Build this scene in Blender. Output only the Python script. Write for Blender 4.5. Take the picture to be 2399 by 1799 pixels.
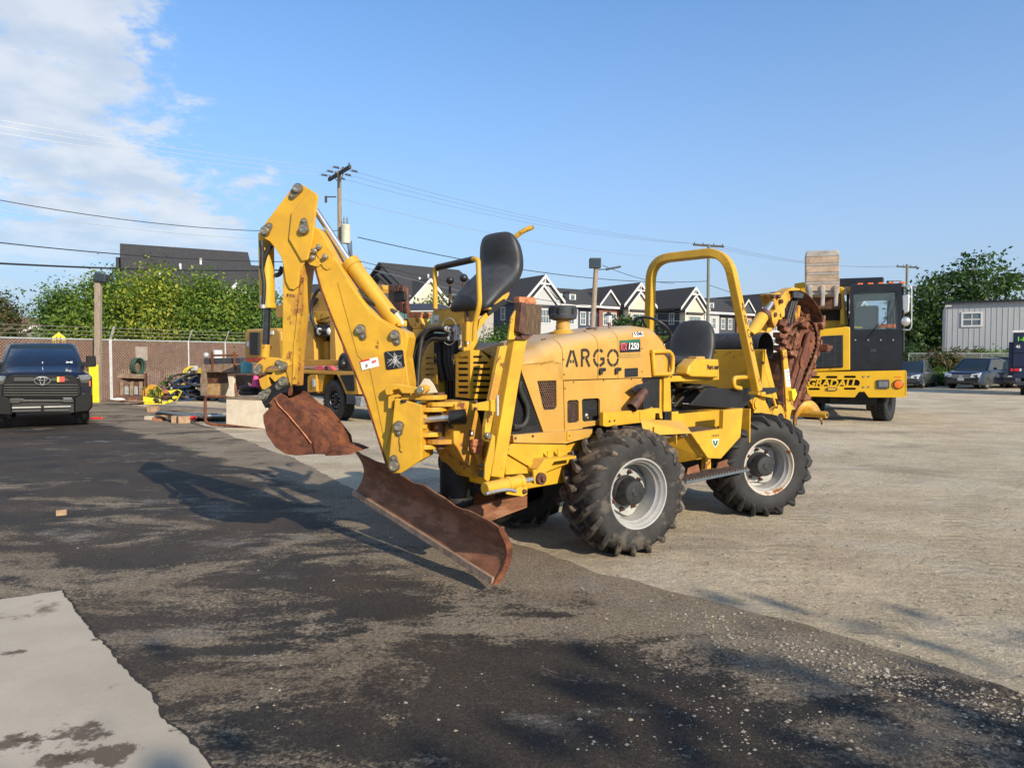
import bpy, bmesh, math, random
import numpy as np
from mathutils import Vector, Matrix, geometry
rad = math.radians
sc = bpy.context.scene
for o in list(bpy.data.objects): bpy.data.objects.remove(o)
C = sc.collection
rnd = random.Random(7)

# ---------------------------------------------------------------- camera, sky, sun, exposure
FPX, CX, CY, CAMH = 1664.0, 1199.5, 899.5, 1.7
PITCH = math.atan((CY-835)/FPX)
cam_d = bpy.data.cameras.new('camera'); cam = bpy.data.objects.new('camera', cam_d); C.objects.link(cam)
cam_d.sensor_width = 36; cam_d.lens = 36*FPX/2399; cam_d.clip_end = 3000; cam_d.clip_start = 0.05
cam.location = (0,0,CAMH); cam.rotation_euler = (rad(90)-PITCH,0,0); sc.camera = cam
SUN_AZ, SUN_EL = rad(143), rad(25)
world = bpy.data.worlds.new('World'); sc.world = world; world.use_nodes = True
def build_world():
    nt = world.node_tree; nt.nodes.clear(); N = nt.nodes.new; L = nt.links.new
    out = N('ShaderNodeOutputWorld'); bg = N('ShaderNodeBackground'); bg.inputs[1].default_value = 0.15
    sky = N('ShaderNodeTexSky'); sky.sky_type = 'NISHITA'; sky.sun_disc = False
    sky.sun_elevation = SUN_EL; sky.sun_rotation = SUN_AZ; sky.altitude = 200
    sky.air_density = 1.0; sky.dust_density = 0.8; sky.ozone_density = 2.4
    tc = N('ShaderNodeTexCoord'); sep = N('ShaderNodeSeparateXYZ'); L(tc.outputs['Generated'], sep.inputs[0])
    def m(op, a, b=None, c=None):
        n = N('ShaderNodeMath'); n.operation = op
        for i, v in enumerate((a,b,c)):
            if v is None: continue
            if isinstance(v,(int,float)): n.inputs[i].default_value = v
            else: L(v, n.inputs[i])
        return n.outputs[0]
    zc = m('ADD', m('MAXIMUM', sep.outputs[2], 0.0), 0.22)
    comb = N('ShaderNodeCombineXYZ'); L(m('DIVIDE',sep.outputs[0],zc), comb.inputs[0]); L(m('DIVIDE',sep.outputs[1],zc), comb.inputs[1])
    n1 = N('ShaderNodeTexNoise'); n1.inputs['Scale'].default_value = 3.8; n1.inputs['Detail'].default_value = 9; n1.inputs['Roughness'].default_value = 0.64; n1.inputs['Distortion'].default_value = 0.15
    mp = N('ShaderNodeMapping'); mp.inputs['Location'].default_value = (3.1,1.7,0.4); L(comb.outputs[0], mp.inputs[0]); L(mp.outputs[0], n1.inputs[0])
    az = m('ARCTAN2', sep.outputs[0], sep.outputs[1])             # 0 ahead, negative to the left
    def ss(v,a,b):
        n = N('ShaderNodeMapRange'); n.interpolation_type='SMOOTHSTEP'; L(v,n.inputs[0]); n.inputs[1].default_value=a; n.inputs[2].default_value=b; return n.outputs[0]
    azt = m('MULTIPLY_ADD', m('SUBTRACT', m('ARCSINE', sep.outputs[2]), rad(11)), 0.75, az)
    left = m('MULTIPLY', ss(azt, rad(-8), rad(-31)), ss(az, rad(-178), rad(-120)))
    el = m('ARCSINE', sep.outputs[2])
    dens = m('MULTIPLY_ADD', left, 0.32, n1.outputs[0])
    low = ss(el, rad(2), rad(11))
    cov = m('MULTIPLY', ss(dens, 0.645, 0.79), m('MULTIPLY', low, ss(left, 0.0, 0.25)))
    shade = N('ShaderNodeTexNoise'); shade.inputs['Scale'].default_value = 5; shade.inputs['Detail'].default_value = 6; L(mp.outputs[0], shade.inputs[0])
    cc = N('ShaderNodeMixRGB'); L(ss(shade.outputs[0],0.35,0.65), cc.inputs[0]); cc.inputs[1].default_value=(3.2,3.6,4.1,1); cc.inputs[2].default_value=(4.5,4.6,4.7,1)
    # air between the viewer and the low sky: pale haze band in the sky colour
    hz = N('ShaderNodeMixRGB'); L(m('POWER', m('SUBTRACT',1.0,m('MINIMUM',m('MAXIMUM',sep.outputs[2],0.0),1.0)), 3.0), hz.inputs[0])
    gm = N('ShaderNodeMixRGB'); gm.blend_type='MULTIPLY'; gm.inputs[0].default_value=1; L(sky.outputs[0], gm.inputs[1]); gm.inputs[2].default_value=(0.57,0.97,1.24,1)
    L(gm.outputs[0], hz.inputs[1]); hz.inputs[2].default_value=(2.6,2.9,3.6,1)
    mix = N('ShaderNodeMixRGB'); L(m('MULTIPLY',cov,0.8), mix.inputs[0]); L(hz.outputs[0], mix.inputs[1]); L(cc.outputs[0], mix.inputs[2])
    L(mix.outputs[0], bg.inputs[0]); L(bg.outputs[0], out.inputs[0])
build_world()
sd = bpy.data.lights.new('sun','SUN'); sun = bpy.data.objects.new('sun', sd); C.objects.link(sun)
sd.energy = 4.9; sd.angle = rad(0.55); sd.color = (1.0,0.86,0.66)
tosun = Vector((math.sin(SUN_AZ)*math.cos(SUN_EL), math.cos(SUN_AZ)*math.cos(SUN_EL), math.sin(SUN_EL)))
sun.rotation_euler = tosun.to_track_quat('Z','Y').to_euler()
sc.view_settings.view_transform='Standard'; sc.view_settings.look='None'; sc.view_settings.gamma=1; sc.view_settings.use_curve_mapping=False
sc.view_settings.exposure = 0.33

# ---------------------------------------------------------------- survey: measured directions of the photograph met with known planes
cp_, sp_ = math.cos(PITCH), math.sin(PITCH)
def ray(u,v):
    x=(u-CX)/FPX; y=-(v-CY)/FPX
    return Vector((x, cp_+y*sp_, -sp_+y*cp_))
CAMP = Vector((0,0,CAMH))
def gnd(u,v,z=0.0):
    d=ray(u,v); return CAMP+d*((z-CAMH)/d.z)
def atY(u,v,Y):
    d=ray(u,v); return CAMP+d*(Y/d.y)
def K(x0,y0,s): return lambda x,y:(x0+x*s,y0+y*s)
KA=K(550,400,.27125);KB=K(550,800,.36157);KC=K(950,500,.27125);KD=K(1000,900,.27125);KE=K(1450,560,.31646);KF=K(1500,850,.24116)
KH1=K(590,830,.15674);KH2=K(880,780,.24116);KH3=K(600,420,.20489);KH4=K(1000,530,.18083);KH5=K(1700,640,.22907);KG2=K(550,620,.25924)
KI5=K(860,660,.14464);KI6=K(640,680,.19281);KI1=K(1120,600,.20796);KI2=K(1500,640,.18083);KH7=K(220,780,.19892);KH6=K(0,760,.15672);KG1=K(0,550,.31646);KG4=K(1750,550,.30144)
class Frame:
    def __init__(s,O,deg):
        s.O=Vector((O[0],O[1],O[2] if len(O)>2 else 0)); s.deg=deg; a=rad(deg); s.x=Vector((math.cos(a),math.sin(a),0)); s.y=Vector((-math.sin(a),math.cos(a),0))
    def loc(s,p): d=p-s.O; return Vector((d.dot(s.x),d.dot(s.y),d.z))
    def hit(s,uv,p0,n):
        d=ray(*uv); P=s.O+s.x*p0[0]+s.y*p0[1]; Nw=s.x*n[0]+s.y*n[1]
        return s.loc(CAMP+d*((P-CAMP).dot(Nw)/d.dot(Nw)))
    def onb(s,uv,b): return s.hit(uv,(0,b),(0,1))
    def ona(s,uv,a): return s.hit(uv,(a,0),(1,0))
    def onz(s,uv,z): return s.loc(gnd(uv[0],uv[1],z+s.O.z))

# ---------------------------------------------------------------- mesh builder
def perp(d):
    d=d.normalized(); u=Vector((0,0,1)) if abs(d.z)<0.9 else Vector((1,0,0))
    a=d.cross(u).normalized(); return a, d.cross(a).normalized()
def fillet(pts, r, n=4):
    pts=[Vector(p) for p in pts]; out=[pts[0]]
    for i in range(1,len(pts)-1):
        p,a,b=pts[i],pts[i-1],pts[i+1]; da=(a-p); db=(b-p); rr=min(r,da.length*.49,db.length*.49)
        s=p+da.normalized()*rr; e=p+db.normalized()*rr
        for k in range(n+1):
            t=k/n; out.append(s*(1-t)**2+p*2*t*(1-t)+e*t*t)
    out.append(pts[-1]); return out
def sag(p,q,s,n=16):
    p,q=Vector(p),Vector(q); return [p.lerp(q,t/n)-Vector((0,0,4*s*(t/n)*(1-t/n))) for t in range(n+1)]
class MB:
    def __init__(s): s.v=[]; s.f=[]; s.m=[]; s.mi=0
    def add(s,vs,fs):
        o=len(s.v); s.v+= [tuple(v) for v in vs]; s.f+=[tuple(o+i for i in f) for f in fs]; s.m+=[s.mi]*len(fs); return s
    def box(s,c,sz,R=None):
        c=Vector(c); h=[x/2 for x in sz]; vs=[]
        for z in (-1,1):
            for x,y in ((-1,-1),(1,-1),(1,1),(-1,1)):
                p=Vector((x*h[0],y*h[1],z*h[2])); vs.append(c+(R@p if R is not None else p))
        return s.add(vs,[(3,2,1,0),(4,5,6,7),(0,1,5,4),(1,2,6,5),(2,3,7,6),(3,0,4,7)])
    def bb(s,lo,hi): return s.box([(a+b)/2 for a,b in zip(lo,hi)],[abs(b-a) for a,b in zip(lo,hi)])
    def prism(s,pts,vec):
        pts=[Vector(p) for p in pts]; vec=Vector(vec); n=len(pts)
        nn=sum(((pts[i]).cross(pts[(i+1)%n]) for i in range(n)),Vector())
        if nn.dot(vec)>0: pts=pts[::-1]
        tris=geometry.tessellate_polygon([pts])
        q=[p+vec for p in pts]; fs=[]
        if n<=4: fs=[tuple(range(n)),tuple(range(2*n-1,n-1,-1))]
        else:
            for t in tris:
                a,b,c=t; nrm=(pts[b]-pts[a]).cross(pts[c]-pts[a])
                if nrm.dot(vec)>0: a,b,c=c,b,a
                fs+=[(a,b,c),(n+c,n+b,n+a)]
        fs+=[(i,n+i,n+(i+1)%n,(i+1)%n) for i in range(n)]
        return s.add(pts+q,fs)
    def plate(s,outer,holes,vec):
        loops=[[Vector(p) for p in outer]]+[[Vector(p) for p in h] for h in holes]; vec=Vector(vec)
        flat=[p for l in loops for p in l]; n=len(flat); fs=[]
        for a,b,c in geometry.tessellate_polygon(loops):
            if (flat[b]-flat[a]).cross(flat[c]-flat[a]).dot(vec)>0: a,b,c=c,b,a
            fs+=[(a,b,c),(n+c,n+b,n+a)]
        o=0
        for l in loops:
            k=len(l); fs+=[(o+i,n+o+i,n+o+(i+1)%k,o+(i+1)%k) for i in range(k)]; o+=k
        return s.add(flat+[p+vec for p in flat],fs)
    def cyl(s,p,q,r,r2=None,seg=14,caps=True):
        p,q=Vector(p),Vector(q); r2=r if r2 is None else r2; a,b=perp(q-p); vs=[]
        for c,rr in ((p,r),(q,r2)):
            for i in range(seg):
                t=2*math.pi*i/seg; vs.append(c+a*math.cos(t)*rr+b*math.sin(t)*rr)
        fs=[(i,(i+1)%seg,seg+(i+1)%seg,seg+i) for i in range(seg)]
        if caps: fs+=[tuple(range(seg-1,-1,-1)),tuple(range(seg,2*seg))]
        return s.add(vs,fs)
    def lathe(s,p,d,prof,seg=24,close=False):
        p=Vector(p); d=Vector(d).normalized(); a,b=perp(d); vs=[]; n=len(prof)
        for r,t in prof:
            for i in range(seg):
                w=2*math.pi*i/seg; vs.append(p+d*t+(a*math.cos(w)+b*math.sin(w))*r)
        fs=[]
        for k in range(n if close else n-1):
            k2=(k+1)%n
            fs+=[(k*seg+i,k*seg+(i+1)%seg,k2*seg+(i+1)%seg,k2*seg+i) for i in range(seg)]
        return s.add(vs,fs)
    def tube(s,pts,r,seg=8,caps=True):
        pts=[Vector(p) for p in pts]; n=len(pts); vs=[]; pa=None
        for i,p in enumerate(pts):
            d=(pts[min(i+1,n-1)]-pts[max(i-1,0)]).normalized()
            if pa is None: a,b=perp(d)
            else: a=(pa-d*pa.dot(d)).normalized(); b=d.cross(a)
            pa=a; rr=r[i] if isinstance(r,(list,tuple)) else r
            for k in range(seg):
                t=2*math.pi*k/seg; vs.append(p+(a*math.cos(t)+b*math.sin(t))*rr)
        fs=[(i*seg+k,i*seg+(k+1)%seg,(i+1)*seg+(k+1)%seg,(i+1)*seg+k) for i in range(n-1) for k in range(seg)]
        if caps: fs+=[tuple(range(seg-1,-1,-1)),tuple(range((n-1)*seg,n*seg))]
        return s.add(vs,fs)
    def bar(s,pts,w,h,up=(0,0,1)):
        pts=[Vector(p) for p in pts]; n=len(pts); up=Vector(up); vs=[]
        for i,p in enumerate(pts):
            d=(pts[min(i+1,n-1)]-pts[max(i-1,0)]).normalized(); a=d.cross(up).normalized(); b=a.cross(d)
            for x,y in ((-1,-1),(1,-1),(1,1),(-1,1)): vs.append(p+a*(x*w/2)+b*(y*h/2))
        fs=[(i*4+k,i*4+(k+1)%4,(i+1)*4+(k+1)%4,(i+1)*4+k) for i in range(n-1) for k in range(4)]+[(3,2,1,0),(n*4-4,n*4-3,n*4-2,n*4-1)]
        return s.add(vs,fs)
    def loft(s,rings,closed=True,caps=True):
        n=len(rings[0]); vs=[p for r in rings for p in r]; fs=[]
        for i in range(len(rings)-1):
            for k in range(n if closed else n-1):
                fs.append((i*n+k,i*n+(k+1)%n,(i+1)*n+(k+1)%n,(i+1)*n+k))
        if caps and closed: fs+=[tuple(range(n-1,-1,-1)),tuple(range((len(rings)-1)*n,len(rings)*n))]
        return s.add(vs,fs)
    def ball(s,c,r,seg=10,sc_=(1,1,1)):
        c=Vector(c); rings=[]
        for i in range(seg//2+1):
            t=math.pi*i/(seg//2)
            rings.append([c+Vector((math.sin(t)*math.cos(2*math.pi*k/seg)*r*sc_[0],math.sin(t)*math.sin(2*math.pi*k/seg)*r*sc_[1],math.cos(t)*r*sc_[2])) for k in range(seg)])
        return s.loft(rings,True,False)
    def quad(s,*p): return s.add(p,[tuple(range(len(p)))])
    def mesh(s,name,mats,smooth=None):
        me=bpy.data.meshes.new(name); me.from_pydata(s.v,[],s.f)
        for m_ in (mats if isinstance(mats,(list,tuple)) else [mats]): me.materials.append(m_)
        if any(s.m): me.polygons.foreach_set('material_index',s.m)
        if smooth is not None:
            me.polygons.foreach_set('use_smooth',[True]*len(s.f)); me.set_sharp_from_angle(angle=rad(smooth))
        me.update(); return me
    def build(s,name,mats,parent=None,bevel=0,smooth=None,seg=2,fixn=False):
        me=s.mesh(name,mats,smooth)
        if fixn:
            bm=bmesh.new(); bm.from_mesh(me); bmesh.ops.recalc_face_normals(bm,faces=bm.faces); bm.to_mesh(me); bm.free()
        o=bpy.data.objects.new(name,me); C.objects.link(o)
        if parent is not None: o.parent=parent
        if bevel:
            b=o.modifiers.new('bevel','BEVEL'); b.width=bevel; b.segments=seg; b.limit_method='ANGLE'; b.angle_limit=rad(35); b.harden_normals=False
        return o
def tag(o,label=None,cat=None,group=None,kind=None):
    for k,v in (('label',label),('category',cat),('group',group),('kind',kind)):
        if v: o[k]=v
    return o
def thing(name,label,cat,loc=(0,0,0),rotz=0,group=None):
    o=bpy.data.objects.new(name,None); C.objects.link(o); o.location=loc; o.rotation_euler=(0,0,rotz); o.empty_display_size=.2
    return tag(o,label,cat,group)
def dup(root,loc=None,rotz=None,label=None):
    def cpy(o,par):
        c=o.copy(); C.objects.link(c); c.parent=par
        for ch in o.children: cpy(ch,c)
        return c
    r=cpy(root,None)
    if loc is not None: r.location=loc
    if rotz is not None: r.rotation_euler=(0,0,rotz)
    if label: r['label']=label
    return r
def text_mesh(body,size,mat,extrude=0.002,shear=0,bold=0,sx=1,align='LEFT'):
    cu=bpy.data.curves.new('lettering','FONT'); cu.body=body; cu.size=size; cu.extrude=extrude; cu.shear=shear; cu.offset=bold; cu.align_x=align
    o=bpy.data.objects.new('lettering',cu); C.objects.link(o); bpy.context.view_layer.update()
    me=bpy.data.meshes.new_from_object(o.evaluated_get(bpy.context.evaluated_depsgraph_get())); bpy.data.objects.remove(o); bpy.data.curves.remove(cu)
    if sx!=1:
        for v in me.vertices: v.co.x*=sx
    me.materials.clear(); me.materials.append(mat); return me
def place_text(name,me,parent,o,x,y):
    x=Vector(x).normalized(); y=Vector(y); y=(y-x*y.dot(x)).normalized(); z=x.cross(y)
    ob=bpy.data.objects.new(name,me); C.objects.link(ob); ob.parent=parent
    M=Matrix((x,y,z)).transposed().to_4x4(); M.translation=Vector(o); ob.matrix_local=M; return ob

# ---------------------------------------------------------------- materials
def mat(name,col,rough=.6,metal=0,var=.15,vscale=6,bump=0,bscale=40,rust=0,rscale=5,rustcol=(.14,.05,.018),dust=0,dustcol=(.33,.27,.2),spec=.5,coat=0,streak=None,col2=None,c2amt=0,c2scale=3):
    m=bpy.data.materials.new(name); m.use_nodes=True; nt=m.node_tree; N=nt.nodes.new; L=nt.links.new; b=nt.nodes['Principled BSDF']
    b.inputs['Roughness'].default_value=rough; b.inputs['Metallic'].default_value=metal; b.inputs['Specular IOR Level'].default_value=spec
    if coat: b.inputs['Coat Weight'].default_value=coat; b.inputs['Coat Roughness'].default_value=.06
    tc=N('ShaderNodeTexCoord'); src=tc.outputs['Object']
    if streak:
        mp=N('ShaderNodeMapping'); mp.inputs['Scale'].default_value=streak; L(src,mp.inputs[0]); src2=mp.outputs[0]
    else: src2=src
    def noise(sc_,det=6,r=.6,s=None):
        n=N('ShaderNodeTexNoise'); n.inputs['Scale'].default_value=sc_; n.inputs['Detail'].default_value=det; n.inputs['Roughness'].default_value=r; L(s or src,n.inputs[0]); return n.outputs[0]
    def ramp(v,a,b_):
        n=N('ShaderNodeMapRange'); n.interpolation_type='SMOOTHSTEP'; n.inputs[1].default_value=a; n.inputs[2].default_value=b_; L(v,n.inputs[0]); return n.outputs[0]
    def mix(f,a,b_,mode='MIX'):
        n=N('ShaderNodeMixRGB'); n.blend_type=mode
        for i,x in enumerate((f,a,b_)):
            if isinstance(x,(int,float)): n.inputs[i].default_value=x
            elif isinstance(x,tuple): n.inputs[i].default_value=(*x,1)
            else: L(x,n.inputs[i])
        return n.outputs[0]
    c=tuple(col)
    if var:
        f=ramp(noise(vscale,7,.65,src2),.3,.7); c=mix(f,tuple(x*(1-var) for x in col),tuple(min(1,x*(1+var)) for x in col))
    if col2: c=mix(ramp(noise(c2scale,8,.62,src2),.62-c2amt*.3,.70-c2amt*.2),c,tuple(col2))
    if dust:
        g=N('ShaderNodeNewGeometry'); sp=N('ShaderNodeSeparateXYZ'); L(g.outputs['Normal'],sp.inputs[0])
        up=ramp(sp.outputs[2],.25,.95); mm=N('ShaderNodeMath'); mm.operation='MULTIPLY'; L(up,mm.inputs[0]); L(ramp(noise(vscale*1.7,7,.7),.25,.65),mm.inputs[1])
        m2=N('ShaderNodeMath'); m2.operation='MULTIPLY'; L(mm.outputs[0],m2.inputs[0]); m2.inputs[1].default_value=dust; c=mix(m2.outputs[0],c,tuple(dustcol))
    rf=None
    if rust:
        rf=ramp(noise(rscale,12,.72),.74-.25*rust,.80-.25*rust); c=mix(rf,c,mix(noise(rscale*6,5),tuple(x*.6 for x in rustcol),tuple(min(1,x*1.9) for x in rustcol)))
        if metal or rough<.6:
            L(mix(rf,(rough,)*3,(.9,)*3),b.inputs['Roughness'])
            if metal: L(mix(rf,(metal,)*3,(0,0,0)),b.inputs['Metallic'])
    if isinstance(c,tuple): b.inputs['Base Color'].default_value=(*c,1)
    else: L(c,b.inputs['Base Color'])
    if bump:
        bn=N('ShaderNodeBump'); bn.inputs['Strength'].default_value=bump; bn.inputs['Distance'].default_value=.01; L(noise(bscale,6,.65),bn.inputs['Height']); L(bn.outputs[0],b.inputs['Normal'])
    return m
YEL=(.60,.335,.026)
M={}
M['yel']=mat('yellow_paint',YEL,.42,var=.13,vscale=3,rust=.44,rscale=8,col2=(.54,.295,.03),c2amt=.45,c2scale=2.2,dust=.45,dustcol=(.55,.36,.14),bump=.06,bscale=14,spec=.4)
M['yelrust']=mat('rusty_yellow_paint',YEL,.5,var=.14,vscale=4,rust=.76,rscale=7,col2=(.45,.22,.03),c2amt=.5,c2scale=3,dust=.5,dustcol=(.45,.3,.14),bump=.12,bscale=30)
M['yelpale']=mat('sunfaded_yellow_paint',(.50,.27,.05),.5,var=.12,vscale=2.5,rust=.42,rscale=7,col2=(.54,.31,.075),c2amt=.3,c2scale=1.8,dust=.8,dustcol=(.46,.37,.25),bump=.05,bscale=12)
M['yelclean']=mat('bright_yellow_paint',(.62,.36,.012),.35,var=.06,vscale=2,bump=.04,bscale=10,dust=.3,dustcol=(.5,.36,.15))
M['yelneon']=mat('lemon_yellow_paint',(.72,.60,.03),.45,var=.1,vscale=5,rust=.25)
M['rust']=mat('rusted_steel',(.115,.036,.017),.82,var=.5,vscale=16,bump=.4,bscale=70,col2=(.20,.068,.024),c2amt=.35,c2scale=5,rust=.42,rscale=14,rustcol=(.05,.022,.014))
M['rustpale']=mat('scoured_rust_steel',(.185,.074,.036),.72,var=.35,vscale=5,bump=.25,bscale=50,col2=(.26,.125,.07),c2amt=.35,c2scale=2.5,streak=(1,1,3))
M['rustdark']=mat('oily_rust_and_shade',(.075,.032,.02),.62,var=.5,vscale=14,bump=.4,bscale=50,col2=(.15,.055,.025),c2amt=.5,c2scale=9)  # oily rust; also the painted shade of the auger post web and box inside
M['rustorange']=mat('flaking_orange_rust',(.42,.16,.07),.85,var=.5,vscale=20,bump=.6,bscale=60,rust=.4,rscale=20)
M['wornedge']=mat('scraped_bright_edge',(.34,.24,.18),.5,.3,var=.35,vscale=12,streak=(8,1,1),rust=.5,rscale=8,rustcol=(.16,.07,.035))
M['black']=mat('black_plastic',(.012,.013,.016),.45,var=.3,vscale=8,dust=.35,dustcol=(.16,.15,.14),bump=.05)
M['blackpaint']=mat('satin_black_paint',(.010,.011,.014),.35,var=.3,vscale=5,dust=.3,dustcol=(.14,.14,.14))
M['seat']=mat('black_vinyl',(.022,.023,.026),.5,var=.25,vscale=7,bump=.12,bscale=90,dust=.45,dustcol=(.10,.10,.10))
M['hose']=mat('rubber_hose',(.02,.019,.018),.6,var=.4,vscale=20,dust=.5,dustcol=(.14,.12,.1))
M['tyre']=mat('tyre_rubber',(.022,.021,.021),.75,var=.4,vscale=9,bump=.35,bscale=70,col2=(.085,.072,.058),c2amt=.35,c2scale=6,dust=.35,dustcol=(.16,.13,.1))
M['tyreclean']=mat('dark_tyre_rubber',(.014,.014,.015),.7,var=.4,vscale=9,bump=.2,bscale=60,dust=.4,dustcol=(.1,.09,.08))
M['lugs']=mat('dusty_tyre_lug',(.04,.034,.030),.8,var=.5,vscale=12,bump=.35,bscale=80,col2=(.16,.125,.09),c2amt=.45,c2scale=9)
M['rim']=mat('white_rim_paint',(.36,.36,.345),.5,var=.15,vscale=6,rust=.35,rscale=7,dust=.3)
M['rimrust']=mat('rusting_rim_edge',(.50,.44,.36),.6,var=.1,vscale=6,rust=.80,rscale=4,rustcol=(.22,.085,.03))
M['hub']=mat('hub_black',(.018,.018,.020),.5,var=.5,vscale=10,bump=.3,bscale=40,rust=.35,rscale=8)
M['chrome']=mat('chrome_rod',(.66,.64,.60),.3,.85,var=.08,vscale=20)
M['chromedark']=mat('dark_chrome_rod',(.10,.10,.11),.22,.9,var=.2,vscale=20)
M['pin']=mat('worn_steel_pin',(.40,.36,.28),.38,.85,var=.25,vscale=25,rust=.28,rscale=25)
M['pinflag']=mat('greased_pin_plate',(.17,.15,.11),.5,.5,var=.35,vscale=25)
M['steel']=mat('grey_steel',(.30,.31,.33),.5,.4,var=.25,vscale=10,rust=.3,rscale=8)
M['galv']=mat('galvanised_steel',(.50,.50,.49),.5,.35,var=.15,vscale=12)
M['white']=mat('white_decal',(.75,.74,.72),.5,var=.06)
M['decalblk']=mat('black_decal',(.012,.012,.013),.4,var=.1)
M['letter']=mat('black_stencil_paint',(.025,.018,.012),.6,var=.25,vscale=20)
M['red']=mat('red_decal',(.55,.04,.03),.5,var=.1)
M['pinkdecal']=mat('pink_red_decal',(.65,.10,.13),.5,var=.1)
M['greendecal']=mat('green_decal',(.02,.13,.07),.45,var=.2)
M['tan']=mat('tan_decal',(.36,.22,.05),.5,var=.1)
M['mesh']=mat('dark_perforated_mesh',(.10,.055,.035),.7,var=.4,vscale=20,rust=.4,rscale=10)
M['darkvoid']=mat('black_machinery_and_shade',(.008,.008,.008),.6,var=.5,vscale=10)  # near-black for hidden machinery; also imitates the shade in recesses and openings
M['rubberpad']=mat('laminated_rubber_pad',(.12,.078,.045),.85,var=.5,vscale=10,streak=(12,12,1),bump=.5,bscale=30)
M['tread']=mat('serrated_tread_steel',(.20,.15,.12),.7,.2,var=.4,vscale=20,rust=.5,rscale=10)
M['bluegrey']=mat('faded_bluegrey_paint',(.09,.11,.125),.6,var=.2,vscale=8,rust=.35,rscale=10)
M['glass']=mat('dark_glass',(.02,.03,.035),.05,0,var=0,spec=.8)
M['orange']=mat('orange_lens',(.75,.16,.02),.25,var=.05)
M['redlens']=mat('red_lens',(.55,.02,.02),.2,var=.05)
M['lens']=mat('clear_lamp_lens',(.62,.64,.66),.12,.2,var=.08,vscale=20)
M['plas']=mat('weathered_dark_plastic',(.035,.04,.048),.55,var=.25,vscale=8,dust=.4,dustcol=(.2,.2,.2))
M['cream']=mat('chalky_cream_paint',(.58,.50,.38),.75,var=.12,vscale=4,rust=.45,rscale=4,rustcol=(.24,.10,.045),bump=.1)
M['dimlens']=mat('dim_lamp_glass',(.16,.17,.18),.15,.1,var=.2,vscale=20)
M['cabglass']=mat('clear_cab_glass',(.55,.68,.74),.03,0,var=0,spec=.6)
M['cabglass'].node_tree.nodes['Principled BSDF'].inputs['Transmission Weight'].default_value=.9; M['cabglass'].node_tree.nodes['Principled BSDF'].inputs['IOR'].default_value=1.12
# ================================================================ SETTING: ground
def gmat(name,build):
    m=bpy.data.materials.new(name); m.use_nodes=True; nt=m.node_tree; N=nt.nodes.new; L=nt.links.new; b=nt.nodes['Principled BSDF']
    tc=N('ShaderNodeTexCoord')
    class H: pass
    h=H()
    def val(i,x):
        if isinstance(x,(int,float)): i.default_value=x
        elif isinstance(x,tuple): i.default_value=(*x,1) if len(x)==3 else x
        else: L(x,i)
    def noise(s,det=8,r=.6,sc_=None,rot=0,dist=0,loc=(0,0,0)):
        n=N('ShaderNodeTexNoise'); n.inputs['Scale'].default_value=s; n.inputs['Detail'].default_value=det; n.inputs['Roughness'].default_value=r; n.inputs['Distortion'].default_value=dist
        mp=N('ShaderNodeMapping'); mp.inputs['Scale'].default_value=sc_ or (1,1,1); mp.inputs['Rotation'].default_value=(0,0,rad(rot)); mp.inputs['Location'].default_value=loc; L(tc.outputs['Object'],mp.inputs[0]); L(mp.outputs[0],n.inputs[0]); return n.outputs[0]
    def vor(s,feat='F1',out='Distance'):
        n=N('ShaderNodeTexVoronoi'); n.feature=feat; n.inputs['Scale'].default_value=s; L(tc.outputs['Object'],n.inputs[0]); return n.outputs[out]
    def ramp(v,a,b_):
        n=N('ShaderNodeMapRange'); n.interpolation_type='SMOOTHSTEP'; n.inputs[1].default_value=a; n.inputs[2].default_value=b_; L(v,n.inputs[0]); return n.outputs[0]
    def mix(f,a,b_,mode='MIX'):
        n=N('ShaderNodeMixRGB'); n.blend_type=mode
        for i,x in enumerate((f,a,b_)): val(n.inputs[i],x)
        return n.outputs[0]
    def math_(op,a,b_=None):
        n=N('ShaderNodeMath'); n.operation=op; val(n.inputs[0],a)
        if b_ is not None: val(n.inputs[1],b_)
        return n.outputs[0]
    sep=N('ShaderNodeSeparateXYZ'); L(tc.outputs['Object'],sep.inputs[0])
    h.noise,h.vor,h.ramp,h.mix,h.math,h.x,h.y=noise,vor,ramp,mix,math_,sep.outputs[0],sep.outputs[1]
    col,rough,height,hs=build(h)
    val(b.inputs['Base Color'],col); val(b.inputs['Roughness'],rough); b.inputs['Specular IOR Level'].default_value=.3
    bn=N('ShaderNodeBump'); bn.inputs['Strength'].default_value=1; bn.inputs['Distance'].default_value=hs; L(height,bn.inputs['Height']); L(bn.outputs[0],b.inputs['Normal'])
    return m
TRACKS=[((2.6,4.6),(7.2,8.4),.17),((3.4,4.2),(8.2,7.8),.17),((3.0,7.2),(9.0,17.0),.2),((4.6,7.2),(11.2,16.4),.2),((-2,11),(2,30),.2)]
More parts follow.
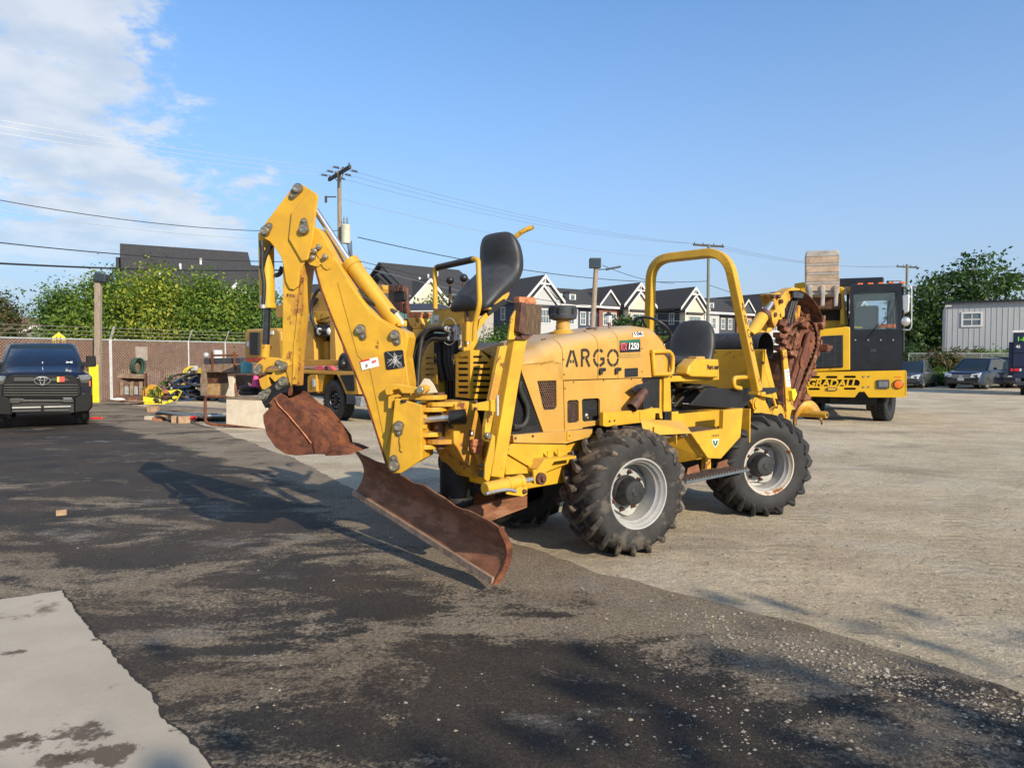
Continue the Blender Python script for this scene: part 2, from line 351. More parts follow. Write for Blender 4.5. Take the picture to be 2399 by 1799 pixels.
def b_gravel(h):
    big=h.ramp(h.noise(.35,7,.6,(1,1.6,1),20),.38,.66); mid=h.ramp(h.noise(1.6,9,.65),.35,.65); fine=h.ramp(h.noise(48,5,.75),.34,.66); g2=h.ramp(h.noise(15,6,.72),.36,.64)
    c=h.mix(big,(.66,.565,.41),(.53,.445,.32)); c=h.mix(h.math('MULTIPLY',mid,.4),c,(.33,.26,.185))
    grey=h.ramp(h.noise(.9,6,.6,loc=(7,2,0)),.5,.66); c=h.mix(h.math('MULTIPLY',grey,.6),c,(.60,.54,.44))
    c=h.mix(.6,c,h.mix(fine,(.66,.63,.59),(1.38,1.36,1.33)),'MULTIPLY'); c=h.mix(.45,c,h.mix(g2,(.74,.72,.69),(1.28,1.28,1.27)),'MULTIPLY')
    st=h.ramp(h.vor(34),.16,.08); c=h.mix(h.math('MULTIPLY',st,h.ramp(h.noise(4,3),.45,.6)),c,(.52,.48,.42))
    rut=h.noise(2.2,6,.6,(.35,2.5,1),35)
    tk=None
    for (ax,ay),(bx,by),w in TRACKS:
        L2=math.hypot(bx-ax,by-ay); ux,uy=(bx-ax)/L2,(by-ay)/L2
        al=h.math('ADD',h.math('ADD',h.math('MULTIPLY',h.x,ux),h.math('MULTIPLY',h.y,uy)),-(ax*ux+ay*uy)); ac=h.math('ADD',h.math('ADD',h.math('ADD',h.math('MULTIPLY',h.x,-uy),h.math('MULTIPLY',h.y,ux)),ax*uy-ay*ux),h.math('MULTIPLY',h.math('MULTIPLY',al,al),.035))
        band=h.ramp(h.math('ABSOLUTE',ac),w,w*.8); bar=h.ramp(h.math('SINE',h.math('ADD',h.math('MULTIPLY',al,38.0),h.math('MULTIPLY',h.math('ABSOLUTE',ac),22.0))),-.2,.5)
        t_=h.math('MULTIPLY',h.math('MULTIPLY',band,bar),h.ramp(h.noise(1.7,7),.44,.60)); tk=t_ if tk is None else h.math('MAXIMUM',tk,t_)
    dark_patch=h.ramp(h.noise(.42,9,.68,(1,1.7,1),25,.6,(4.4,9.1,0)),.53,.64); c=h.mix(h.math('MULTIPLY',dark_patch,.42),c,(.24,.195,.145))  # broad darker brown patches from stretched noise
    c=h.mix(h.math('MULTIPLY',tk,.24),c,(.20,.165,.12))
    hh=h.math('ADD',h.math('ADD',h.math('MULTIPLY',fine,.35),h.math('MULTIPLY',st,.5)),h.math('ADD',h.math('MULTIPLY',h.noise(7,6,.6),1.6),h.math('SUBTRACT',h.math('MULTIPLY',rut,1.8),h.math('MULTIPLY',tk,.7))))
    return c,.95,hh,.028
def line_(p,q):
    d=(q-p); d.z=0; d.normalize(); n=Vector((-d.y,d.x,0)); n=-n if n.dot(Vector((-3,1,0))-p)>0 and False else n; c=-(n.dot(p))
    s=1 if n.dot(Vector((-4,2,0)))+c>0 else -1
    return (n.x*s,n.y*s,c*s)
EA=line_(gnd(1113*1.08454,1174*1.08454),gnd(2212*1.08454,1502*1.08454)); EB=line_(gnd(300*1.08454,880*1.08454),gnd(900*1.08454,1110*1.08454))
def b_asphalt(h):
    fine=h.ramp(h.noise(95,4,.75),.34,.66); grain=h.vor(120); g2=h.ramp(h.noise(38,5,.7),.36,.64)
    c=h.mix(h.ramp(h.noise(.5,7,.6),.35,.68),(.034,.031,.029),(.075,.060,.046))
    # dirt tracked over the paving in streaks, thickest between the gate and the yard
    band=h.math('MULTIPLY',h.ramp(h.y,1.9,4.2),h.ramp(h.y,12,6)); lft=h.ramp(h.x,2.0,-1.0)
    st=h.noise(.85,10,.68,(.72,1.35,1),-24,.9,(3.3,1.2,0)); st2=h.noise(2.6,10,.74,(.8,1.2,1),-20,.4)
    d=h.math('MULTIPLY',h.math('MULTIPLY',band,lft),.105)
    dA=h.math('ADD',h.math('ADD',h.math('MULTIPLY',h.x,EA[0]),h.math('MULTIPLY',h.y,EA[1])),EA[2]); dB=h.math('ADD',h.math('ADD',h.math('MULTIPLY',h.x,EB[0]),h.math('MULTIPLY',h.y,EB[1])),EB[2])
    near_edge=h.math('MAXIMUM',h.ramp(dA,.55,-.05),h.ramp(dB,1.3,-.05))
    d=h.math('ADD',d,h.math('ADD',h.math('MULTIPLY',near_edge,.17),h.math('MULTIPLY',h.math('SUBTRACT',g2,.5),.05)))
    f=h.ramp(h.math('ADD',h.math('ADD',h.math('MULTIPLY',st,.72),h.math('MULTIPLY',st2,.28)),d),.58,.665)
    dirt=h.mix(h.noise(3,6),(.25,.19,.13),(.42,.355,.27)); c=h.mix(h.math('MULTIPLY',f,.85),c,dirt)
    wt=h.ramp(h.noise(1.1,9,.72,(.7,1.2,1),10,0,(9,4,0)),.56,.66); c=h.mix(h.math('MULTIPLY',wt,.6),c,(.30,.27,.24))
    brown=h.ramp(h.noise(.8,7,.6,loc=(1,8,0)),.46,.62); c=h.mix(h.math('MULTIPLY',brown,.35),c,(.115,.078,.05))
    c=h.mix(.75,c,h.mix(fine,(.40,.40,.40),(1.55,1.53,1.5)),'MULTIPLY'); c=h.mix(.5,c,h.mix(g2,(.6,.6,.6),(1.4,1.4,1.38)),'MULTIPLY')
    gr=h.ramp(h.vor(60,out='Distance'),.16,.08); c=h.mix(h.math('MULTIPLY',gr,.45),c,(.30,.27,.23))
    return c,h.mix(f,(.72,)*3,(.95,)*3),h.math('ADD',h.math('ADD',h.math('MULTIPLY',grain,.6),h.math('MULTIPLY',fine,.8)),h.math('MULTIPLY',h.noise(6,6),.8)),.009
SLAB=[tuple(gnd(u*1.08454,v*1.08454)[:2])+(r,) for u,v,r in ((175,1590,.14),(225,1640,.16),(20,1612,.13),(60,1598,.06),(25,1412,.07),(370,1580,.07),(205,1384,.035),(120,1655,.1))]
def b_conc(h):
    fine=h.noise(90,4,.7); c=h.mix(h.ramp(h.noise(.9,8,.6),.35,.65),(.46,.40,.32),(.38,.33,.26))
    st=h.ramp(h.noise(1.25,9,.66,loc=(2.2,5.1,0)),.60,.69); c=h.mix(h.math('MULTIPLY',st,.85),c,(.10,.065,.045))
    for sx,sy,sr in SLAB:
        dx=h.math('SUBTRACT',h.x,sx); dy=h.math('MULTIPLY',h.math('SUBTRACT',h.y,sy),1.5); dd=h.math('ADD',h.math('SQRT',h.math('ADD',h.math('MULTIPLY',dx,dx),h.math('MULTIPLY',dy,dy))),h.math('MULTIPLY',h.math('SUBTRACT',h.noise(5.5,10,.75),.5),sr*6.0)); c=h.mix(h.math('MULTIPLY',h.ramp(dd,sr,sr*.45),.88),c,(.085,.058,.042))
    c=h.mix(.35,c,h.mix(fine,(.6,.6,.6),(1.3,1.3,1.3)),'MULTIPLY'); pit=h.ramp(h.vor(16),.05,.03); c=h.mix(h.math('MULTIPLY',pit,h.ramp(h.noise(2,4),.5,.6)),c,(.12,.10,.08))
    sp=h.ramp(h.noise(30,6,.75),.62,.72); c=h.mix(h.math('MULTIPLY',sp,.3),c,(.22,.18,.14))
    return c,.9,h.math('SUBTRACT',h.math('MULTIPLY',fine,.5),pit),.004
M['gravel']=gmat('gravel_ground',b_gravel); M['asphalt']=gmat('dusty_asphalt',b_asphalt); M['concrete']=gmat('stained_concrete',b_conc)
def rough_edge(pts,step,amp,seed,closed=False):
    r=random.Random(seed); out=[]; w_=0
    for i in range(len(pts)-1):
        a,b=Vector(pts[i]),Vector(pts[i+1]); n=max(1,int((b-a).length/step)); nn=Vector((-(b-a).y,(b-a).x,0)).normalized()
        for k in range(n): w_=.72*w_+.7*r.uniform(-1,1); out.append(a.lerp(b,k/n)+nn*(w_*amp))
    out.append(Vector(pts[-1])); return out
m=MB(); m.quad((-400,-60,0),(400,-60,0),(400,900,0),(-400,900,0)); tag(m.build('gravel_yard',M['gravel']),kind='structure')
def gd(x,y,z=0): return gnd(x*1.08454,y*1.08454,z)
edge=[gd(*p) for p in ((248,866),(330,884),(430,914),(540,955),(640,992),(780,1064),(930,1120),(1113,1174),(1300,1238),(1480,1284),(1620,1320),(1780,1362),(2000,1430),(2212,1502))]
e=rough_edge(edge,.10,.035,2)+[Vector((6.5,.6,0)),Vector((6.5,-14,0)),Vector((-48,-14,0)),Vector((-48,18,0)),Vector((-19,22.5,0))]
for p in e: p.z=.004
m=MB(); tr_=geometry.tessellate_polygon([e]); m.add(e,[t if (e[t[1]]-e[t[0]]).cross(e[t[2]]-e[t[0]]).z>0 else t[::-1] for t in tr_]); tag(m.build('asphalt_pavement',M['asphalt']),kind='structure')
edge=[gd(*p,z=.008) for p in ((-60,1302),(0,1294),(60,1285),(132,1275),(150,1300),(215,1382),(262,1432),(330,1500),(352,1546),(420,1610),(455,1659),(500,1720))]
e=rough_edge(edge,.022,.009,4)+[Vector((-.9,-6,0)),Vector((-9,-6,0)),Vector((-9,3.0,0))]
for p in e: p.z=.008
m=MB(); tr_=geometry.tessellate_polygon([e]); m.add(e,[t if (e[t[1]]-e[t[0]]).cross(e[t[2]]-e[t[0]]).z>0 else t[::-1] for t in tr_]); tag(m.build('concrete_slab',M['concrete']),kind='structure')
cr=[p for p in e[:len(e)-3]]; r_=random.Random(9); m=MB(); L_=[];R_=[]
for p in cr: w=.006+.022*r_.random()**2; L_.append(Vector((p.x-.004,p.y,.0100))); R_.append(Vector((p.x+w,p.y+w*.4,.0085)))
for i in range(len(cr)-1): m.quad(L_[i],R_[i],R_[i+1],L_[i+1])
tag(m.build('slab_edge_dirt',mat('crumbled_asphalt',(.022,.019,.017),.95,var=.4,vscale=40,bump=.6,bscale=60)),kind='stuff')
# loose stones
def stones(name,n,fn,smin,smax,cols,seed):
    r=np.random.RandomState(seed); vs=[];fs=[];mi=[]
    base=[(0,0,1),(1,0,0),(.3,.95,0),(-.8,.6,0),(-.8,-.6,0),(.3,-.95,0),(0,0,-1)]
    tri=[(0,1,2),(0,2,3),(0,3,4),(0,4,5),(0,5,1),(6,2,1),(6,3,2),(6,4,3),(6,5,4),(6,1,5)]
    for i in range(n):
        x,y=fn(r); s=smin*(smax/smin)**(r.rand()**4); a=r.rand()*6.28; o=len(vs)
        for bx,by,bz in base:
            j=1+r.uniform(-.28,.28); xx,yy=(bx*math.cos(a)-by*math.sin(a))*j,(bx*math.sin(a)+by*math.cos(a))*j*.8; vs.append((x+xx*s,y+yy*s,.004+s*.25+bz*s*.55*(1+r.uniform(-.2,.2))))
        fs+=[tuple(o+k for k in t) for t in tri]; mi+=[r.randint(len(cols))]*10
    me=bpy.data.meshes.new(name); me.from_pydata(vs,[],fs)
    for c in cols: me.materials.append(c)
    me.polygons.foreach_set('material_index',mi); o=bpy.data.objects.new(name,me); C.objects.link(o); return tag(o,kind='stuff')
SC=[mat('pale_stone',(.34,.30,.24),.9,var=.2,vscale=30),mat('tan_stone',(.28,.23,.17),.9,var=.2,vscale=30),mat('grey_stone',(.20,.19,.17),.9,var=.2,vscale=30)]
def f_near(r):
    y=1.0+7*r.rand()**1.6; x=(r.rand()*1.7-.85)*y; return x,y
ed=[gd(*p) for p in ((1250,1290),(1480,1330),(1700,1400),(1830,1440),(2000,1480),(2260,1560))]
def f_edge(r):
    k=r.randint(1,len(ed)-1); t=r.rand(); p=ed[k].lerp(ed[k+1] if k+1<len(ed) else ed[k],t); s=abs(r.randn()); return p.x+r.randn()*.16,p.y+r.randn()*.14-.02
def f_grav(r):
    y=3+14*r.rand()**1.5; x=y*(.12+.65*r.rand())+r.randn()*.3; return x,y
stones('loose_gravel',2600,f_near,.0018,.013,SC,1); stones('loose_gravel',3000,f_edge,.002,.016,SC,2); stones('loose_gravel',6000,f_grav,.003,.015,SC,3)

# ---------------------------------------------------------------- vegetation
def leafmat(name,col,tr=.35):
    m=bpy.data.materials.new(name); m.use_nodes=True; nt=m.node_tree; N=nt.nodes.new; L=nt.links.new; b=nt.nodes['Principled BSDF']; b.inputs['Base Color'].default_value=(*col,1); b.inputs['Roughness'].default_value=.55; b.inputs['Specular IOR Level'].default_value=.35
    t=N('ShaderNodeBsdfTranslucent'); t.inputs[0].default_value=(col[0]*1.5,col[1]*1.6,col[2]*.9,1); mx=N('ShaderNodeMixShader'); mx.inputs[0].default_value=tr; L(b.outputs[0],mx.inputs[1]); L(t.outputs[0],mx.inputs[2]); L(mx.outputs[0],nt.nodes['Material Output'].inputs[0]); return m
LV={'bright':[leafmat('leaf_shadow',(.06,.11,.022)),leafmat('leaf_gold',(.36,.38,.05)),leafmat('leaf_lime',(.30,.34,.04)),leafmat('leaf_fresh',(.18,.26,.035)),leafmat('leaf_mid',(.11,.18,.03)),leafmat('leaf_yellow',(.38,.37,.06))],
    'fresh':[leafmat('leaf_spring',(.17,.25,.035)),leafmat('leaf_grass',(.11,.19,.03)),leafmat('leaf_under',(.06,.115,.022)),leafmat('leaf_pale',(.24,.30,.045))],
    'mid':[leafmat('leaf_green',(.10,.18,.03)),leafmat('leaf_deep',(.06,.12,.024)),leafmat('leaf_soft',(.14,.21,.04))],
    'dark':[leafmat('leaf_dark',(.03,.065,.02)),leafmat('leaf_forest',(.05,.095,.026)),leafmat('leaf_moss',(.07,.12,.03))],  # three dark greens mixed at random over the clumps
    'olive':[leafmat('leaf_olive',(.085,.085,.03)),leafmat('leaf_bronze',(.12,.085,.035)),leafmat('leaf_green2',(.055,.09,.025))]}
M['bark']=mat('bark',(.11,.085,.065),.9,var=.4,vscale=12,bump=.6,bscale=25)
def foliage(name,lobes,n,size,mats,parent,seed,clump=.38,per=34,shell=.55,wind=(0,0,0),drop=None):
    r=np.random.RandomState(seed); L_=np.array(lobes,float); vol=L_[:,3]*L_[:,4]*L_[:,5]; pr=vol/vol.sum(); nc=max(3,n//per)
    li=r.choice(len(L_),nc,p=pr); d=r.randn(nc,3); d/=np.linalg.norm(d,axis=1)[:,None]; rr=(shell+(1-shell)*r.rand(nc))*(.86+.26*r.rand(nc))
    cc=L_[li,:3]+d*L_[li,3:6]*rr[:,None]; cm=r.randint(0,len(mats),nc); cen=L_[:,:3].mean(0)
    ci=np.repeat(np.arange(nc),per); N_=len(ci); p=cc[ci]+r.randn(N_,3)*clump*np.array([1,1,.75])+np.array(wind)*r.rand(N_,1)**2
    if drop is not None: p[:,2]=np.maximum(p[:,2],drop+r.rand(N_)*.3)
    out=p-cen; out/=np.linalg.norm(out,axis=1)[:,None]+1e-6
    nr=r.randn(N_,3)*.8+out*.7+np.array([0,0,.5]); nr/=np.linalg.norm(nr,axis=1)[:,None]
    t=r.randn(N_,3); t-=nr*(t*nr).sum(1)[:,None]; t/=np.linalg.norm(t,axis=1)[:,None]; b=np.cross(nr,t)
    s=(size*(.6+.8*r.rand(N_)))[:,None]; v=np.stack([p-t*s*.75,p-b*s*.42+t*s*.1,p+t*s*.75+nr*s*-.2,p+b*s*.42+t*s*.1],1).reshape(-1,3)
    me=bpy.data.meshes.new(name); me.vertices.add(4*N_); me.vertices.foreach_set('co',v.ravel()); me.loops.add(4*N_); me.loops.foreach_set('vertex_index',np.arange(4*N_)); me.polygons.add(N_); me.polygons.foreach_set('loop_start',np.arange(0,4*N_,4))
    for m_ in mats: me.materials.append(m_)
    mi=cm[ci].copy(); sw=r.rand(N_)<.25; mi[sw]=r.randint(0,len(mats),sw.sum()); me.polygons.foreach_set('material_index',mi.astype(np.int32)); me.update(); me.validate()
    o=bpy.data.objects.new(name,me); C.objects.link(o); o.parent=parent; return o
def tree(label,x,y,lobes,n,size,pal,seed,name='tree',trunk=.14,group=None,cat='tree',clump=.38,wind=(0,0,0),base=0.0,shell=.5):
    t=thing(name,label,cat,(x,y,base),0,group); foliage('crown',lobes,n,size,LV[pal],t,seed,clump,wind=wind,shell=shell)
    r=random.Random(seed); m=MB(); top=sum((Vector(l[:3]) for l in lobes),Vector())/len(lobes)
    m.tube([(0,0,-.05),(.03,.02,top.z*.3),(top.x*.4,top.y*.4,top.z*.7),tuple(top)],[trunk,trunk*.8,trunk*.6,trunk*.25],8)
    for l in lobes:
        a=Vector((top.x*.2,top.y*.2,top.z*(.35+.25*r.random()))); b=Vector(l[:3]); m.tube([a,a.lerp(b,.5)+Vector((0,0,.15)),b],[trunk*.45,trunk*.3,trunk*.08],6)
    m.build('trunk',M['bark'],t,smooth=60); return t
def lobes_for(w,h,d,seed,zc=.55,n=7):
    r=random.Random(seed); out=[(0,0,h*zc,w*.36,d*.36,h*.34)]
    for i in range(n):
        a=6.283*i/n+r.random(); out.append((math.cos(a)*w*.28,math.sin(a)*d*.28,h*(zc+r.uniform(-.22,.22)),w*r.uniform(.16,.24),d*r.uniform(.16,.24),h*r.uniform(.14,.22)))
    out.append((r.uniform(-.1,.1)*w,0,h*.84,w*.2,d*.2,h*.15)); return out
# trees over the boundary fence, left
def tr_at(u,vtop,Y,wpx,pal,label,seed,n,size,group=None,base_v=None,**k):
    X=(u-CX)/FPX*Y; h=1.7+(835-vtop)/FPX*Y; w=wpx/FPX*Y
    return tree(label,X,Y,lobes_for(w,h,w*.8,seed),n,size,pal,seed,group=group,**dict(dict(clump=.42,shell=.68),**k))
g='leafy trees behind the chain link fence'
tr_at(160,668,36,130,'mid','fresh green tree at the left end of the row behind the fence',11,16000,.11,g)
tr_at(262,634,35,180,'fresh','tall bright green tree standing behind the floodlight pole',12,22000,.115,g)
tr_at(378,622,34,180,'bright','lime yellow tree, brightest of the row in front of the dark roof',13,22000,.115,g)
tr_at(495,644,34,170,'fresh','yellow green tree in front of the right half of the dark roof',14,21000,.115,g)
tr_at(575,660,35,130,'mid','darker green tree just left of the backhoe bucket cylinder',15,14000,.11,g)
tr_at(660,690,38,110,'mid','small dark green tree seen under the backhoe arm',16,5000,.15,g)
tr_at(0,690,44,95,'olive','bronze green tree at the left edge beside the small grey house',17,9000,.13)
tr_at(88,735,62,75,'mid','dark green tree behind the brown roofed house',18,4000,.2)
tr_at(-70,700,40,140,'olive','bronze tree cut by the left picture edge',19,6000,.17)
# shrubs and trees in front of the townhouses
tr_at(1470,742,62,120,'dark','dark tree growing behind the hood in front of the townhouse gables',21,9000,.2)
tr_at(1325,800,60,100,'dark','low dark tree beside the wooden light pole',22,5000,.18)
tr_at(1545,800,60,90,'dark','low dark tree behind the steering wheel',26,4500,.18)
tr_at(1178,760,58,90,'dark','dark shrub in front of the navy townhouse wall',23,4500,.16,cat='shrub')
tr_at(1140,800,44,70,'mid','green bush seen below the backhoe seat',24,4000,.14,cat='shrub')
tr_at(1010,690,52,130,'mid','green bush in front of the cream gabled house',25,6000,.16,cat='shrub')
tr_at(1560,785,60,80,'mid','light green bush left of the black operator seat',27,4000,.16,cat='shrub')
tr_at(1665,800,60,60,'mid','green bush right of the black operator seat',28,3000,.16,cat='shrub')
# big windswept tree at the right
R_=(835-585)/FPX*62
t=tree('big dark windswept tree behind the grey metal shed',(2230-CX)/FPX*62,62,[(0,0,4.2,5.5,4,3.4),(-3.2,0,5.5,2.6,2.4,2.6),(2.2,0,8.0,3.0,2.6,2.2),(4.6,0,7.6,1.9,1.6,1.2),(-.5,0,7.6,2.6,2.4,1.9),(1.6,0,9.6,1.6,1.4,1.0),(-4.0,0,3.0,2.2,2.2,2.6),(0,0,2.0,5.0,3.5,2.0),(3.6,0,9.2,1.2,1,.7)],17000,.26,'dark',31,trunk=.35,clump=.42,wind=(1.7,0,.55),shell=.35)
# trees standing behind the photographer, towards the sun: their shade falls across the near paving
def shade_tree(x,y,h,w,seed,n,label): tree(label,x,y,lobes_for(w,h,w,seed,.58),n,.20,'mid',seed,trunk=.08,clump=.55,shell=.15)
shade_tree(9.6,-7.3,6.8,5.6,41,3000,'street tree behind the photographer shading the near paving')
shade_tree(5.2,-7.0,5.6,4.6,42,2000,'slender tree behind the photographer left of the shading street tree')
shade_tree(24.0,3.2,5.6,3.2,45,700,'sparse tree along the right edge of the yard')
shade_tree(31,6.5,6.4,3.6,46,800,'second sparse tree along the right edge of the yard')

# ---------------------------------------------------------------- chain link fence with slats, left
M['slat']=mat('brown_fence_slat',(.145,.054,.034),.75,var=.3,vscale=3)
M['slatwhite']=mat('white_fence_slat',(.44,.38,.33),.7,var=.1)
M['wire']=mat('galvanised_wire',(.36,.32,.27),.55,.3,var=.1)
fa,fb=Vector((-21.4,15.6,0)),Vector((-8.6,40.0,0)); fx_=(fb-fa).normalized(); fn=Vector((fx_.y,-fx_.x,0)); FL=(fb-fa).length; FH=2.33
def fpt(s,z,o=0): return fa+fx_*s+fn*o+Vector((0,0,z))
fence=thing('chain_link_fence','chain link fence with brown privacy slats and barbed wire along the left boundary','fence',fa)
def fbuild(m,name,mt,**k):
    o=m.build(name,mt,fence,**k); o.matrix_parent_inverse=Matrix.Translation(-fa); return o
m=MB(); s=0; sr=random.Random(8); sl=[]
def s_of(u,v=880):
    d=ray(u,v); A=np.array([[d.x,-fx_.x],[d.y,-fx_.y]]); return float(np.linalg.solve(A,np.array([fa.x,fa.y]))[1])
vent=(s_of(318),s_of(344)); 
while s<FL:
    w=.083; m.mi=0
    z1=FH-.05
    m.quad(fpt(s,.06,-.008),fpt(s+w-.012,.06,-.008),fpt(s+w-.012,z1,-.008),fpt(s,z1,-.008)); s+=w
o=fbuild(m,'slat',M['slat']); o['kind']='stuff'
m=MB()
for d in (1,-1):
    for k in range(int((FL+FH)/.115)+1):
        s0=k*.115; a,b=(s0,0.0),(s0-FH,FH)
        if d<0: a,b=(s0-FH,0.0),(s0,FH)
        (x0,z0),(x1,z1)=a,b
        if x0<0: z0+=(0-x0)/(x1-x0)*(z1-z0); x0=0
        if x1<0: z1=z0+(0-x0)/(x1-x0)*(z1-z0); x1=0
        if x1>FL: z1=z0+(FL-x0)/(x1-x0)*(z1-z0); x1=FL
        if x0>FL: z0=z1+(FL-x1)/(x0-x1)*(z0-z1); x0=FL
        if abs(x1-x0)<.05: continue
        p,q=fpt(x0,z0,.012),fpt(x1,z1,.012); n_=(q-p).normalized().cross(fn)*.0055; m.quad(p-n_,q-n_,q+n_,p+n_); 
o=fbuild(m,'wire_mesh',M['wire']); o['kind']='stuff'
m=MB(); m.cyl(fpt(0,FH),fpt(FL,FH),.028,seg=8); fbuild(m,'top_rail',M['galv'],smooth=60)
for z in (.16,.30,.44):
    m=MB(); pts=[fpt(FL*k/40,FH+z,.16+.3*(z-.16)) for k in range(41)]; m.tube(pts,.008,4); fbuild(m,'barbed_wire',M['wire'])
for u in (-40,232+25,260,441,527,620):
    s=s_of(u); m=MB(); m.cyl(fpt(s,0,.04),fpt(s,FH+.02,.04),.036,seg=10); m.cyl(fpt(s,FH,.04),fpt(s,FH+.50,.30),.020,seg=8); fbuild(m,'post',M['galv'],smooth=60)
# things fixed to or seen over the fence
def fthing(name,label,cat,m,mt,group=None,**k):
    o=m.build(name,mt,None,**k); tag(o,label,cat,group); return o
m=MB(); s0,s1=s_of(317),s_of(345)
for k in range(11):
    s=s0+(s1-s0)*(k+.5)/11; p=fpt(s,1.55,.035); m.box(p+Vector((0,0,.26)),((s1-s0)/11*.5,.02,.55),Matrix.Rotation(math.atan2(fx_.y,fx_.x),3,'Z'))
fthing('vent_grille','white slatted vent grille showing in the brown slats of the fence','vent',m,M['slatwhite'])
s=s_of(508); p=fpt(s,1.78,.08); m=MB(); m.box(p,(.42,.12,.40),Matrix.Rotation(math.atan2(fx_.y,fx_.x),3,'Z')); fthing('wall_light','square white wall light on the brown fence left of the rear excavator','light',m,M['lens'],bevel=.02)
# school crossing sign behind the fence
sg_=thing('crossing_sign','yellow pentagonal school crossing sign rising behind the fence','sign',(-1060/FPX*30,30,0))
Rf=Matrix.Rotation(.3,3,'Z')
c_=Vector((0,0,2.36)); W_=.25
def sq(pts,off): return [Rf@Vector((x,-off,z))+c_ for x,z in pts]
m=MB(); m.prism(sq([(-W_,-.24),(W_,-.24),(W_,.14),(0,.37),(-W_,.14)],.0),Rf@Vector((0,.01,0))); m.build('sign_plate',M['yelneon'],sg_)
for dx in (-.07,.07):
    m=MB(); m.prism(sq([(dx-.02,.10),(dx+.03,.10),(dx+.04,.02),(dx+.02,-.12),(dx-.02,-.12),(dx-.035,.0)],.012),Rf@Vector((0,.004,0))); m.ball(sq([(dx,.14)],.012)[0],.03,8); m.build('walking_figure',M['decalblk'],sg_)
m=MB(); m.cyl((0,0.02,0),(0,.02,2.2),.03); m.build('post',M['galv'],sg_)
# wooden flood light pole with its yellow guard
pY=26.3; pX=(232-CX)/FPX*pY
pl_=thing('light_pole','weathered square timber floodlight pole with yellow guard in front of the fence','light pole',(pX,pY,0))
M['timber']=mat('weathered_timber',(.28,.22,.165),.85,var=.3,vscale=5,streak=(6,6,.6),bump=.3,bscale=20)
m=MB(); m.prism([(-.17,-.10,0),(.03,-.10,0),(.03,.10,0),(-.17,.10,0)],(.12,0,4.55)); m.build('post',M['timber'],pl_,bevel=.02)
m=MB(); m.prism([(-.26,-.2,0),(.08,-.2,0),(.07,-.2,1.40),(-.27,-.2,1.42)],(0,.06,0)); m.build('post_guard',M['yelneon'],pl_,bevel=.01)
m=MB(); m.prism([(-.06,-.2,4.45),(.38,-.2,4.42),(.44,-.2,4.70),(.03,-.2,4.80)],(0,.35,0)); fl_=m.build('floodlight',M['plas'],pl_,bevel=.03)
m=MB(); m.prism([(.02,-.213,4.50),(.33,-.213,4.48),(.37,-.213,4.64),(.06,-.213,4.70)],(0,.01,0)); m.build('lens',M['glass'],fl_)
# ================================================================ houses
M['shingle']=mat('dark_roof_shingle',(.040,.038,.039),.85,var=.35,vscale=3,streak=(1,1,8),bump=.2,bscale=12)
M['shinglebrown']=mat('brown_roof_shingle',(.16,.10,.07),.85,var=.3,vscale=4)
M['navy']=mat('navy_siding',(.030,.042,.075),.65,var=.12,vscale=2,streak=(.3,.3,14))
M['slate']=mat('charcoal_siding',(.042,.048,.058),.65,var=.12,vscale=2,streak=(.3,.3,14))
M['greysid']=mat('pale_grey_siding',(.40,.40,.40),.65,var=.08,streak=(.3,.3,14))
M['creamsid']=mat('cream_siding',(.50,.46,.37),.65,var=.08,streak=(.3,.3,14))
M['beigesid']=mat('beige_siding',(.33,.31,.27),.65,var=.1,streak=(.3,.3,14))
M['trim']=mat('white_trim',(.58,.57,.55),.55,var=.05)
M['brick']=mat('red_brick_wall',(.20,.085,.06),.85,var=.3,vscale=9,bump=.2)
M['pane']=mat('window_glass',(.10,.13,.15),.08,0,var=.3,vscale=2,spec=.7)
WM={}
def window_mesh(w,h):
    k=(round(w,2),round(h,2))
    if k not in WM:
        m=MB(); t=.11
        m.bb((-w/2-t,-.06,-t),(w/2+t,.02,0)); m.bb((-w/2-t,-.06,h),(w/2+t,.02,h+t)); m.bb((-w/2-t,-.058,0),(-w/2,.02,h)); m.bb((w/2,-.058,0),(w/2+t,.02,h)); m.bb((-w/2,-.04,h/2-.035),(w/2,.0,h/2+.035)); m.bb((-.025,-.035,0),(.025,.0,h/2-.04)); m.bb((-.025,-.035,h/2+.04),(.025,.0,h))
        p=MB(); p.quad((-w/2,-.012,0),(w/2,-.012,0),(w/2,-.012,h),(-w/2,-.012,h))
        WM[k]=(m.mesh('window',M['trim']),p.mesh('pane',M['pane']))
    return WM[k]
def window(parent,pos,ang,w=.95,h=1.6):
    a,b=window_mesh(w,h); o=bpy.data.objects.new('window',a); C.objects.link(o); o.parent=parent; o.location=pos; o.rotation_euler=(0,0,ang)
    q=bpy.data.objects.new('pane',b); C.objects.link(q); q.parent=o
def gable_roof(parent,x0,x1,y0,y1,ze,zr,along='x',ov=.35,th=.22,mt=None,name='roof'):
    # two real slabs meeting at a ridge
    m=MB()
    if along=='x':
        yc=(y0+y1)/2
        for ya,s in ((y0-ov,1),(y1+ov,-1)):
            za=ze-(zr-ze)*ov/((y1-y0)/2); m.prism([(x0-ov,ya,za),(x1+ov,ya,za),(x1+ov,yc,zr),(x0-ov,yc,zr)],(0,0,th))
    else:
        xc=(x0+x1)/2
        for xa in (x0-ov,x1+ov):
            za=ze-(zr-ze)*ov/((x1-x0)/2); m.prism([(xa,y0-ov,za),(xa,y1+ov,za),(xc,y1+ov,zr),(xc,y0-ov,zr)],(0,0,th))
    return m.build(name,mt or M['shingle'],parent)
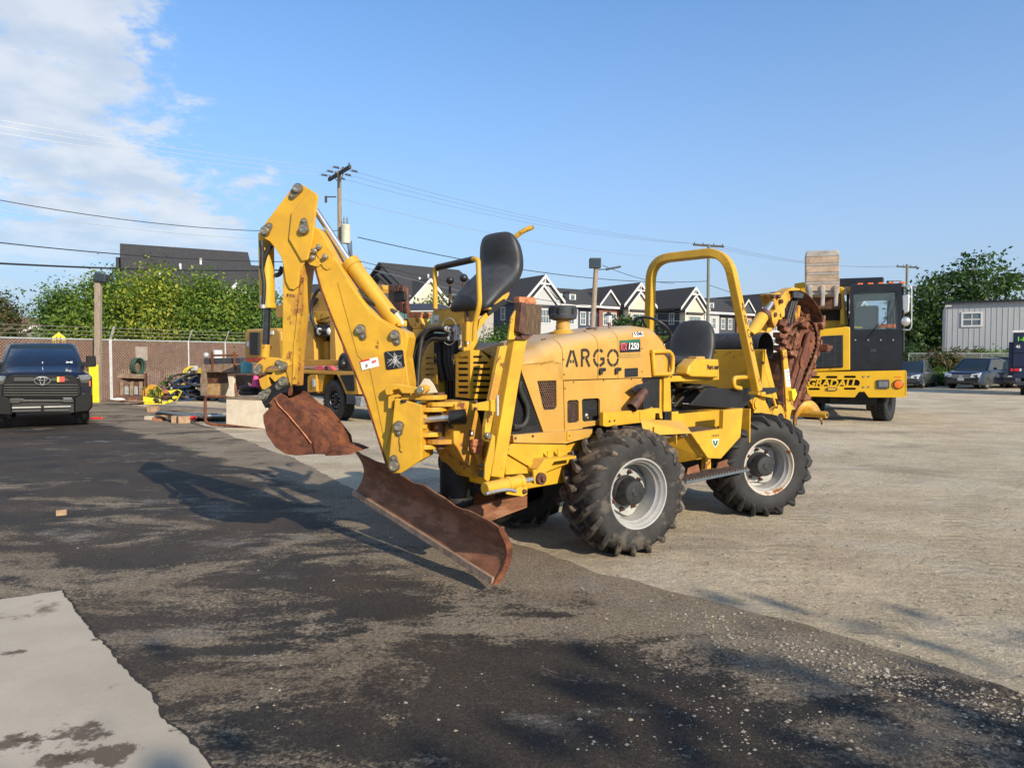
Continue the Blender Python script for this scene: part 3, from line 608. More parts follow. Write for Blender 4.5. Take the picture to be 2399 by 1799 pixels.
def rake(parent,x0,x1,y,ze,zr,w=.42,ov=.35,name='rake_board'):
    xc=(x0+x1)/2; sl=(zr-ze)/((x1-x0)/2)
    for sx,xe in ((-1,x0-ov),(1,x1+ov)):
        za=ze-sl*ov; m=MB(); m.prism([(xe,y,za+.23),(xc,y,zr+.23),(xc,y,zr+.23-w*1.3),(xe,y,za+.23-w*1.3)],(0,.1,0)); m.build(name,M['trim'],parent,bevel=0)
def wall(parent,pts,vec,mt,name='wall'):
    m=MB(); m.prism(pts,vec); return m.build(name,mt,parent)
def cross_unit(t,xc,hw,depth,sid,end,front_cols,seed,yf=0,ze=9.0,zr=11.75):
    x0,x1=xc-hw,xc+hw
    wall(t,[(x0,yf,-1),(x1,yf,-1),(x1,yf,ze),(xc,yf,zr-.05),(x0,yf,ze)],(0,.25,0),front_cols[0],'front_wall')
    wall(t,[(x0,yf+.25,-1),(x0,yf+depth,-1),(x0,yf+depth,ze),(x0,yf+.25,ze)],(.25,0,0),sid,'side_wall')
    wall(t,[(x1,yf+.25,-1),(x1,yf+depth,-1),(x1,yf+depth,ze),(x1,yf+.25,ze)],(-.25,0,0),sid,'side_wall')
    m=MB(); m.bb((x0-.06,yf+.5,-1),(x0-.002,yf+depth-.2,3.3)); m.build('brick_base',M['brick'],t)
    m=MB(); m.bb((x0-.09,yf+.3,3.3),(x0-.002,yf+depth,3.6)); m.build('band_board',M['trim'],t)
    m=MB(); m.bb((x0-.09,yf+.3,ze-.45),(x0-.002,yf+depth,ze-.1)); m.build('frieze_board',M['trim'],t)
    gable_roof(t,x0,x1,yf,yf+depth,ze,zr,'y',.45); rake(t,x0,x1,yf-.46,ze,zr,.3,.45)
    # half timbered apex and the smaller white gable over the bay
    m=MB(); m.prism([(xc-.75,yf-.42,zr-.85),(xc+.75,yf-.42,zr-.85),(xc+.75,yf-.42,zr-1.03),(xc-.75,yf-.42,zr-1.03)],(0,.08,0)); m.prism([(xc-.06,yf-.42,zr-.03),(xc+.06,yf-.42,zr-.03),(xc+.06,yf-.42,zr-.85),(xc-.06,yf-.42,zr-.85)],(0,.08,0)); m.build('apex_truss',M['trim'],t)
    m=MB(); m.prism([(xc+.1,yf-.012,zr-1.0),(x1-.3,yf-.012,ze-.1),(x0+.3,yf-.012,ze-.1)],(0,.01,0)); m.build('gable_panel',M['slate'],t)
    bx0,bx1=x0-.1,xc+1.2; bz=ze-.6; bc=(bx0+bx1)/2; bp=bz+(bx1-bx0)/2*1.02
    wall(t,[(bx0,yf-.9,-1),(bx1,yf-.9,-1),(bx1,yf-.9,bz),(bc,yf-.9,bp),(bx0,yf-.9,bz)],(0,.85,0),M['greysid'] if seed%2 else M['creamsid'],'bay_front')
    gable_roof(t,bx0,bx1,yf-.9,yf+.8,bz,bp,'y',.3); rake(t,bx0,bx1,yf-1.22,bz,bp,.26,.3)
    m=MB(); m.bb((bx0+.2,yf-1.25,bz-.55),(bx1-.2,yf-.9,bz-.3)); m.build('bay_canopy',M['shingle'],t)
    for k in range(3): window(t,((bx0+bx1)/2-.85+.85*k,yf-.92,bz-2.5),0,.70,1.6)
    for k in range(2): window(t,((bx0+bx1)/2-.5+k,yf-.92,bz-5.6),0,.70,1.7)
    window(t,(x1-.65,yf-.01,ze-2.6),0,.7,1.5); window(t,(x1-.65,yf-.01,ze-5.8),0,.8,1.7)
    for k in range(3):
        for z in (ze-2.5,ze-5.6): window(t,(x0-.01,yf+1.8+3.4*k,z),-math.pi/2,.8,1.5)
def row(label,s0,L_,cols,seed,g='townhouse rows'):
    O=Vector((4.0,90,0)); d=Vector((math.cos(rad(34)),math.sin(rad(34)),0)); t=thing('townhouse_row',label,'townhouses',O+d*s0,rad(34),g)
    cross_unit(t,0,2.7,13,cols[0],cols[0],(cols[1],),seed)
    cross_unit(t,L_,2.7,13,cols[3],cols[3],(cols[1],),seed+1)
    x0,x1=2.7,L_-2.7; n=3; zs=8.6
    for k in range(n):
        a,b=x0+(x1-x0)*k/n,x0+(x1-x0)*(k+1)/n; off=.35*(k%2)
        wall(t,[(a,1+off,-1),(b,1+off,-1),(b,1+off,zs),(a,1+off,zs)],(0,.3,0),cols[2][k],'front_wall')
        for q in range(2):
            for z in (zs-2.6,zs-5.7): window(t,(a+(b-a)*(.3+.4*q),1+off-.01,z),0,.75,1.55)
        m=MB(); m.bb((a+.25,-.6+off,2.6),(b-.25,1+off,2.8)); pr=m.build('porch_roof',M['shingle'],t)
        m=MB(); m.prism([(a+.3,-.62+off,2.8),(b-.3,-.62+off,2.8),((a+b)/2,-.62+off,3.7)],(0,1.5,0)); m.build('porch_gable',M['trim'],t)
        for q in (.32,b-a-.5):
            m=MB(); m.bb((a+q,-.5+off,-1),(a+q+.2,-.3+off,2.6)); m.build('porch_column',M['trim'],t)
        m=MB(); m.bb(((a+b)/2-.5,1+off-.05,.2),((a+b)/2+.5,1+off,2.3)); m.build('door',M['slate'],t)
    gable_roof(t,x0-1,x1+1,1,12,zs,11.0,'x',.5); m=MB(); m.bb((x0,.42,zs-.42),(x1,.62,zs-.12)); m.build('fascia',M['trim'],t)
    for xd in (x0+1.3,x0+3.6):
        m=MB(); m.bb((xd-.55,2.0,9.0),(xd+.55,4.0,10.1)); dm=m.build('dormer',M['trim'],t); m=MB(); m.prism([(xd-.75,1.75,10.1),(xd+.75,1.75,10.1),(xd+.75,4.6,10.45),(xd-.75,4.6,10.45)],(0,0,.14)); m.build('roof',M['shingle'],dm)
        m=MB(); m.bb((xd-.32,1.985,9.3),(xd+.32,1.995,9.9)); m.build('pane',M['pane'],dm)
    gx=x1-2.2; gable_roof(t,gx-1.7,gx+1.7,.6,6,8.7,10.55,'y',.25); rake(t,gx-1.7,gx+1.7,.33,8.7,10.55,.24,.25); wall(t,[(gx-1.7,.6,zs-.1),(gx+1.7,.6,zs-.1),(gx,.6,10.5)],(0,.2,0),M['slate'],'gable_wall')
    return t
row('townhouse row with navy end wall and twin white gables behind the engine hood',0,16.5,(M['navy'],M['greysid'],(M['greysid'],M['navy'],M['brick']),M['slate']),1)
row('townhouse row with charcoal end wall seen through the roll bar',27.6,18,(M['slate'],M['creamsid'],(M['greysid'],M['slate'],M['brick']),M['slate']),2)
row('townhouse row farthest right, mostly hidden by the yellow excavator',55.5,17,(M['slate'],M['greysid'],(M['brick'],M['slate'],M['greysid']),M['slate']),3)
# two older dark roofed blocks to the left, turned the same way
def block(label,uL,vL,YL,uR,vR,depth,ze_drop,sid,seed,gables):
    zr=1.7+(835-vL)/FPX*YL; YR=(zr-1.7)*FPX/(835-vR); A=Vector(((uL-CX)/FPX*YL,YL,0)); B=Vector(((uR-CX)/FPX*YR,YR,0)); d=(B-A); L_=d.length; ang=math.atan2(d.y,d.x)
    t=thing('apartment_block',label,'house',A,ang); ze=zr-ze_drop; h=depth/2
    wall(t,[(0,-h,-1),(L_,-h,-1),(L_,-h,ze),(0,-h,ze)],(0,.3,0),sid,'front_wall')
    for x,v in ((0,.3),(L_,-.3)): wall(t,[(x,-h,-1),(x,h,-1),(x,h,ze),(x,0,zr-.1),(x,-h,ze)],(v,0,0),sid,'gable_wall')
    gable_roof(t,0,L_,-h,h,ze,zr,'x',.5,.25); m=MB(); m.bb((-.4,-h-.62,ze-.75),(L_+.4,-h-.48,ze-.35)); m.build('fascia',M['trim'],t)
    for gx,gw,gh in gables:
        zg=ze-1.0; wall(t,[(gx-gw,-h-1.2,-1),(gx+gw,-h-1.2,-1),(gx+gw,-h-1.2,zg),(gx,-h-1.2,zg+gh),(gx-gw,-h-1.2,zg)],(0,1.2,0),M['creamsid'],'gable_wall'); gable_roof(t,gx-gw,gx+gw,-h-1.2,-h+2.5,zg,zg+gh,'y',.3); rake(t,gx-gw,gx+gw,-h-1.53,zg,zg+gh,.28,.3); window(t,(gx,-h-1.21,zg-2.2),0,1.0,1.6); window(t,(gx,-h-1.21,zg-5.2),0,1.0,1.6)
    for k in range(int(L_//2.6)):
        for z in (ze-2.8,ze-5.8): window(t,(1.5+2.5*k,-h-.01,z),0,.9,1.5)
    for k,x in enumerate((L_*.25,L_*.42,L_*.6)):
        z=ze+(zr-ze)*(.35+.15*k%.4); m=MB(); m.cyl((x,-h*(1-(z-ze)/(zr-ze)),z),(x,-h*(1-(z-ze)/(zr-ze)),z+.75),.11,seg=8); m.build('vent_pipe',M['trim'],t)
    wall(t,[(L_,-h+.6,-1),(L_+1.8,-h+.6,-1),(L_+1.8,h-.6,-1),(L_,h-.6,-1)],(0,0,ze-.5),sid,'end_wing'); gable_roof(t,L_-.5,L_+1.8,-h+.8,h-.8,ze-.6,zr-1.2,'x',.35)
    wall(t,[(-.6,-h+.6,-1),(0,-h+.6,-1),(0,h-.6,-1),(-.6,h-.6,-1)],(0,0,ze-.5),sid,'end_wing'); gable_roof(t,-.5,.5,-h+.8,h-.8,ze-.6,zr-1.2,'x',.35)
    return t
block('long dark shingle roof rising above the bright trees on the left',302,580,64,572,598,11,4.6,M['creamsid'],1,((8.2,1.9,2.0),))
block('dark roofed house with cream gable between backhoe arm and seat rail',898,622,78,1068,638,11,3.4,M['beigesid'],2,((1.6,2.3,2.3),))
block('low dark roof glimpsed between stick and boom of the backhoe',735,671,100,880,668,9,2.2,M['slate'],3,())
# small grey house, far left
hx=(88-CX)/FPX*52; t=thing('small_house','small grey house with brown hipped roof and white gable trim at the far left','house',(hx,52,0),rad(8))
wall(t,[(-1.55,0,-.5),(1.55,0,-.5),(1.55,0,2.95),(0,0,3.75),(-1.55,0,2.95)],(0,.3,0),mat('grey_siding',(.17,.165,.18),.7,var=.1),'front_wall')
gable_roof(t,-1.55,1.55,0,4,2.95,3.75,'y',.35,.1,M['shinglebrown']); rake(t,-1.55,1.55,-.37,2.95,3.75,.13,.35); window(t,(.25,-.01,1.35),0,1.7,1.25)
wall(t,[(-3.6,1.5,-.5),(1.8,1.5,-.5),(1.8,7,-.5),(-3.6,7,-.5)],(0,0,3.3),M['beigesid'],'main_wall'); gable_roof(t,-3.4,1.6,1.6,7,2.9,4.6,'x',.3,.12,M['shinglebrown'])
# ---------------------------------------------------------------- metal shed at the right
M['shed']=mat('grey_metal_siding',(.40,.405,.41),.5,.2,var=.06,vscale=2,streak=(3,3,.3))
SH=Frame(((2213-CX)/FPX*47,47,0),-30); t=thing('metal_shed','grey ribbed metal shed with one small white window at the right','shed',SH.O,rad(-30))
ztl=1.7+(835-712)/FPX*47; Ls=16
m=MB(); m.prism([(0,0,-.2),(Ls,0,-.2),(Ls,0,ztl),(0,0,ztl)],(0,9,0)); m.build('wall',M['shed'],t)
for k in range(54):
    m=MB(); m.bb((.1+k*.30,-.018,-.2),(.1+k*.30+.04,0.001,ztl-.05)); m.build('wall_rib',M['shed'],t)
m=MB(); m.prism([(-.15,-.25,ztl),(Ls,-.25,ztl),(Ls,4.6,ztl+.35),(-.15,4.6,ztl+.35)],(0,0,.08)); m.build('roof',M['shed'],t)
m=MB(); m.bb((-.15,-.29,ztl-.02),(Ls,-.22,ztl+.11)); m.build('gutter',M['blackpaint'],t)
q=SH.onb((2262,740),0); window(t,(q.x+.35,-.012,q.z-.62),0,.95,.75)
m=MB(); q=SH.onb((2222,717),-.1); m.box(q,(.35,.2,.12)); m.build('downspout_light',M['trim'],t)
# hedge and low fence along the far right edge
def hedge(label,u,v,Y,w,h,pal,seed,n=2500,sz=.14,g='shrubs along the far fence'):
    X=(u-CX)/FPX*Y; t=thing('shrub',label,'shrub',(X,Y,0),0,g); foliage('crown',[(-w*.25,0,h*.45,w*.3,.6,h*.45),(w*.22,0,h*.4,w*.3,.6,h*.4),(0,0,h*.65,w*.2,.5,h*.3)],n,sz,LV[pal],t,seed,.25); m=MB()
    for k in range(5): m.cyl((w*(k-2)*.15,0,0),(w*(k-2)*.18,0,h*.7),.02,seg=5)
    m.build('stems',M['bark'],t); return t
hedge('dark green shrub right beside the excavator cab mirror',2150,0,44,2.4,2.6,'dark',51)
hedge('dusty shrub between the silver saloon and the dark crossover',2205,0,43,2.6,2.2,'olive',52)
hedge('low green bush at the foot of the far fence',2200,0,41.5,1.6,.9,'mid',53,1500)
hedge('olive shrub under the left corner of the metal shed',2240,0,44,2.6,2.4,'olive',54)
hedge('dark shrub below the shed window',2285,0,44,3.0,2.4,'dark',55)
hedge('dark shrub beneath the ribbed shed wall',2330,0,44,3.0,2.3,'mid',56)
hedge('dark shrub behind the blue bin truck',2385,0,45,3.2,2.4,'dark',57)
t=thing('wire_fence','low chain link fence in front of the shrubs at the far right','fence',(24,43,0))
for k in range(7):
    m=MB(); m.cyl((k*2.2,0,0),(k*2.2,0,1.9),.03,seg=8); m.build('post',M['steel'],t)
m=MB(); m.cyl((0,0,1.88),(13.5,0,1.88),.022,seg=6); m.build('top_rail',M['steel'],t)
m=MB()
for d in (1,-1):
    for k in range(110):
        x=k*.125; p,q=Vector((x,0,0 if d>0 else 1.85)),Vector((x+1.85,0,1.85 if d>0 else 0)); m.quad(p,q,q+Vector((.012,0,0)),p+Vector((.012,0,0)))
o=m.build('wire_mesh',M['steel'],t); o['kind']='stuff'
# ---------------------------------------------------------------- utility poles and wires
M['pole']=mat('creosote_pole',(.26,.20,.13),.85,var=.3,vscale=4,streak=(5,5,.4),bump=.3); M['poledark']=mat('dark_crossarm',(.045,.038,.032),.8,var=.3)
M['poleg']=mat('green_grey_pole',(.15,.16,.12),.85,var=.25,streak=(5,5,.4)); M['insul']=mat('grey_insulator',(.12,.13,.15),.35,var=.1)
pA=Vector(((799-CX)/FPX*45,45,0)); pB=Vector(((1657-CX)/FPX*75,75,0)); pC=Vector(((2120-CX)/FPX*94,94,0)); lineA=(pB-pA).normalized(); perpA=Vector((lineA.y,-lineA.x,0))
def upole(label,p,h,arm,am,armdir,mt,r=.17,g='utility poles along the street',double=False):
    t=thing('utility_pole',label,'utility pole',p,0,g); m=MB(); m.cyl((0,0,-.3),(0,0,h),r,r*.75,seg=12); m.build('post',mt,t,smooth=60)
    m=MB(); ad=armdir; m.bar([ad*-arm+Vector((0,0,h-am)),ad*arm+Vector((0,0,h-am))],.16,.2); m.build('crossarm',M['poledark'],t)
    for s in (-.92,-.35,.35,.92):
        m=MB(); q=ad*(arm*s)+Vector((0,0,h-am+.08)); m.lathe(q,(0,0,1),[(.03,0),(.07,.05),(.04,.08),(.07,.13),(.03,.2),(0,.22)],8); m.build('insulator',M['insul'],t,smooth=50)
    for s in (-1,1):
        m=MB(); m.bar([ad*(arm*.5*s)+Vector((0,0,h-am)),Vector((0,0,h-am-.65))],.04,.04); m.build('arm_brace',M['steel'],t)
    return t
hA=13.55; ua=upole('wooden utility pole with transformer can and slanting crossarm',pA,hA-.25,1.9,.15,(Vector((.55,-.835,0))).normalized(),M['pole'])
for sg in (-1,1):
    for k in (-1,0,1):
        m=MB(); o=Vector((.55,-.835,0)).normalized()*(1.1*k)+Vector((0,0,hA-.38)); dd=lineA*sg; 
        m.cyl(o,o+dd*.95+Vector((0,0,-.05)),.018,seg=6)
        for q in range(5): m.cyl(o+dd*(.45+.08*q),o+dd*(.48+.08*q),.075,seg=8)
        m.build('strain_insulator',M['insul'],ua)
m=MB(); m.lathe((.44,-.28,8.75),(0,0,1),[(0,0),(.27,0),(.29,.05),(.29,1.05),(.31,1.08),(.31,1.13),(.15,1.2),(0,1.2)],20); tf=m.build('transformer',mat('cream_transformer',(.55,.54,.44),.45,var=.08,rust=.2),ua,smooth=40)
for dx in (-.1,.1):
    m=MB(); m.lathe((.44+dx,-.28,9.95),(0,0,1),[(.05,0),(.07,.1),(.04,.2),(.06,.3),(.02,.45)],8); m.build('bushing',M['insul'],tf,smooth=50)
m=MB(); m.box((.3,-.2,9.3),(.35,.12,.5)); m.build('bracket',M['steel'],ua)
m=MB(); m.box((-.5,-.2,hA-1.9),(.7,.06,.07)); m.box((-.8,-.2,hA-2.05),(.13,.13,.4)); m.build('cutout_switch',M['poledark'],ua)
for k in range(4):
    m=MB(); m.tube(fillet([(.5+.1*k,-.3,8.9),(.72+.05*k,-.35,7.6-.2*k),(.8-.1*k,-.3,6.6),(.5-.2*k,-.2,6.0+.4*k),(.15,0,6.6+.5*k)],.4,5),.03,6); m.build('drop_cable',M['hose'],ua)
ub=upole('grey green utility pole rising behind the roll bar',pB,13.45,1.9,.15,Vector((.93,.36,0)).normalized(),M['poleg'],.19)
uc=upole('utility pole beside the right excavator cab',pC,13.8,1.7,.35,Vector((.95,.3,0)),M['poleg'],.2)
m=MB(); m.box((-1.6,0,11.6),(1.8,.1,.1)); m.ball((-1.9,0,11.4),.2,8); m.ball((-2.5,0,11.5),.2,8); m.build('lower_bracket',M['poledark'],uc)
ud=upole('far utility pole half hidden by the windswept tree',Vector(((2172-CX)/FPX*112,112,0)),12.6,3.0,.1,Vector((.97,.2,0)),M['poleg'],.2)
M['wireblk']=mat('black_cable',(.02,.022,.028),.6,var=0); M['wirealu']=mat('bright_conductor',(.42,.43,.45),.45,.5,var=0); M['wiregrey']=mat('grey_conductor',(.16,.17,.20),.5,.3,var=0)
def wire(label,p,q,s,r,mt,g=None):
    m=MB(); m.tube(sag(p,q,s,26),r,5); o=m.build('overhead_wire',mt,None); tag(o,label,'wire',g or 'overhead wires of the street line'); return o
p0=pA-lineA*46
for k,(o,lb) in enumerate(((1.05,'nearest'),(.1,'middle'),(-1.05,'farthest'))):
    off=Vector((.55,-.835,0)).normalized()*o
    wire('bright conductor leaving the transformer pole to the left, %s of three'%lb,pA+off+Vector((0,0,hA-.42))-lineA,p0+off*1.2+Vector((0,0,13.9)),1.3,.009,M['wirealu'])
    wire('thin conductor from the transformer pole to the roll bar pole, %s of three'%lb,pA+off+Vector((0,0,hA-.42))+lineA,pB+Vector((.93,.36,0))*(1.6*o)+Vector((0,0,13.4)),.8,.010,M['wiregrey'])
    wire('thin conductor from the roll bar pole to the pole beside the cab, %s of three'%lb,pB+Vector((.93,.36,0))*(1.6*o)+Vector((0,0,13.4)),pC+Vector((.95,.3,0))*(1.5*o)+Vector((0,0,13.6)),.9,.013,M['wiregrey'])
def wz(u,v,Y): return atY(u,v,Y)
wire('neutral wire below the crossarm running left to the picture edge',pA+Vector((0,0,9.6)),wz(-60,458,31),.55,.020,M['wireblk'])
wire('pale wire just under the neutral on the left',pA+Vector((0,0,9.1)),wz(-60,482,31),.5,.012,M['wirealu'])
wire('upper black telephone cable at the left',wz(-60,562,31),wz(812,612,45),.35,.026,M['wireblk'])
wire('thick lower black cable at the left',wz(-60,614,30),wz(830,628,45),.25,.045,M['wireblk'])
wire('neutral wire from the transformer pole across to the roll bar pole',pA+Vector((0,0,11.6)),pB+Vector((0,0,11.9)),.9,.016,M['wirealu'])
wire('black secondary cable sagging right from the transformer pole',wz(838,556,45),pB+Vector((0,0,9.6)),1.0,.030,M['wireblk'])
wire('upper telephone cable crossing in front of the townhouses',wz(835,610,45),wz(1660,737,75),.9,.022,M['wireblk'])
wire('lower telephone cable crossing in front of the townhouses',wz(850,626,45),wz(1660,752,75),1.0,.022,M['wiregrey'])
wire('cable from the roll bar pole down toward the excavator',wz(1662,668,75),wz(1960,735,80),.5,.028,M['wireblk'])
wire('service drop from the wooden light pole to the right',wz(1412,622,48),wz(1580,664,72),.3,.022,M['wireblk'])
# wooden light pole in the middle, and the street lantern
LPY=46; lx=(1391-CX)/FPX*LPY; t=thing('light_pole','bare wooden light pole with twin lamp heads behind the engine hood','light pole',(lx,LPY,0))
zt_=1.7+(835-628)/FPX*LPY
m=MB(); m.cyl((-.3,0,-.2),(.12,0,zt_),.20,.15,seg=12); m.build('post',M['timber'],t,smooth=60)
m=MB(); m.bb((-.32,-.3,zt_-.05),(.42,.25,zt_+.58)); f_=m.build('floodlight',M['plas'],t,bevel=.05)
m=MB(); m.bb((-.25,-.312,zt_+.05),(.35,-.302,zt_+.48)); m.build('lens',M['glass'],f_)
m=MB(); m.bar([(.15,0,zt_-.15),(.9,-.1,zt_-.12)],.06,.06); m.loft([[Vector((.75+.95*k,-.1+y,zt_-.15+.18*k+z)) for y,z in ((-.16+.06*k,-.05),(.16-.06*k,-.05),(.16-.06*k,.07),(-.16+.06*k,.07))] for k in (0,1)]); m.build('street_light_head',M['plas'],t,bevel=.02)
LY=38; t=thing('street_lantern','small traditional street lantern with black cap behind the hood','lantern',((1425-CX)/FPX*LY,LY,0)); zl=1.7+(835-757)/FPX*LY
m=MB(); m.cyl((0,0,0),(0,0,zl),.05,.04,seg=10); m.build('post',M['blackpaint'],t,smooth=60)
m=MB(); m.lathe((0,0,zl),(0,0,1),[(.05,0),(.11,.02),(.165,.38),(.165,.40)],6); m.build('lamp_glass',M['lens'],t)
m=MB(); m.lathe((0,0,zl+.40),(0,0,1),[(.20,0),(.21,.02),(.10,.14),(.04,.18),(.02,.26),(0,.26)],8); m.build('lamp_cap',M['blackpaint'],t)
# ================================================================ TRENCHER (backhoe, blade, digging chain)
T=Frame((.50,6.68),222)                      # x: machine forward, y: side towards the yard's near edge, z: up
tr=thing('trencher','yellow ride-on trencher lettered ARGO with raised backhoe arm and rusty front blade','trencher',(.50,6.68,0),rad(222))
def S(b): return lambda *uv:[T.onb(p,b) for p in uv]
def Fa(a): return lambda *uv:[T.ona(p,a) for p in uv]
def pip(p,poly):
    x,y=p; ins=False; n=len(poly)
    for i in range(n):
        x1,y1=poly[i]; x2,y2=poly[(i+1)%n]
        if (y1>y)!=(y2>y) and x<(x2-x1)*(y-y1)/(y2-y1)+x1: ins=not ins
    return ins
def hexgrille(poly,b,pitch,mt,name,parent):
    p2=[(p.x,p.z) for p in poly]; x0=min(p[0] for p in p2); x1=max(p[0] for p in p2); z0=min(p[1] for p in p2); z1=max(p[1] for p in p2)
    m=MB(); R=pitch/math.sqrt(3); ri=R*.74; j=0; z=z0
    while z<z1+pitch:
        x=x0+(pitch/2 if j%2 else 0)
        while x<x1+pitch:
            if pip((x,z),p2):
                o=[Vector((x+R*math.sin(math.pi*k/3),b,z+R*math.cos(math.pi*k/3))) for k in range(6)]
                i=[Vector((x+ri*math.sin(math.pi*k/3),b,z+ri*math.cos(math.pi*k/3))) for k in range(6)]
                m.add(o+i,[(k,(k+1)%6,6+(k+1)%6,6+k) for k in range(6)])
                w=[q-Vector((0,.006,0)) for q in i]; m.add(i+w,[(k,(k+1)%6,6+(k+1)%6,6+k) for k in range(6)])
            x+=pitch
        z+=R*1.5; j+=1
    return m.build(name,mt,parent)
def bolts(pts,n,r,h,mt,parent,name='bolt'):
    for p in pts:
        b=MB(); p=Vector(p); b.cyl(p-Vector(n)*.004,p+Vector(n)*h,r,r*.85,seg=6); b.build(name,mt,parent,bevel=r*.12)
Y1=Vector((0,1,0))
# ---- wheels
WR=.548
def tyre_parts(parent,sgn,mats,seed):
    prof=[(.285,.18),(.302,.212),(.36,.232),(.43,.232),(.478,.212),(.503,.165),(.512,.09),(.514,0),(.512,-.09),(.503,-.165),(.478,-.212),(.43,-.232),(.36,-.232),(.302,-.212),(.285,-.18)]
    t=MB(); t.lathe((0,0,0),(0,1,0),prof,48,close=False); t.build('tyre',mats[0],parent,smooth=40,fixn=True)
    lug=MB(); n=19; r_=random.Random(seed)
    for side in (1,-1):
        for k in range(n):
            base=2*math.pi*(k+(.5 if side<0 else 0))/n; rings=[]
            for q in range(9):
                s=q/8; ang=base+ .40*s**1.25
                if s<.78: yy=-.012+ .215*(s/.78); rr=.508-.012*(s/.78)**4
                else: e=(s-.78)/.22; yy=.203+.026*e; rr=.494-.062*e
                hgt=.050*(1-.65*max(0,(s-.78)/.22))*(1+.06*r_.uniform(-1,1)); w=.034-.006*s; w2=.021-.003*s
                tang=Vector((-math.sin(ang),0,math.cos(ang))); nrm=Vector((math.cos(ang),0,math.sin(ang)))
                out=(nrm*(1-.55*max(0,(s-.72)/.28))+Vector((0,side,0))*.9*max(0,(s-.72)/.28)).normalized()
                c=nrm*rr+Vector((0,side*yy,0))
                td=(tang+Vector((0,-side*1.0,0))*.75).normalized()
                rings.append([c-td*w-out*.012,c-td*w2+out*hgt,c+td*w2+out*hgt,c+td*w-out*.012])
            lug.loft(rings)
    lug.build('tread_lugs',mats[1],parent,bevel=.006,seg=1,smooth=35,fixn=True)
def rim_parts(parent,mr,flange):
    r=MB(); r.lathe((0,0,0),(0,1,0),[(.286,.182),(.268,.176),(.262,.150),(.246,.135),(.240,.05),(.236,-.02),(.19,-.03),(.0,-.03)],40); r.build('rim',mr,parent,smooth=40)
    f=MB(); f.lathe((0,0,0),(0,1,0),[(.284,.17),(.306,.196),(.309,.210),(.302,.217),(.292,.214),(.286,.196),(.270,.178)],48); f.build('rim_flange',flange,parent,smooth=50)
    d=MB(); pts=[]
    for k in range(48):
        t=2*math.pi*k/48; lob=.215+.022*math.cos(4*t+.8); pts.append(Vector((math.cos(t)*lob,-.028,math.sin(t)*lob)))
    d.prism(pts,(0,.04,0)); d.build('rim_disc',mr,parent,bevel=.005)
    h=MB(); h.lathe((0,.012,0),(0,1,0),[(.135,0),(.135,.03),(.118,.045),(.112,.13),(.10,.148),(.04,.150),(.03,.158),(0,.158)],28); h.build('hub',M['hub'],parent,smooth=35)
    for k in range(8):
        t=2*math.pi*k/8+.35; b=MB(); c=Vector((math.cos(t)*.165,0,math.sin(t)*.165)); b.cyl(c+Vector((0,.008,0)),c+Vector((0,.038,0)),.019,seg=6); b.cyl(c+Vector((0,.03,0)),c+Vector((0,.062,0)),.010,seg=8); b.build('lug_nut',M['rustdark'],parent)
    v=MB(); c=Vector((.10,0,-.225)); v.tube([c+Vector((0,.03,0)),c+Vector((0,.09,-.008)),c+Vector((0,.12,-.01))],.006); v.build('valve_stem',M['pin'],parent)
def wheel(pos,yaw,near,mt,mr,flange,seed,spin):
    w=bpy.data.objects.new('wheel',None); C.objects.link(w); w.parent=tr; w.location=pos; w.rotation_euler=(0,spin,rad(yaw if near else yaw+180)); w.rotation_mode='XYZ'
    w.rotation_mode='QUATERNION'; w.rotation_quaternion=(Matrix.Rotation(rad(yaw if near else yaw+180),3,'Z')@Matrix.Rotation(spin,3,'Y')).to_quaternion()
    tyre_parts(w,1,mt,seed); rim_parts(w,mr,flange)
zc=WR-.016
wheel((-.03,.685,zc),-13,True,(M['tyre'],M['lugs']),M['rim'],M['rim'],1,.1)
wheel((-2.29,.70,zc),-27,True,(M['tyreclean'],M['tyreclean']),M['rim'],M['rimrust'],2,.5)
wheel((-.03,-.685,zc),-13,False,(M['tyre'],M['lugs']),M['rim'],M['rim'],3,.3)
wheel((-2.29,-.70,zc),-27,False,(M['tyreclean'],M['tyreclean']),M['rim'],M['rimrust'],4,.7)
ax=MB(); ax.cyl((-.03,-.55,zc),(-.03,.55,zc),.09); ax.bb((-.2,-.16,zc-.14),(.14,.16,zc+.16)); ax.build('front_axle',M['darkvoid'],tr,bevel=.01)
ax=MB(); ax.cyl((-2.29,-.55,zc),(-2.29,.55,zc),.09); ax.bb((-2.46,-.16,zc-.14),(-2.12,.16,zc+.16)); ax.build('rear_axle',M['darkvoid'],tr,bevel=.01)

# ---- chassis
m=MB(); m.bb((-3.0,-.36,.60),(.95,.36,.98)); m.build('chassis',M['yel'],tr,bevel=.012)
s=S(.44)
pl=s(KD(740,512),KD(1205,522),KD(1208,620),KD(1300,618),KD(1290,660),KD(1030,760),KD(680,780),KD(690,560))
m=MB(); m.prism(pl,(0,-.05,0)); m.build('side_frame',M['yel'],tr,bevel=.006)
s=S(.47); m=MB(); m.bar([T.onb(KD(700,575),.455),T.onb(KD(965,735),.455)],.05,.02,(0,1,0)); m.build('gusset',M['yel'],tr,bevel=.004)
rail=S(.46)(KD(745,440),KD(1010,418),KD(1430,388),KD(1428,450),KD(1200,512),KD(900,508),KD(750,505))
m=MB(); m.prism(rail,(0,-.06,0)); m.build('frame_rail',M['yelpale'],tr,bevel=.006)
bolts(S(.462)(KD(765,465),KD(915,448),KD(1225,445)),Y1,.012,.008,M['rustdark'],tr)
m=MB(); m.prism(S(.47)(KD(1215,405),KD(1240,405),KD(1240,485),KD(1212,485)),(0,-.012,0)); m.build('latch_tab',M['yel'],tr,bevel=.003)
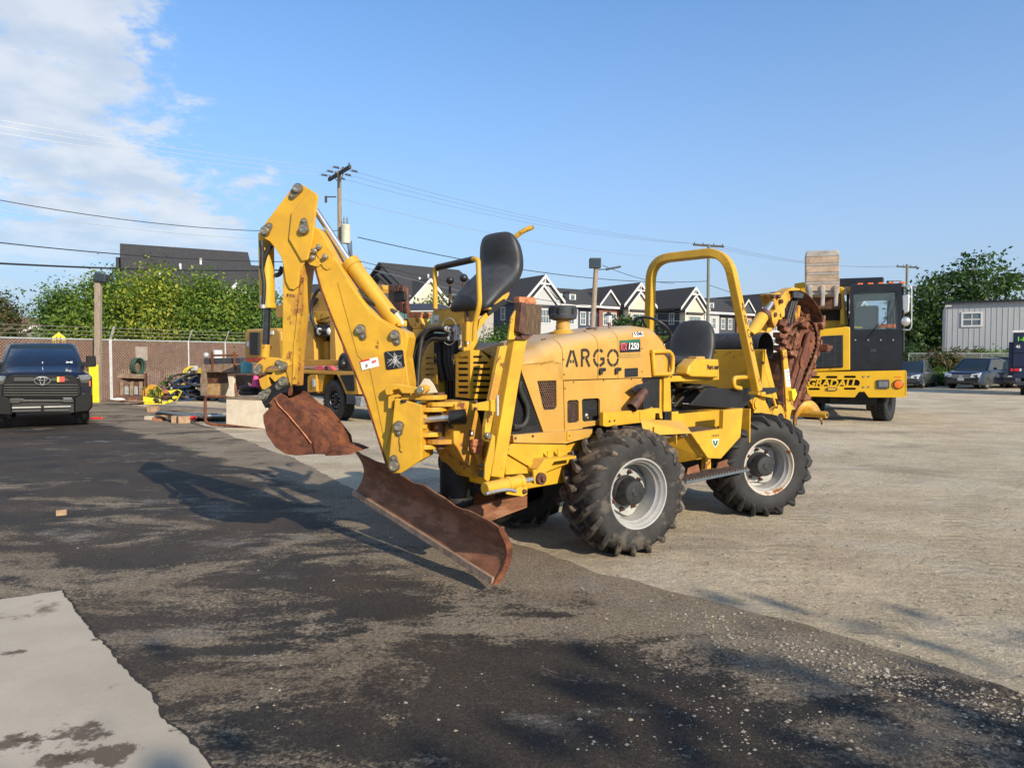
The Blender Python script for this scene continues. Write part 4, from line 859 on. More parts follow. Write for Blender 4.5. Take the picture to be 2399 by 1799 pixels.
# lower ledge over the front wheel and its little gussets
m=MB(); m.prism(S(.56)(KD(955,735),KD(1015,650),KD(1090,640),KD(1290,618),KD(1290,640),KD(1100,668),KD(1035,760),KD(960,765)),(0,-.14,0)); m.build('wheel_ledge',M['yel'],tr,bevel=.005)
for p in ((1045,570),(1135,555)):
    m=MB(); q=S(.50)(KD(*p),KD(p[0]+55,p[1]+70),KD(p[0],p[1]+90)); m.prism(q,(0,-.012,0)); m.build('gusset',M['yel'],tr,bevel=.003)
# steering cylinder
m=MB(); a,b=S(.62)(KD(500,905),KD(820,838)); m.cyl(a,b,.050,seg=18); m.cyl(a.lerp(b,.58),a.lerp(b,.66),.058,seg=18); m.cyl(a.lerp(b,.9),b,.057,seg=18); m.build('steering_cylinder',M['yel'],tr,bevel=.006,smooth=35)
c_=T.onb(KD(960,810),.62); m=MB(); m.cyl(b,c_,.020,seg=12); m.build('cylinder_rod',M['chrome'],tr,smooth=35)
m=MB(); m.cyl(c_-Y1*.05,c_+Y1*.05,.048); m.cyl(c_-Y1*.075,c_+Y1*.075,.02); m.build('rod_eye',M['rustdark'],tr,bevel=.004,smooth=35)
m=MB(); m.prism(S(.64)(KD(920,740),KD(1030,735),KD(1010,855),KD(930,862)),(0,-.02,0)); m.build('cylinder_bracket',M['yel'],tr,bevel=.004)
m=MB(); m.prism(S(.66)(KD(800,880),KD(840,860),KD(870,895),KD(868,950),KD(830,970),KD(690,950),KD(690,930),KD(760,925)),(0,-.02,0)); m.build('cylinder_lug',M['yel'],tr,bevel=.004)
q=T.onb(KD(838,925),.66); bolts([q],Y1,.022,.02,M['rustdark'],tr)
m=MB(); m.tube(fillet(S(.67)(KD(510,945),KD(640,912),KD(720,908),KD(770,925)),.05),.012); m.build('grease_line',M['steel'],tr,smooth=60)

# ---- engine hood
HW=.42
def hood_ring(a,zt,hw,rc=.17,n=6):
    pts=[Vector((a,hw,1.497))]
    for k in range(n+1):
        t=math.pi/2*k/n; pts.append(Vector((a,hw-rc+rc*math.cos(t),zt-rc*.8+rc*.8*math.sin(t))))
    for p in [Vector((p.x,-p.y,p.z)) for p in pts[::-1]]: pts.append(p)
    return pts
def ztop(a): return np.interp(a,[-.98,-.86,-.6,.3,.55,.8,1.0],[1.90,1.985,2.0,1.89,1.84,1.76,1.69])
cut=[-.98,-.58,-.075,.47,1.0]
cut[1]=T.onb(KC(1838,1040),.42).x; cut[2]=T.onb(KC(1663,1200),.42).x; cut[3]=T.onb(KC(1358,1200),.42).x
for i in range(4):
    a0,a1=cut[i]+.003,cut[i+1]-.003; m=MB(); n=6
    m.loft([hood_ring(a0+(a1-a0)*k/n,ztop(a0+(a1-a0)*k/n),HW-(.10*max(0,(a0+(a1-a0)*k/n-.75)/.25)**2)) for k in range(n+1)])
    m.build('hood_panel',M['yelpale'],tr,smooth=40,fixn=True,bevel=.004)
m=MB(); m.bb((-.95,-.385,1.0),(.93,.385,1.52)); m.build('engine_block',M['darkvoid'],tr)
# side panels with their openings
sp=S(HW)
lower=sp(KC(1366,1448),KC(2042,1424),KC(2075,1659),KD(1955,200),KD(1880,225),KD(1520,250),KD(1520,345),KD(1345,372),KD(1345,382),KD(1192,400))
hole1=sp(KD(1228,138),KD(1300,135),KD(1312,148),KD(1314,312),KD(1302,328),KD(1226,336),KD(1214,322),KD(1213,152))
hole2=sp(KD(1352,126),KD(1480,120),KD(1495,134),KD(1496,296),KD(1484,312),KD(1358,324),KD(1344,310),KD(1339,140))
m=MB(); m.plate(lower,[hole1,hole2],(0,-.02,0)); m.build('side_panel',M['yelpale'],tr,bevel=.003)
hexgrille(hole1,HW-.012,.021,M['mesh'],'grille_mesh',tr)
front=sp(KC(1003,1372),KC(1060,1300),KC(1352,1200),KC(1358,1449),KD(1186,401),KD(1005,412),KD(895,0))
front=sp(KC(1003,1372),KC(1000,1310),KC(1352,1300),KC(1360,1449),KD(1186,401),KD(1005,412))
win=sp(KC(1118,1350),KC(1150,1322),KC(1272,1276),KC(1296,1284),KC(1303,1310),KD(1122,196),KD(1110,216),KD(1022,224),KD(1006,208))
m=MB(); m.plate(front,[win],(0,-.02,0)); m.build('front_side_panel',M['yelpale'],tr,bevel=.003)
hexgrille(win,HW-.012,.024,M['mesh'],'grille_mesh',tr)
m=MB(); m.prism(S(.395)(KC(1118,1350),KC(1150,1322),KC(1272,1276),KC(1303,1310),KD(1122,196),KD(1022,224)),(0,-.02,0)); m.build('muffler_cover',M['rustdark'],tr)
dk=S(.405)(KC(1003,1374),KD(1003,412),KD(730,432),KC(880,1659),KC(930,1380))
m=MB(); m.prism(dk,(0,-.02,0)); m.build('radiator_side',M['darkvoid'],tr)
hexgrille(S(.41)(KC(1010,1400),KD(950,360),KD(750,380),KC(955,1500)),.412,.026,M['black'],'grille_mesh',tr)
m=MB(); m.tube(fillet(S(.44)(KD(745,370),KD(830,370),KD(870,300),KD(870,200),KD(800,50),KC(990,1450)),.08),.022); m.build('hydraulic_hose',M['hose'],tr,smooth=60)
# dark engine pieces in the square opening
m=MB(); m.ball(T.onb(KD(1370,270),.37),.03); m.ball(T.onb(KD(1385,290),.38),.015); m.build('engine_fitting',M['pin'],tr,smooth=60)
m=MB(); m.tube(fillet(S(.37)(KD(1365,170),KD(1390,210),KD(1430,205),KD(1470,160)),.06),.016); m.build('engine_hose',M['plas'],tr,smooth=60)
bolts(sp(KC(1368,1390),KC(1376,1512),KC(1450,1458),KC(1710,1442),KC(1950,1432),KC(2042,1364),KC(2040,1168),KC(1363,1262),KC(2040,1440)),Y1,.008,.006,M['rustdark'],tr)
# hood latches
for x,y in ((1700,1348),(1835,1345)):
    m=MB(); p=T.onb(KC(x,y),.425); m.box(p,(.075,.03,.03)); m.box(p+Vector((.03,.01,-.02)),(.035,.02,.05)); m.build('hood_latch',M['black'],tr,bevel=.006)
for x,y in ((1550,1030),(1640,1000),(1760,995),(1205,1015),(1185,1068),(1910,972)):
    p=T.onb(KC(x,y),.25); z=float(ztop(p.x)); m=MB(); m.cyl((p.x,.25,z-.012),(p.x,.25,z+.008),.012,seg=6); m.build('bolt',M['rustdark'],tr)
m=MB(); p=T.onb(KC(1640,1000),.1); m.lathe((p.x,.06,float(ztop(p.x))-.01),(0,0,1),[(.06,0),(.06,.015),(.04,.022),(0,.022)],16); m.build('filler_cap',M['rustdark'],tr,smooth=35)
# cowl behind the hood
m=MB(); m.loft([hood_ring(-1.0,1.93,.40),hood_ring(-1.06,1.86,.39),hood_ring(-1.16,1.62,.38)]); m.build('cowl',M['yel'],tr,smooth=40,fixn=True)
m=MB(); m.bb((-1.14,-.37,1.0),(-.97,.37,1.49)); m.build('cowl_lower',M['yel'],tr,bevel=.01)
m=MB(); m.prism([(-1.14,.40,1.0),(-1.0,.40,1.0),(-1.0,.40,1.55),(-1.10,.40,1.55)],(0,-.03,0)); m.build('cowl_side',M['yel'],tr,bevel=.004)
# air cleaner on top
p=T.onb(KC(1358,1000),.02); ac=Vector((p.x,.02,float(ztop(p.x))-.02))
m=MB(); m.lathe(ac,(0,0,1),[(.12,.0),(.125,.025),(.085,.036),(.08,.045)],28); m.build('intake_flange',M['yel'],tr,smooth=35)
m=MB(); m.lathe(ac,(0,0,1),[(.066,.03),(.066,.085),(.062,.09),(.062,.14)],28); m.build('intake_neck',M['yelpale'],tr,smooth=35)
m=MB(); m.lathe(ac,(0,0,1),[(.0,.135),(.085,.135),(.128,.15),(.132,.185),(.125,.19),(.130,.255),(.122,.268),(.0,.272)],36); m.build('air_precleaner',M['plas'],tr,smooth=35)
for k in range(6):
    t=k*math.pi/3+.5; m=MB(); m.box(ac+Vector((math.cos(t)*.130,math.sin(t)*.130,.215)),(.016,.016,.06),Matrix.Rotation(t,3,'Z')); m.build('precleaner_rib',M['black'],tr,bevel=.003)
# rubber exhaust flap at the hood rear
m=MB(); m.prism(S(.50)(KC(1948,1520),KC(2005,1480),KC(2118,1456),KC(2122,1500),KC(2118,1659),KD(1940,270),KD(1885,290),KD(1860,120)),(0,-.02,0)); m.build('exhaust_flap',M['black'],tr,bevel=.004)
m=MB(); a,b=S(.53)(KD(1880,60),KD(1770,205)); m.cyl(a,b,.042,.05,seg=16,caps=False); m.cyl(b,a,.044,.038,seg=16,caps=False); m.build('tailpipe',M['rustdark'],tr,smooth=40)
# side step brackets behind the front wheel
m=MB(); m.prism(S(.52)(KD(1525,243),KD(1880,222),KD(1870,330),KD(1555,368),KD(1525,362)),(0,-.05,0)); m.build('frame_bracket',M['yel'],tr,bevel=.006)
bolts(S(.522)(KD(1578,320),KD(1620,314)),Y1,.012,.006,M['rustdark'],tr)
m=MB(); m.prism(S(.53)(KF(110,440),KF(210,440),KF(220,545),KF(195,545),KF(185,490),KF(150,490),KF(145,550),KF(0,560),KF(0,470)),(0,-.04,0)); m.build('frame_bracket',M['yel'],tr,bevel=.006)
# lettering
def stroke(m,pts,w,o,ex,ez,ny=.0015):
    P=[o+ex*p[0]+ez*p[1] for p in pts]; n=len(P); L_=[];R_=[]
    for i,p in enumerate(P):
        d=(P[min(i+1,n-1)]-P[max(i-1,0)]).normalized(); q=d.cross(Vector((0,1,0))); L_.append(p+q*w/2); R_.append(p-q*w/2)
    for i in range(n-1): m.quad(L_[i],L_[i+1],R_[i+1],R_[i])
def stencil(o,ex,ez,hgt,w,parent,nrm):
    arc=lambda cx,cy,rx,ry,a0,a1,n=10:[(cx+rx*math.cos(rad(a0+(a1-a0)*k/n)),cy+ry*math.sin(rad(a0+(a1-a0)*k/n))) for k in range(n+1)]
    let={'A':[[(0,0),(.30,.92)],[(.70,0),(.40,.92)],[(.22,.30),(.32,.30)],[(.38,.30),(.48,.30)]],
         'R':[[(.08,0),(.08,1)],[(.14,.95),(.30,.95)],arc(.30,.73,.24,.22,86,-86),[(.16,.51),(.26,.51)],[(.36,.46),(.60,0)]],
         'G':[arc(.42,.5,.36,.45,48,84),arc(.42,.5,.36,.45,96,176),arc(.42,.5,.36,.45,184,264),arc(.42,.5,.36,.45,276,326),[(.50,.44),(.80,.44)],[(.74,.44),(.74,.14)]],
         'O':[arc(.42,.5,.37,.45,4,86),arc(.42,.5,.37,.45,94,176),arc(.42,.5,.37,.45,184,266),arc(.42,.5,.37,.45,274,356)]}
    return let
let=stencil(None,None,None,0,0,None,None)
o1=T.onb(KC(1390,1326),HW); o2=T.onb(KC(1835,1310),HW); top=T.onb(KC(1430,1170),HW); hh=top.z-o1.z; L_=o1.x-o2.x
off=[0,.93,1.78,2.78]; tot=2.78+.80
for ch,f in zip('ARGO',off):
    m=MB()
    for st in let[ch]: stroke(m,[(x*hh*L_/(tot*hh),z*hh) for x,z in st] if False else [(x*L_/tot,z*hh) for x,z in st],.027,o1+Vector((-f*L_/tot,.0025,0)),Vector((-1,0,0)),Vector((0,0,1)))
    m.build('stencil_letter',M['letter'],tr)
# number plate, model decal, data plate
pa,pb=T.onb(KI1(1732,860),.405),T.onb(KI1(1845,915),.405)
def decal(name,lo,hi,mt,b,tilt=0,zrot=0):
    m=MB(); m.quad((lo.x,b,hi.z),(hi.x,b,hi.z),(hi.x,b-tilt,lo.z),(lo.x,b-tilt,lo.z)); return m.build(name,mt,tr)
nb=.4225
a,b=T.onb(KC(1850,1100),nb),T.onb(KC(2030,1195),nb)
m=MB(); m.quad(*[Vector((p.x,nb,p.z)) for p in S(nb)(KC(1850,1098),KC(2027,1085),KC(2030,1195),KC(1850,1203))]); m.build('model_decal',M['decalblk'],tr)
m=MB(); m.quad(*[Vector((p.x,nb+.001,p.z)) for p in S(nb)(KC(1851,1100),KC(2027,1086),KC(2027,1112),KC(1900,1118),KC(1851,1140))]); m.build('decal_band',M['greendecal'],tr)
m=MB(); m.quad(*[Vector((p.x,nb,p.z)) for p in S(nb)(KC(1850,1212),KC(2030,1204),KC(2030,1244),KC(1850,1253))]); m.build('decal_band',M['tan'],tr)
m=MB(); m.quad(*[Vector((p.x,nb,p.z)) for p in S(nb)(KC(1893,1340),KC(2008,1333),KC(2008,1408),KC(1893,1416))]); m.build('data_plate',M['decalblk'],tr)
def side_text(txt,uv,uv2,b,mt,bold=.0,shear=0,name='lettering'):
    p,q=T.onb(uv,b),T.onb(uv2,b); size=abs(q.z-p.z)/.72; me=text_mesh(txt,size,mt,.0008,shear,bold); xs=[v.co.x for v in me.vertices]; w=max(xs)-min(xs); s_=(p.x-q.x)/w
    for v in me.vertices: v.co.x=(v.co.x-min(xs))*s_
    return place_text(name,me,tr,Vector((p.x,b,p.z)),(-1,0,0),(0,0,1))
side_text('1250',KC(1928,1172),KC(2016,1118),nb+.002,M['white'],.002,.15)
side_text('RTX',KC(1858,1180),KC(1918,1118),nb+.002,M['pinkdecal'],.003,.3)
m=MB()
for z in (1365,1380,1395): 
    p,q=T.onb(KC(1905,z),nb+.002),T.onb(KC(1990,z-6),nb+.002); m.bar([p,q],.003,.0005)
m.build('data_plate_print',M['steel'],tr)
# 106 plate sits on the curved shoulder
zt=float(ztop(-.55)); pl=[T.onb(KI1(1735,862),.395),T.onb(KI1(1842,854),.395),T.onb(KI1(1846,908),.408),T.onb(KI1(1735,918),.408)]
off_=Vector((0,.016,.004)); m=MB(); m.quad(*[p+off_ for p in pl]); m.build('number_plate',M['white'],tr)
me=text_mesh('106',.075,M['decalblk'],.0008,0,.002); xs=[v.co.x for v in me.vertices]
e1=(pl[2]-pl[3]).normalized(); e2=(pl[0]-pl[3]).normalized(); sc_=(pl[2]-pl[3]).length*.8/(max(xs)-min(xs)); szz=(pl[0]-pl[3]).length*.72/.054
for v in me.vertices: v.co.x=(v.co.x-min(xs))*sc_; v.co.y*=szz*.054/.054/1.0 if False else (pl[0]-pl[3]).length*.7/.0545
place_text('plate_digits',me,tr,pl[3]+off_+e1*.02+e2*.012+Vector((0,.003,.001)),e1,e2)
# ---- step, tank and platform between the wheels
s8=S(.84)
bx=s8(KF(490,680),KF(805,640),KF(810,460),KF(1000,440),KF(975,720),KF(785,930),KF(660,925))
m=MB(); m.prism(bx,(0,-.05,0)); m.build('tank_side',M['yel'],tr,bevel=.006)
b0=[p for p in bx]; inn=S(.42)(KF(0,650),KF(390,1000))
m=MB()
p1,p2=bx[0],bx[6]; q1=Vector((p1.x+.30,.46,p1.z)); q2=Vector((p2.x+.14,.46,p2.z-.10))
m.prism([p1-Vector((.0,.05,0)),p2-Vector((0,.05,0)),q2,q1],(-.02,-.02,0)); m.build('tank_front',M['yel'],tr,bevel=.004)
m=MB(); z=bx[0].z; m.bb((bx[1].x-.05,.50,z-.03),(bx[0].x+.10,.80,z-.008)); m.build('tread_plate',M['tread'],tr)
for k in range(16):
    x=bx[1].x+(bx[0].x-bx[1].x+.08)*(k+.5)/16; m=MB(); m.box((x,.65,z-.004),(.012,.28,.014)); m.build('tread_rib',M['tread'],tr)
vr=S(.50)(KF(310,440),KF(810,466),KF(805,640),KF(310,640))
x0,x1=vr[1].x-.02,vr[0].x; zt=.5*(vr[0].z+vr[1].z)
m=MB(); m.prism([(x1,.50,zt),(x0,.50,zt),(x0,.50,z-.03),(x1,.50,z-.03)],(0,-.03,0)); m.build('riser',M['yel'],tr,bevel=.006)
m=MB(); m.prism([(x0,.50,zt),(x0,.795,zt),(x0,.795,.80),(x0,.50,.80)],(-.02,0,0)); m.build('tank_end',M['yel'],tr,bevel=.004)
m=MB(); m.bb((-2.1,-.55,zt-.03),(-1.1,.50,zt)); m.build('platform',M['blackpaint'],tr,bevel=.006)
m=MB(); m.prism([(x1+.005,.49,zt+.005),(x1+.10,.49,zt+.005),(x1+.12,.49,zt-.2),(x1+.02,.49,zt-.2)],(0,-.2,0)); m.build('platform_skirt',M['blackpaint'],tr,bevel=.005)
fl=[T.onb(KF(0,548),.60),T.onb(KF(415,560),.80),T.onb(KF(490,668),.84),T.onb(KF(430,655),.70),T.onb(KF(0,625),.55)]
la,lb_,lc=T.onb(KF(0,548),.70),T.onb(KF(415,560),.70),T.onb(KF(492,672),.86)
m=MB(); m.prism([la,lb_,lc,Vector((la.x,.74,la.z-.13))],(0,.01,-.012)); m.build('step_lip',M['yel'],tr,bevel=.003)
m=MB(); m.bb((bx[0].x-.05,.46,bx[0].z-.035),(la.x+.12,.76,bx[0].z-.012)); m.build('step_shelf',M['tread'],tr,bevel=.003)
for x,y in ((130,640),(345,670)):
    p=T.onb(KF(x,y),.80); m=MB(); m.box(p-Vector((0,0,.05)),(.012,.02,.13)); m.build('step_strut',M['yelrust'],tr)
# shield badge
sh=S(.843)(KF(695,745),KF(765,738),KF(755,790),KF(728,825),KF(705,790)); m=MB(); m.quad(*[Vector((p.x,.8425,p.z)) for p in sh]); m.build('shield_badge',M['white'],tr)
sh=S(.843)(KF(703,752),KF(722,752),KF(728,790),KF(740,752),KF(757,750),KF(748,790),KF(728,815),KF(710,785)); m=MB(); m.quad(*[Vector((p.x,.8432,p.z)) for p in sh]); m.build('badge_emblem',M['greendecal'],tr)
sh=S(.843)(KF(690,722),KF(765,714)); m=MB()
for k in range(5):
    p=sh[0].lerp(sh[1],(k+.3)/5); m.quad(*[Vector((p.x+dx,.8425,p.z+dz)) for dx,dz in ((0,0),(-.012,.004),(-.014,.02),(-.004,.024))])
m.build('badge_print',M['letter'],tr)
# hanging foot step
a,b=T.onb(KF(430,1130),.84),T.onb(KF(985,1083),.84); zz=.55
m=MB(); m.bb((-1.85,.62,zz-.03),(-.72,.86,zz-.005)); m.build('foot_step',M['bluegrey'],tr,bevel=.006)
for k in range(22):
    m=MB(); m.box((-.76-k*.05,.74,zz+.003),(.012,.22,.016)); m.build('step_tooth',M['tread'],tr)
for uv,w in (((515,1010),.34),((800,960),.36)):
    p=T.onb(KF(*uv),.66); m=MB(); m.prism([p+Vector((.10,0,.0)),p+Vector((-.07,0,.02)),p+Vector((-.20 if w>.35 else -.14,0,-.13)),p+Vector((.16,0,-.13))],(0,.012,0)); m.build('step_bracket',M['rustpale'],tr,bevel=.003)
m=MB(); p=T.onb(KF(640,1000),.60); m.box(p,(.10,.05,.22)); m.build('step_hanger',M['yelrust'],tr,bevel=.004)
# ---- black fender and rear panel
fd=S(.56)(KF(490,412),KF(642,250),KF(935,250),KF(1320,238),KF(1340,265),KF(1318,290),KF(1130,310),KF(1070,360),KF(1010,430),KF(980,480),KF(960,445))
m=MB(); m.prism(fd,(0,-.03,0)); m.build('fender_side',M['blackpaint'],tr,bevel=.006)
m=MB(); m.prism([(fd[1].x,.53,fd[1].z),(fd[2].x,.53,fd[2].z),(fd[2].x,-.50,fd[2].z),(fd[1].x,-.50,fd[1].z)],(0,0,-.015)); m.build('fender_top',M['blackpaint'],tr,bevel=.004)
# rear wall facing the seat, triangular wing, folded top
ra=-2.72; rw=Fa(ra)
rp=rw(KE(690,828),KE(1085,818),KE(1040,900),KE(1010,1100),KE(700,1110)); rp=[Vector((ra,min(p.y,.56),p.z)) for p in rp]
m=MB(); m.prism([(ra,-.62,1.78),(ra,rp[1].y,1.78),(ra,rp[1].y-.02,1.30),(ra,-.62,1.26)],(-.02,0,0)); m.build('rear_wall',M['yel'],tr,bevel=.005)
w0=rp[1]; m=MB(); m.prism([(ra,w0.y-.02,1.78),(ra-.04,w0.y-.02,1.78),(ra-.34,w0.y-.02,1.20),(ra+.05,w0.y-.02,1.25)],(0,-.02,0)); m.build('rear_side_wall',M['yel'],tr,bevel=.005)
bolts([(ra,-.5+.2*k,1.75) for k in range(6)],(1,0,0),.010,.008,M['rustdark'],tr)
# curved rubber spoil guard lying across the machine
m=MB(); cyl_=[]
for k in range(15):
    t=rad(200-245*k/14); cyl_.append((math.cos(t),math.sin(t)))
cx,cz=ra-.20,1.80; ga,gb=-.85,.44
outer=[[Vector((cx-.19*c,y,cz+.185*s_)) for c,s_ in cyl_] for y in (ga,gb)]
inner=[[Vector((cx-.182*c,y,cz+.177*s_)) for c,s_ in cyl_] for y in (ga,gb)]
m.loft(outer,False); m.loft(inner[::-1],False); m.loft([outer[1],inner[1]],False); m.build('spoil_guard',M['black'],tr,smooth=50,fixn=False)
# seat pedestal and machinery under it
m=MB(); m.cyl((-1.75,.05,zt),(-1.75,.05,1.5),.045); m.build('seat_post',M['yel'],tr,smooth=40)
m=MB(); m.bb((-2.1,-.30,1.44),(-1.15,.34,1.50)); m.build('seat_base',M['yel'],tr,bevel=.01)
for k in range(5):
    m=MB(); y=.30-.12*k; m.tube(fillet([(-1.3-.1*k,y,zt+.02),(-1.55,y-.05,zt+.12+.03*k),(-1.8-.05*k,y+.03,1.40),(-2.3,y,1.3)],.15),.018); m.build('hydraulic_hose',M['hose'],tr,smooth=60)
m=MB(); m.bb((-2.45,-.5,zt),(-2.2,.5,zt+.14)); m.build('rear_machinery',M['darkvoid'],tr)
# armrest pod
ap=S(.42)(KE(520,940),KE(575,885),KE(740,890),KE(748,1015),KE(720,1028),KE(540,1020),KE(505,1000))
m=MB(); m.prism(ap,(0,-.16,0)); m.build('armrest_pod',M['yel'],tr,bevel=.03,seg=4,smooth=50)
side_text('Vermeer',KE(650,965),KE(742,928),.4225,M['letter'],.004,.05)
m=MB(); m.box(T.onb(KE(575,890),.36)+Vector((0,0,.012)),(.16,.11,.035)); m.build('armrest_top',M['yelpale'],tr,bevel=.012)
# handles
def tubepart(name,uvs,b,r,mt,fr=.05,parent=tr,seg=10):
    m=MB(); m.tube(fillet(S(b)(*uvs),fr,5),r,seg); return m.build(name,mt,parent,smooth=50)
tubepart('grab_handle',[KE(238,835),KE(375,832),KE(400,870),KE(395,1000),KE(258,1000)],.44,.021,M['yel'],.05)
tubepart('handle_post',[KE(248,830),KE(262,1010)],.44,.020,M['yel'])
tubepart('grab_handle',[KE(900,1105),KE(850,1095),KE(850,1030),KE(880,1025),KE(1000,1022),KE(1022,1045),KE(1000,1100)],.60,.024,M['yel'],.06)
# steering wheel
wc=T.onb(KE(245,672),.0); wn=Vector((-.62,.0,.78)).normalized()
m=MB(); A_,B_=perp(wn); m.tube([wc+(A_*math.cos(2*math.pi*k/32)+B_*math.sin(2*math.pi*k/32))*.205 for k in range(33)],.014,8,False); m.build('steering_wheel',M['black'],tr,smooth=60)
m=MB(); base=wc-wn*.30
m.cyl(base,wc-wn*.06,.022); 
for k in range(3):
    t=2*math.pi*k/3+.4; m.cyl(wc-wn*.06,wc+(A_*math.cos(t)+B_*math.sin(t))*.20,.010,seg=8)
m.build('steering_column',M['black'],tr,smooth=50)
# ---- moulded seats
def seat(name,fr,spine,mt,parent):
    # spine: (forward, up, half width, side rise, thickness)
    m=MB(); rings=[]; n=len(spine)
    sp_=[Vector((p[0],0,p[1])) for p in spine]
    for i,p in enumerate(spine):
        d=(sp_[min(i+1,n-1)]-sp_[max(i-1,0)]).normalized(); nr=Vector((-d.z,0,d.x))
        if nr.x+nr.z<0 and False: nr=-nr
        hw,rise,th=p[2],p[3],p[4]; ring=[]
        N_=14
        for k in range(N_+1):
            t=-1+2*k/N_; e=abs(t); yy=hw*math.copysign(1-(1-e)**1.15,t) if False else hw*t
            up=rise*min(1,(e/.84)**3.2) - rise*.9*max(0,(e-.84)/.16)**2
            ring.append(sp_[i]+nr*up+Vector((0,yy,0)))
        for k in range(N_,-1,-1):
            t=-1+2*k/N_; e=abs(t); ring.append(sp_[i]-nr*(th*(1-.75*e**3))+Vector((0,hw*t*.97,0)))
        rings.append([fr(q) for q in ring])
    m.loft(rings); o=m.build(name,mt,parent,smooth=70,fixn=True); s_=o.modifiers.new('sub','SUBSURF'); s_.levels=1; s_.render_levels=1; return o
def seat_frame(pos,yaw):
    R_=Matrix.Rotation(rad(yaw),3,'Z'); pos=Vector(pos); return lambda q: pos+R_@q
# rear operator seat, cloth faced back
spr=[(.28,.02,.22,.0,.06),(.26,.06,.27,.02,.10),(.10,.05,.29,.05,.10),(-.10,.03,.29,.06,.10),(-.20,.06,.29,.07,.10),(-.235,.14,.29,.085,.09),(-.26,.26,.295,.10,.09),(-.285,.38,.28,.10,.09),(-.305,.47,.24,.08,.08),(-.32,.525,.19,.03,.06),(-.325,.545,.13,.0,.03)]
seat('operator_seat',seat_frame((-1.78,.02,1.56),0),spr,M['seat'],tr)
# ---- roll bar
rb=[(-2.28,.69,1.32),(-2.02,.465,2.83),(-1.97,-.50,2.83),(-2.22,-.72,1.30)]
nt_=T.onb(KE(790,105),.46); 
m=MB(); P_=fillet(rb,.26,8); m.bar(P_,.095,.095,(1,0,.15)); m.build('roll_bar',M['yel'],tr,bevel=.012)
e2=(Vector(rb[0])-Vector(rb[1])).normalized(); o=Vector(rb[1])+e2*.62
ydir=e2.cross(Vector((1,0,.0))).normalized(); ydir=ydir if ydir.y>0 else -ydir
for ch,k in zip('ARGO',range(4)):
    m=MB(); oo=Vector(rb[1]).lerp(Vector(rb[0]),.40+.095*k)
    exv=Vector((-1,0,0)); ezv=-e2; nrm=ydir
    c0=oo+nrm*.0495
    for st in let[ch]:
        Pp=[c0+exv*((x-.38)*.078)+ezv*((z-.5)*.10) for x,z in st]
        for i in range(len(Pp)-1):
            d=(Pp[i+1]-Pp[i]).normalized(); q=d.cross(nrm).normalized()*.006; m.quad(Pp[i]+q,Pp[i+1]+q,Pp[i+1]-q,Pp[i]-q)
    m.build('stencil_letter',M['letter'],tr)
m=MB(); m.box((-2.28,.69,1.30),(.16,.12,.03)); m.build('roll_bar_foot',M['yelrust'],tr,bevel=.004)
m=MB(); m.box((-2.22,-.72,1.28),(.16,.12,.03)); m.build('roll_bar_foot',M['yelrust'],tr,bevel=.004)
# ---- front frame tower
F=Fa(1.22)
ft=F(KH2(770,690),KH2(925,668),KH2(925,560),KH2(1030,900),KH2(1040,1160),KH2(960,1415),KH2(920,1400),KH2(800,1120),KH2(762,1080),KH2(760,960),KH2(778,930))
z0=.62
tw=S(.16)(KH2(775,690),KH2(960,670),KH2(1020,840),KH2(1035,900),KH2(1040,1160),KH2(1045,1400),KH2(945,1412),KH2(800,1125),KH2(765,1080),KH2(760,940),KH2(778,920))
m=MB(); m.prism(tw,(0,-.34,0)); m.build('front_tower',M['yelrust'],tr,bevel=.01)
m=MB(); m.bb((.90,-.40,.64),(1.12,.36,1.0)); m.build('stabiliser_housing',M['yel'],tr,bevel=.01)
# rust-blistered boss and crank
q=T.onb(KH2(960,1110),.17); m=MB(); m.cyl(q,q+Vector((0,.05,0)),.055,seg=16); m.box(q+Vector((0,.03,.04)),(.11,.06,.06)); m.build('hitch_boss',M['rustorange'],tr,bevel=.012)
m=MB(); m.prism(S(.24)(KH2(985,1180),KH2(1010,1180),KH2(1100,1370),KH2(1100,1410),KH2(1060,1415)),(0,-.03,0)); m.build('crank_arm',M['yelrust'],tr,bevel=.006)
m=MB(); q=T.onb(KH2(1020,1360),.20); m.cyl(q,q+Vector((0,.07,0)),.030); m.cyl(q+Vector((.02,0,.07)),q+Vector((.02,.06,.07)),.018); m.build('pivot_pin',M['pinflag'],tr,bevel=.005,smooth=40)
m=MB(); q=S(.165)(KH2(912,945),KH2(952,945),KH2(952,1002),KH2(912,1002)); m.quad(*q); m.build('sticker',M['decalblk'],tr)
m=MB(); q=S(.167)(KH2(920,962),KH2(945,955),KH2(942,990),KH2(922,985)); m.quad(*q); m.build('sticker_print',M['white'],tr)
# ---- slotted valve guards
def slotted(b_or_a,front,corners,slots,parent,name,thick):
    mp=(lambda *uv:[T.ona(p,b_or_a) for p in uv]) if front else (lambda *uv:[T.onb(p,b_or_a) for p in uv])
    out=mp(*corners); hol=[]
    for (x0,y0,x1,y1,r) in slots:
        pts=[]
        for k in range(5): t=math.pi/2+math.pi*k/4; pts.append((x0+r+r*math.cos(t),(y0+y1)/2-r*math.sin(t)))
        for k in range(5): t=-math.pi/2+math.pi*k/4; pts.append((x1-r+r*math.cos(t),(y0+y1)/2-r*math.sin(t)))
        hol.append(mp(*[KH2(*p) for p in pts]))
    m=MB(); m.plate(out,hol,thick); return m.build(name,M['yel'],parent,bevel=.003)
ga_=1.22; gb_=T.ona(KH2(920,450),ga_).y
fs=[(795,y-13,900,y+13,12) for y in (238,292,350,408,466,524,580)]
slotted(ga_,True,[KH2(778,215),KH2(810,185),KH2(918,165),KH2(920,635),KH2(776,620)],fs,tr,'valve_guard_front',(-.012,0,0))
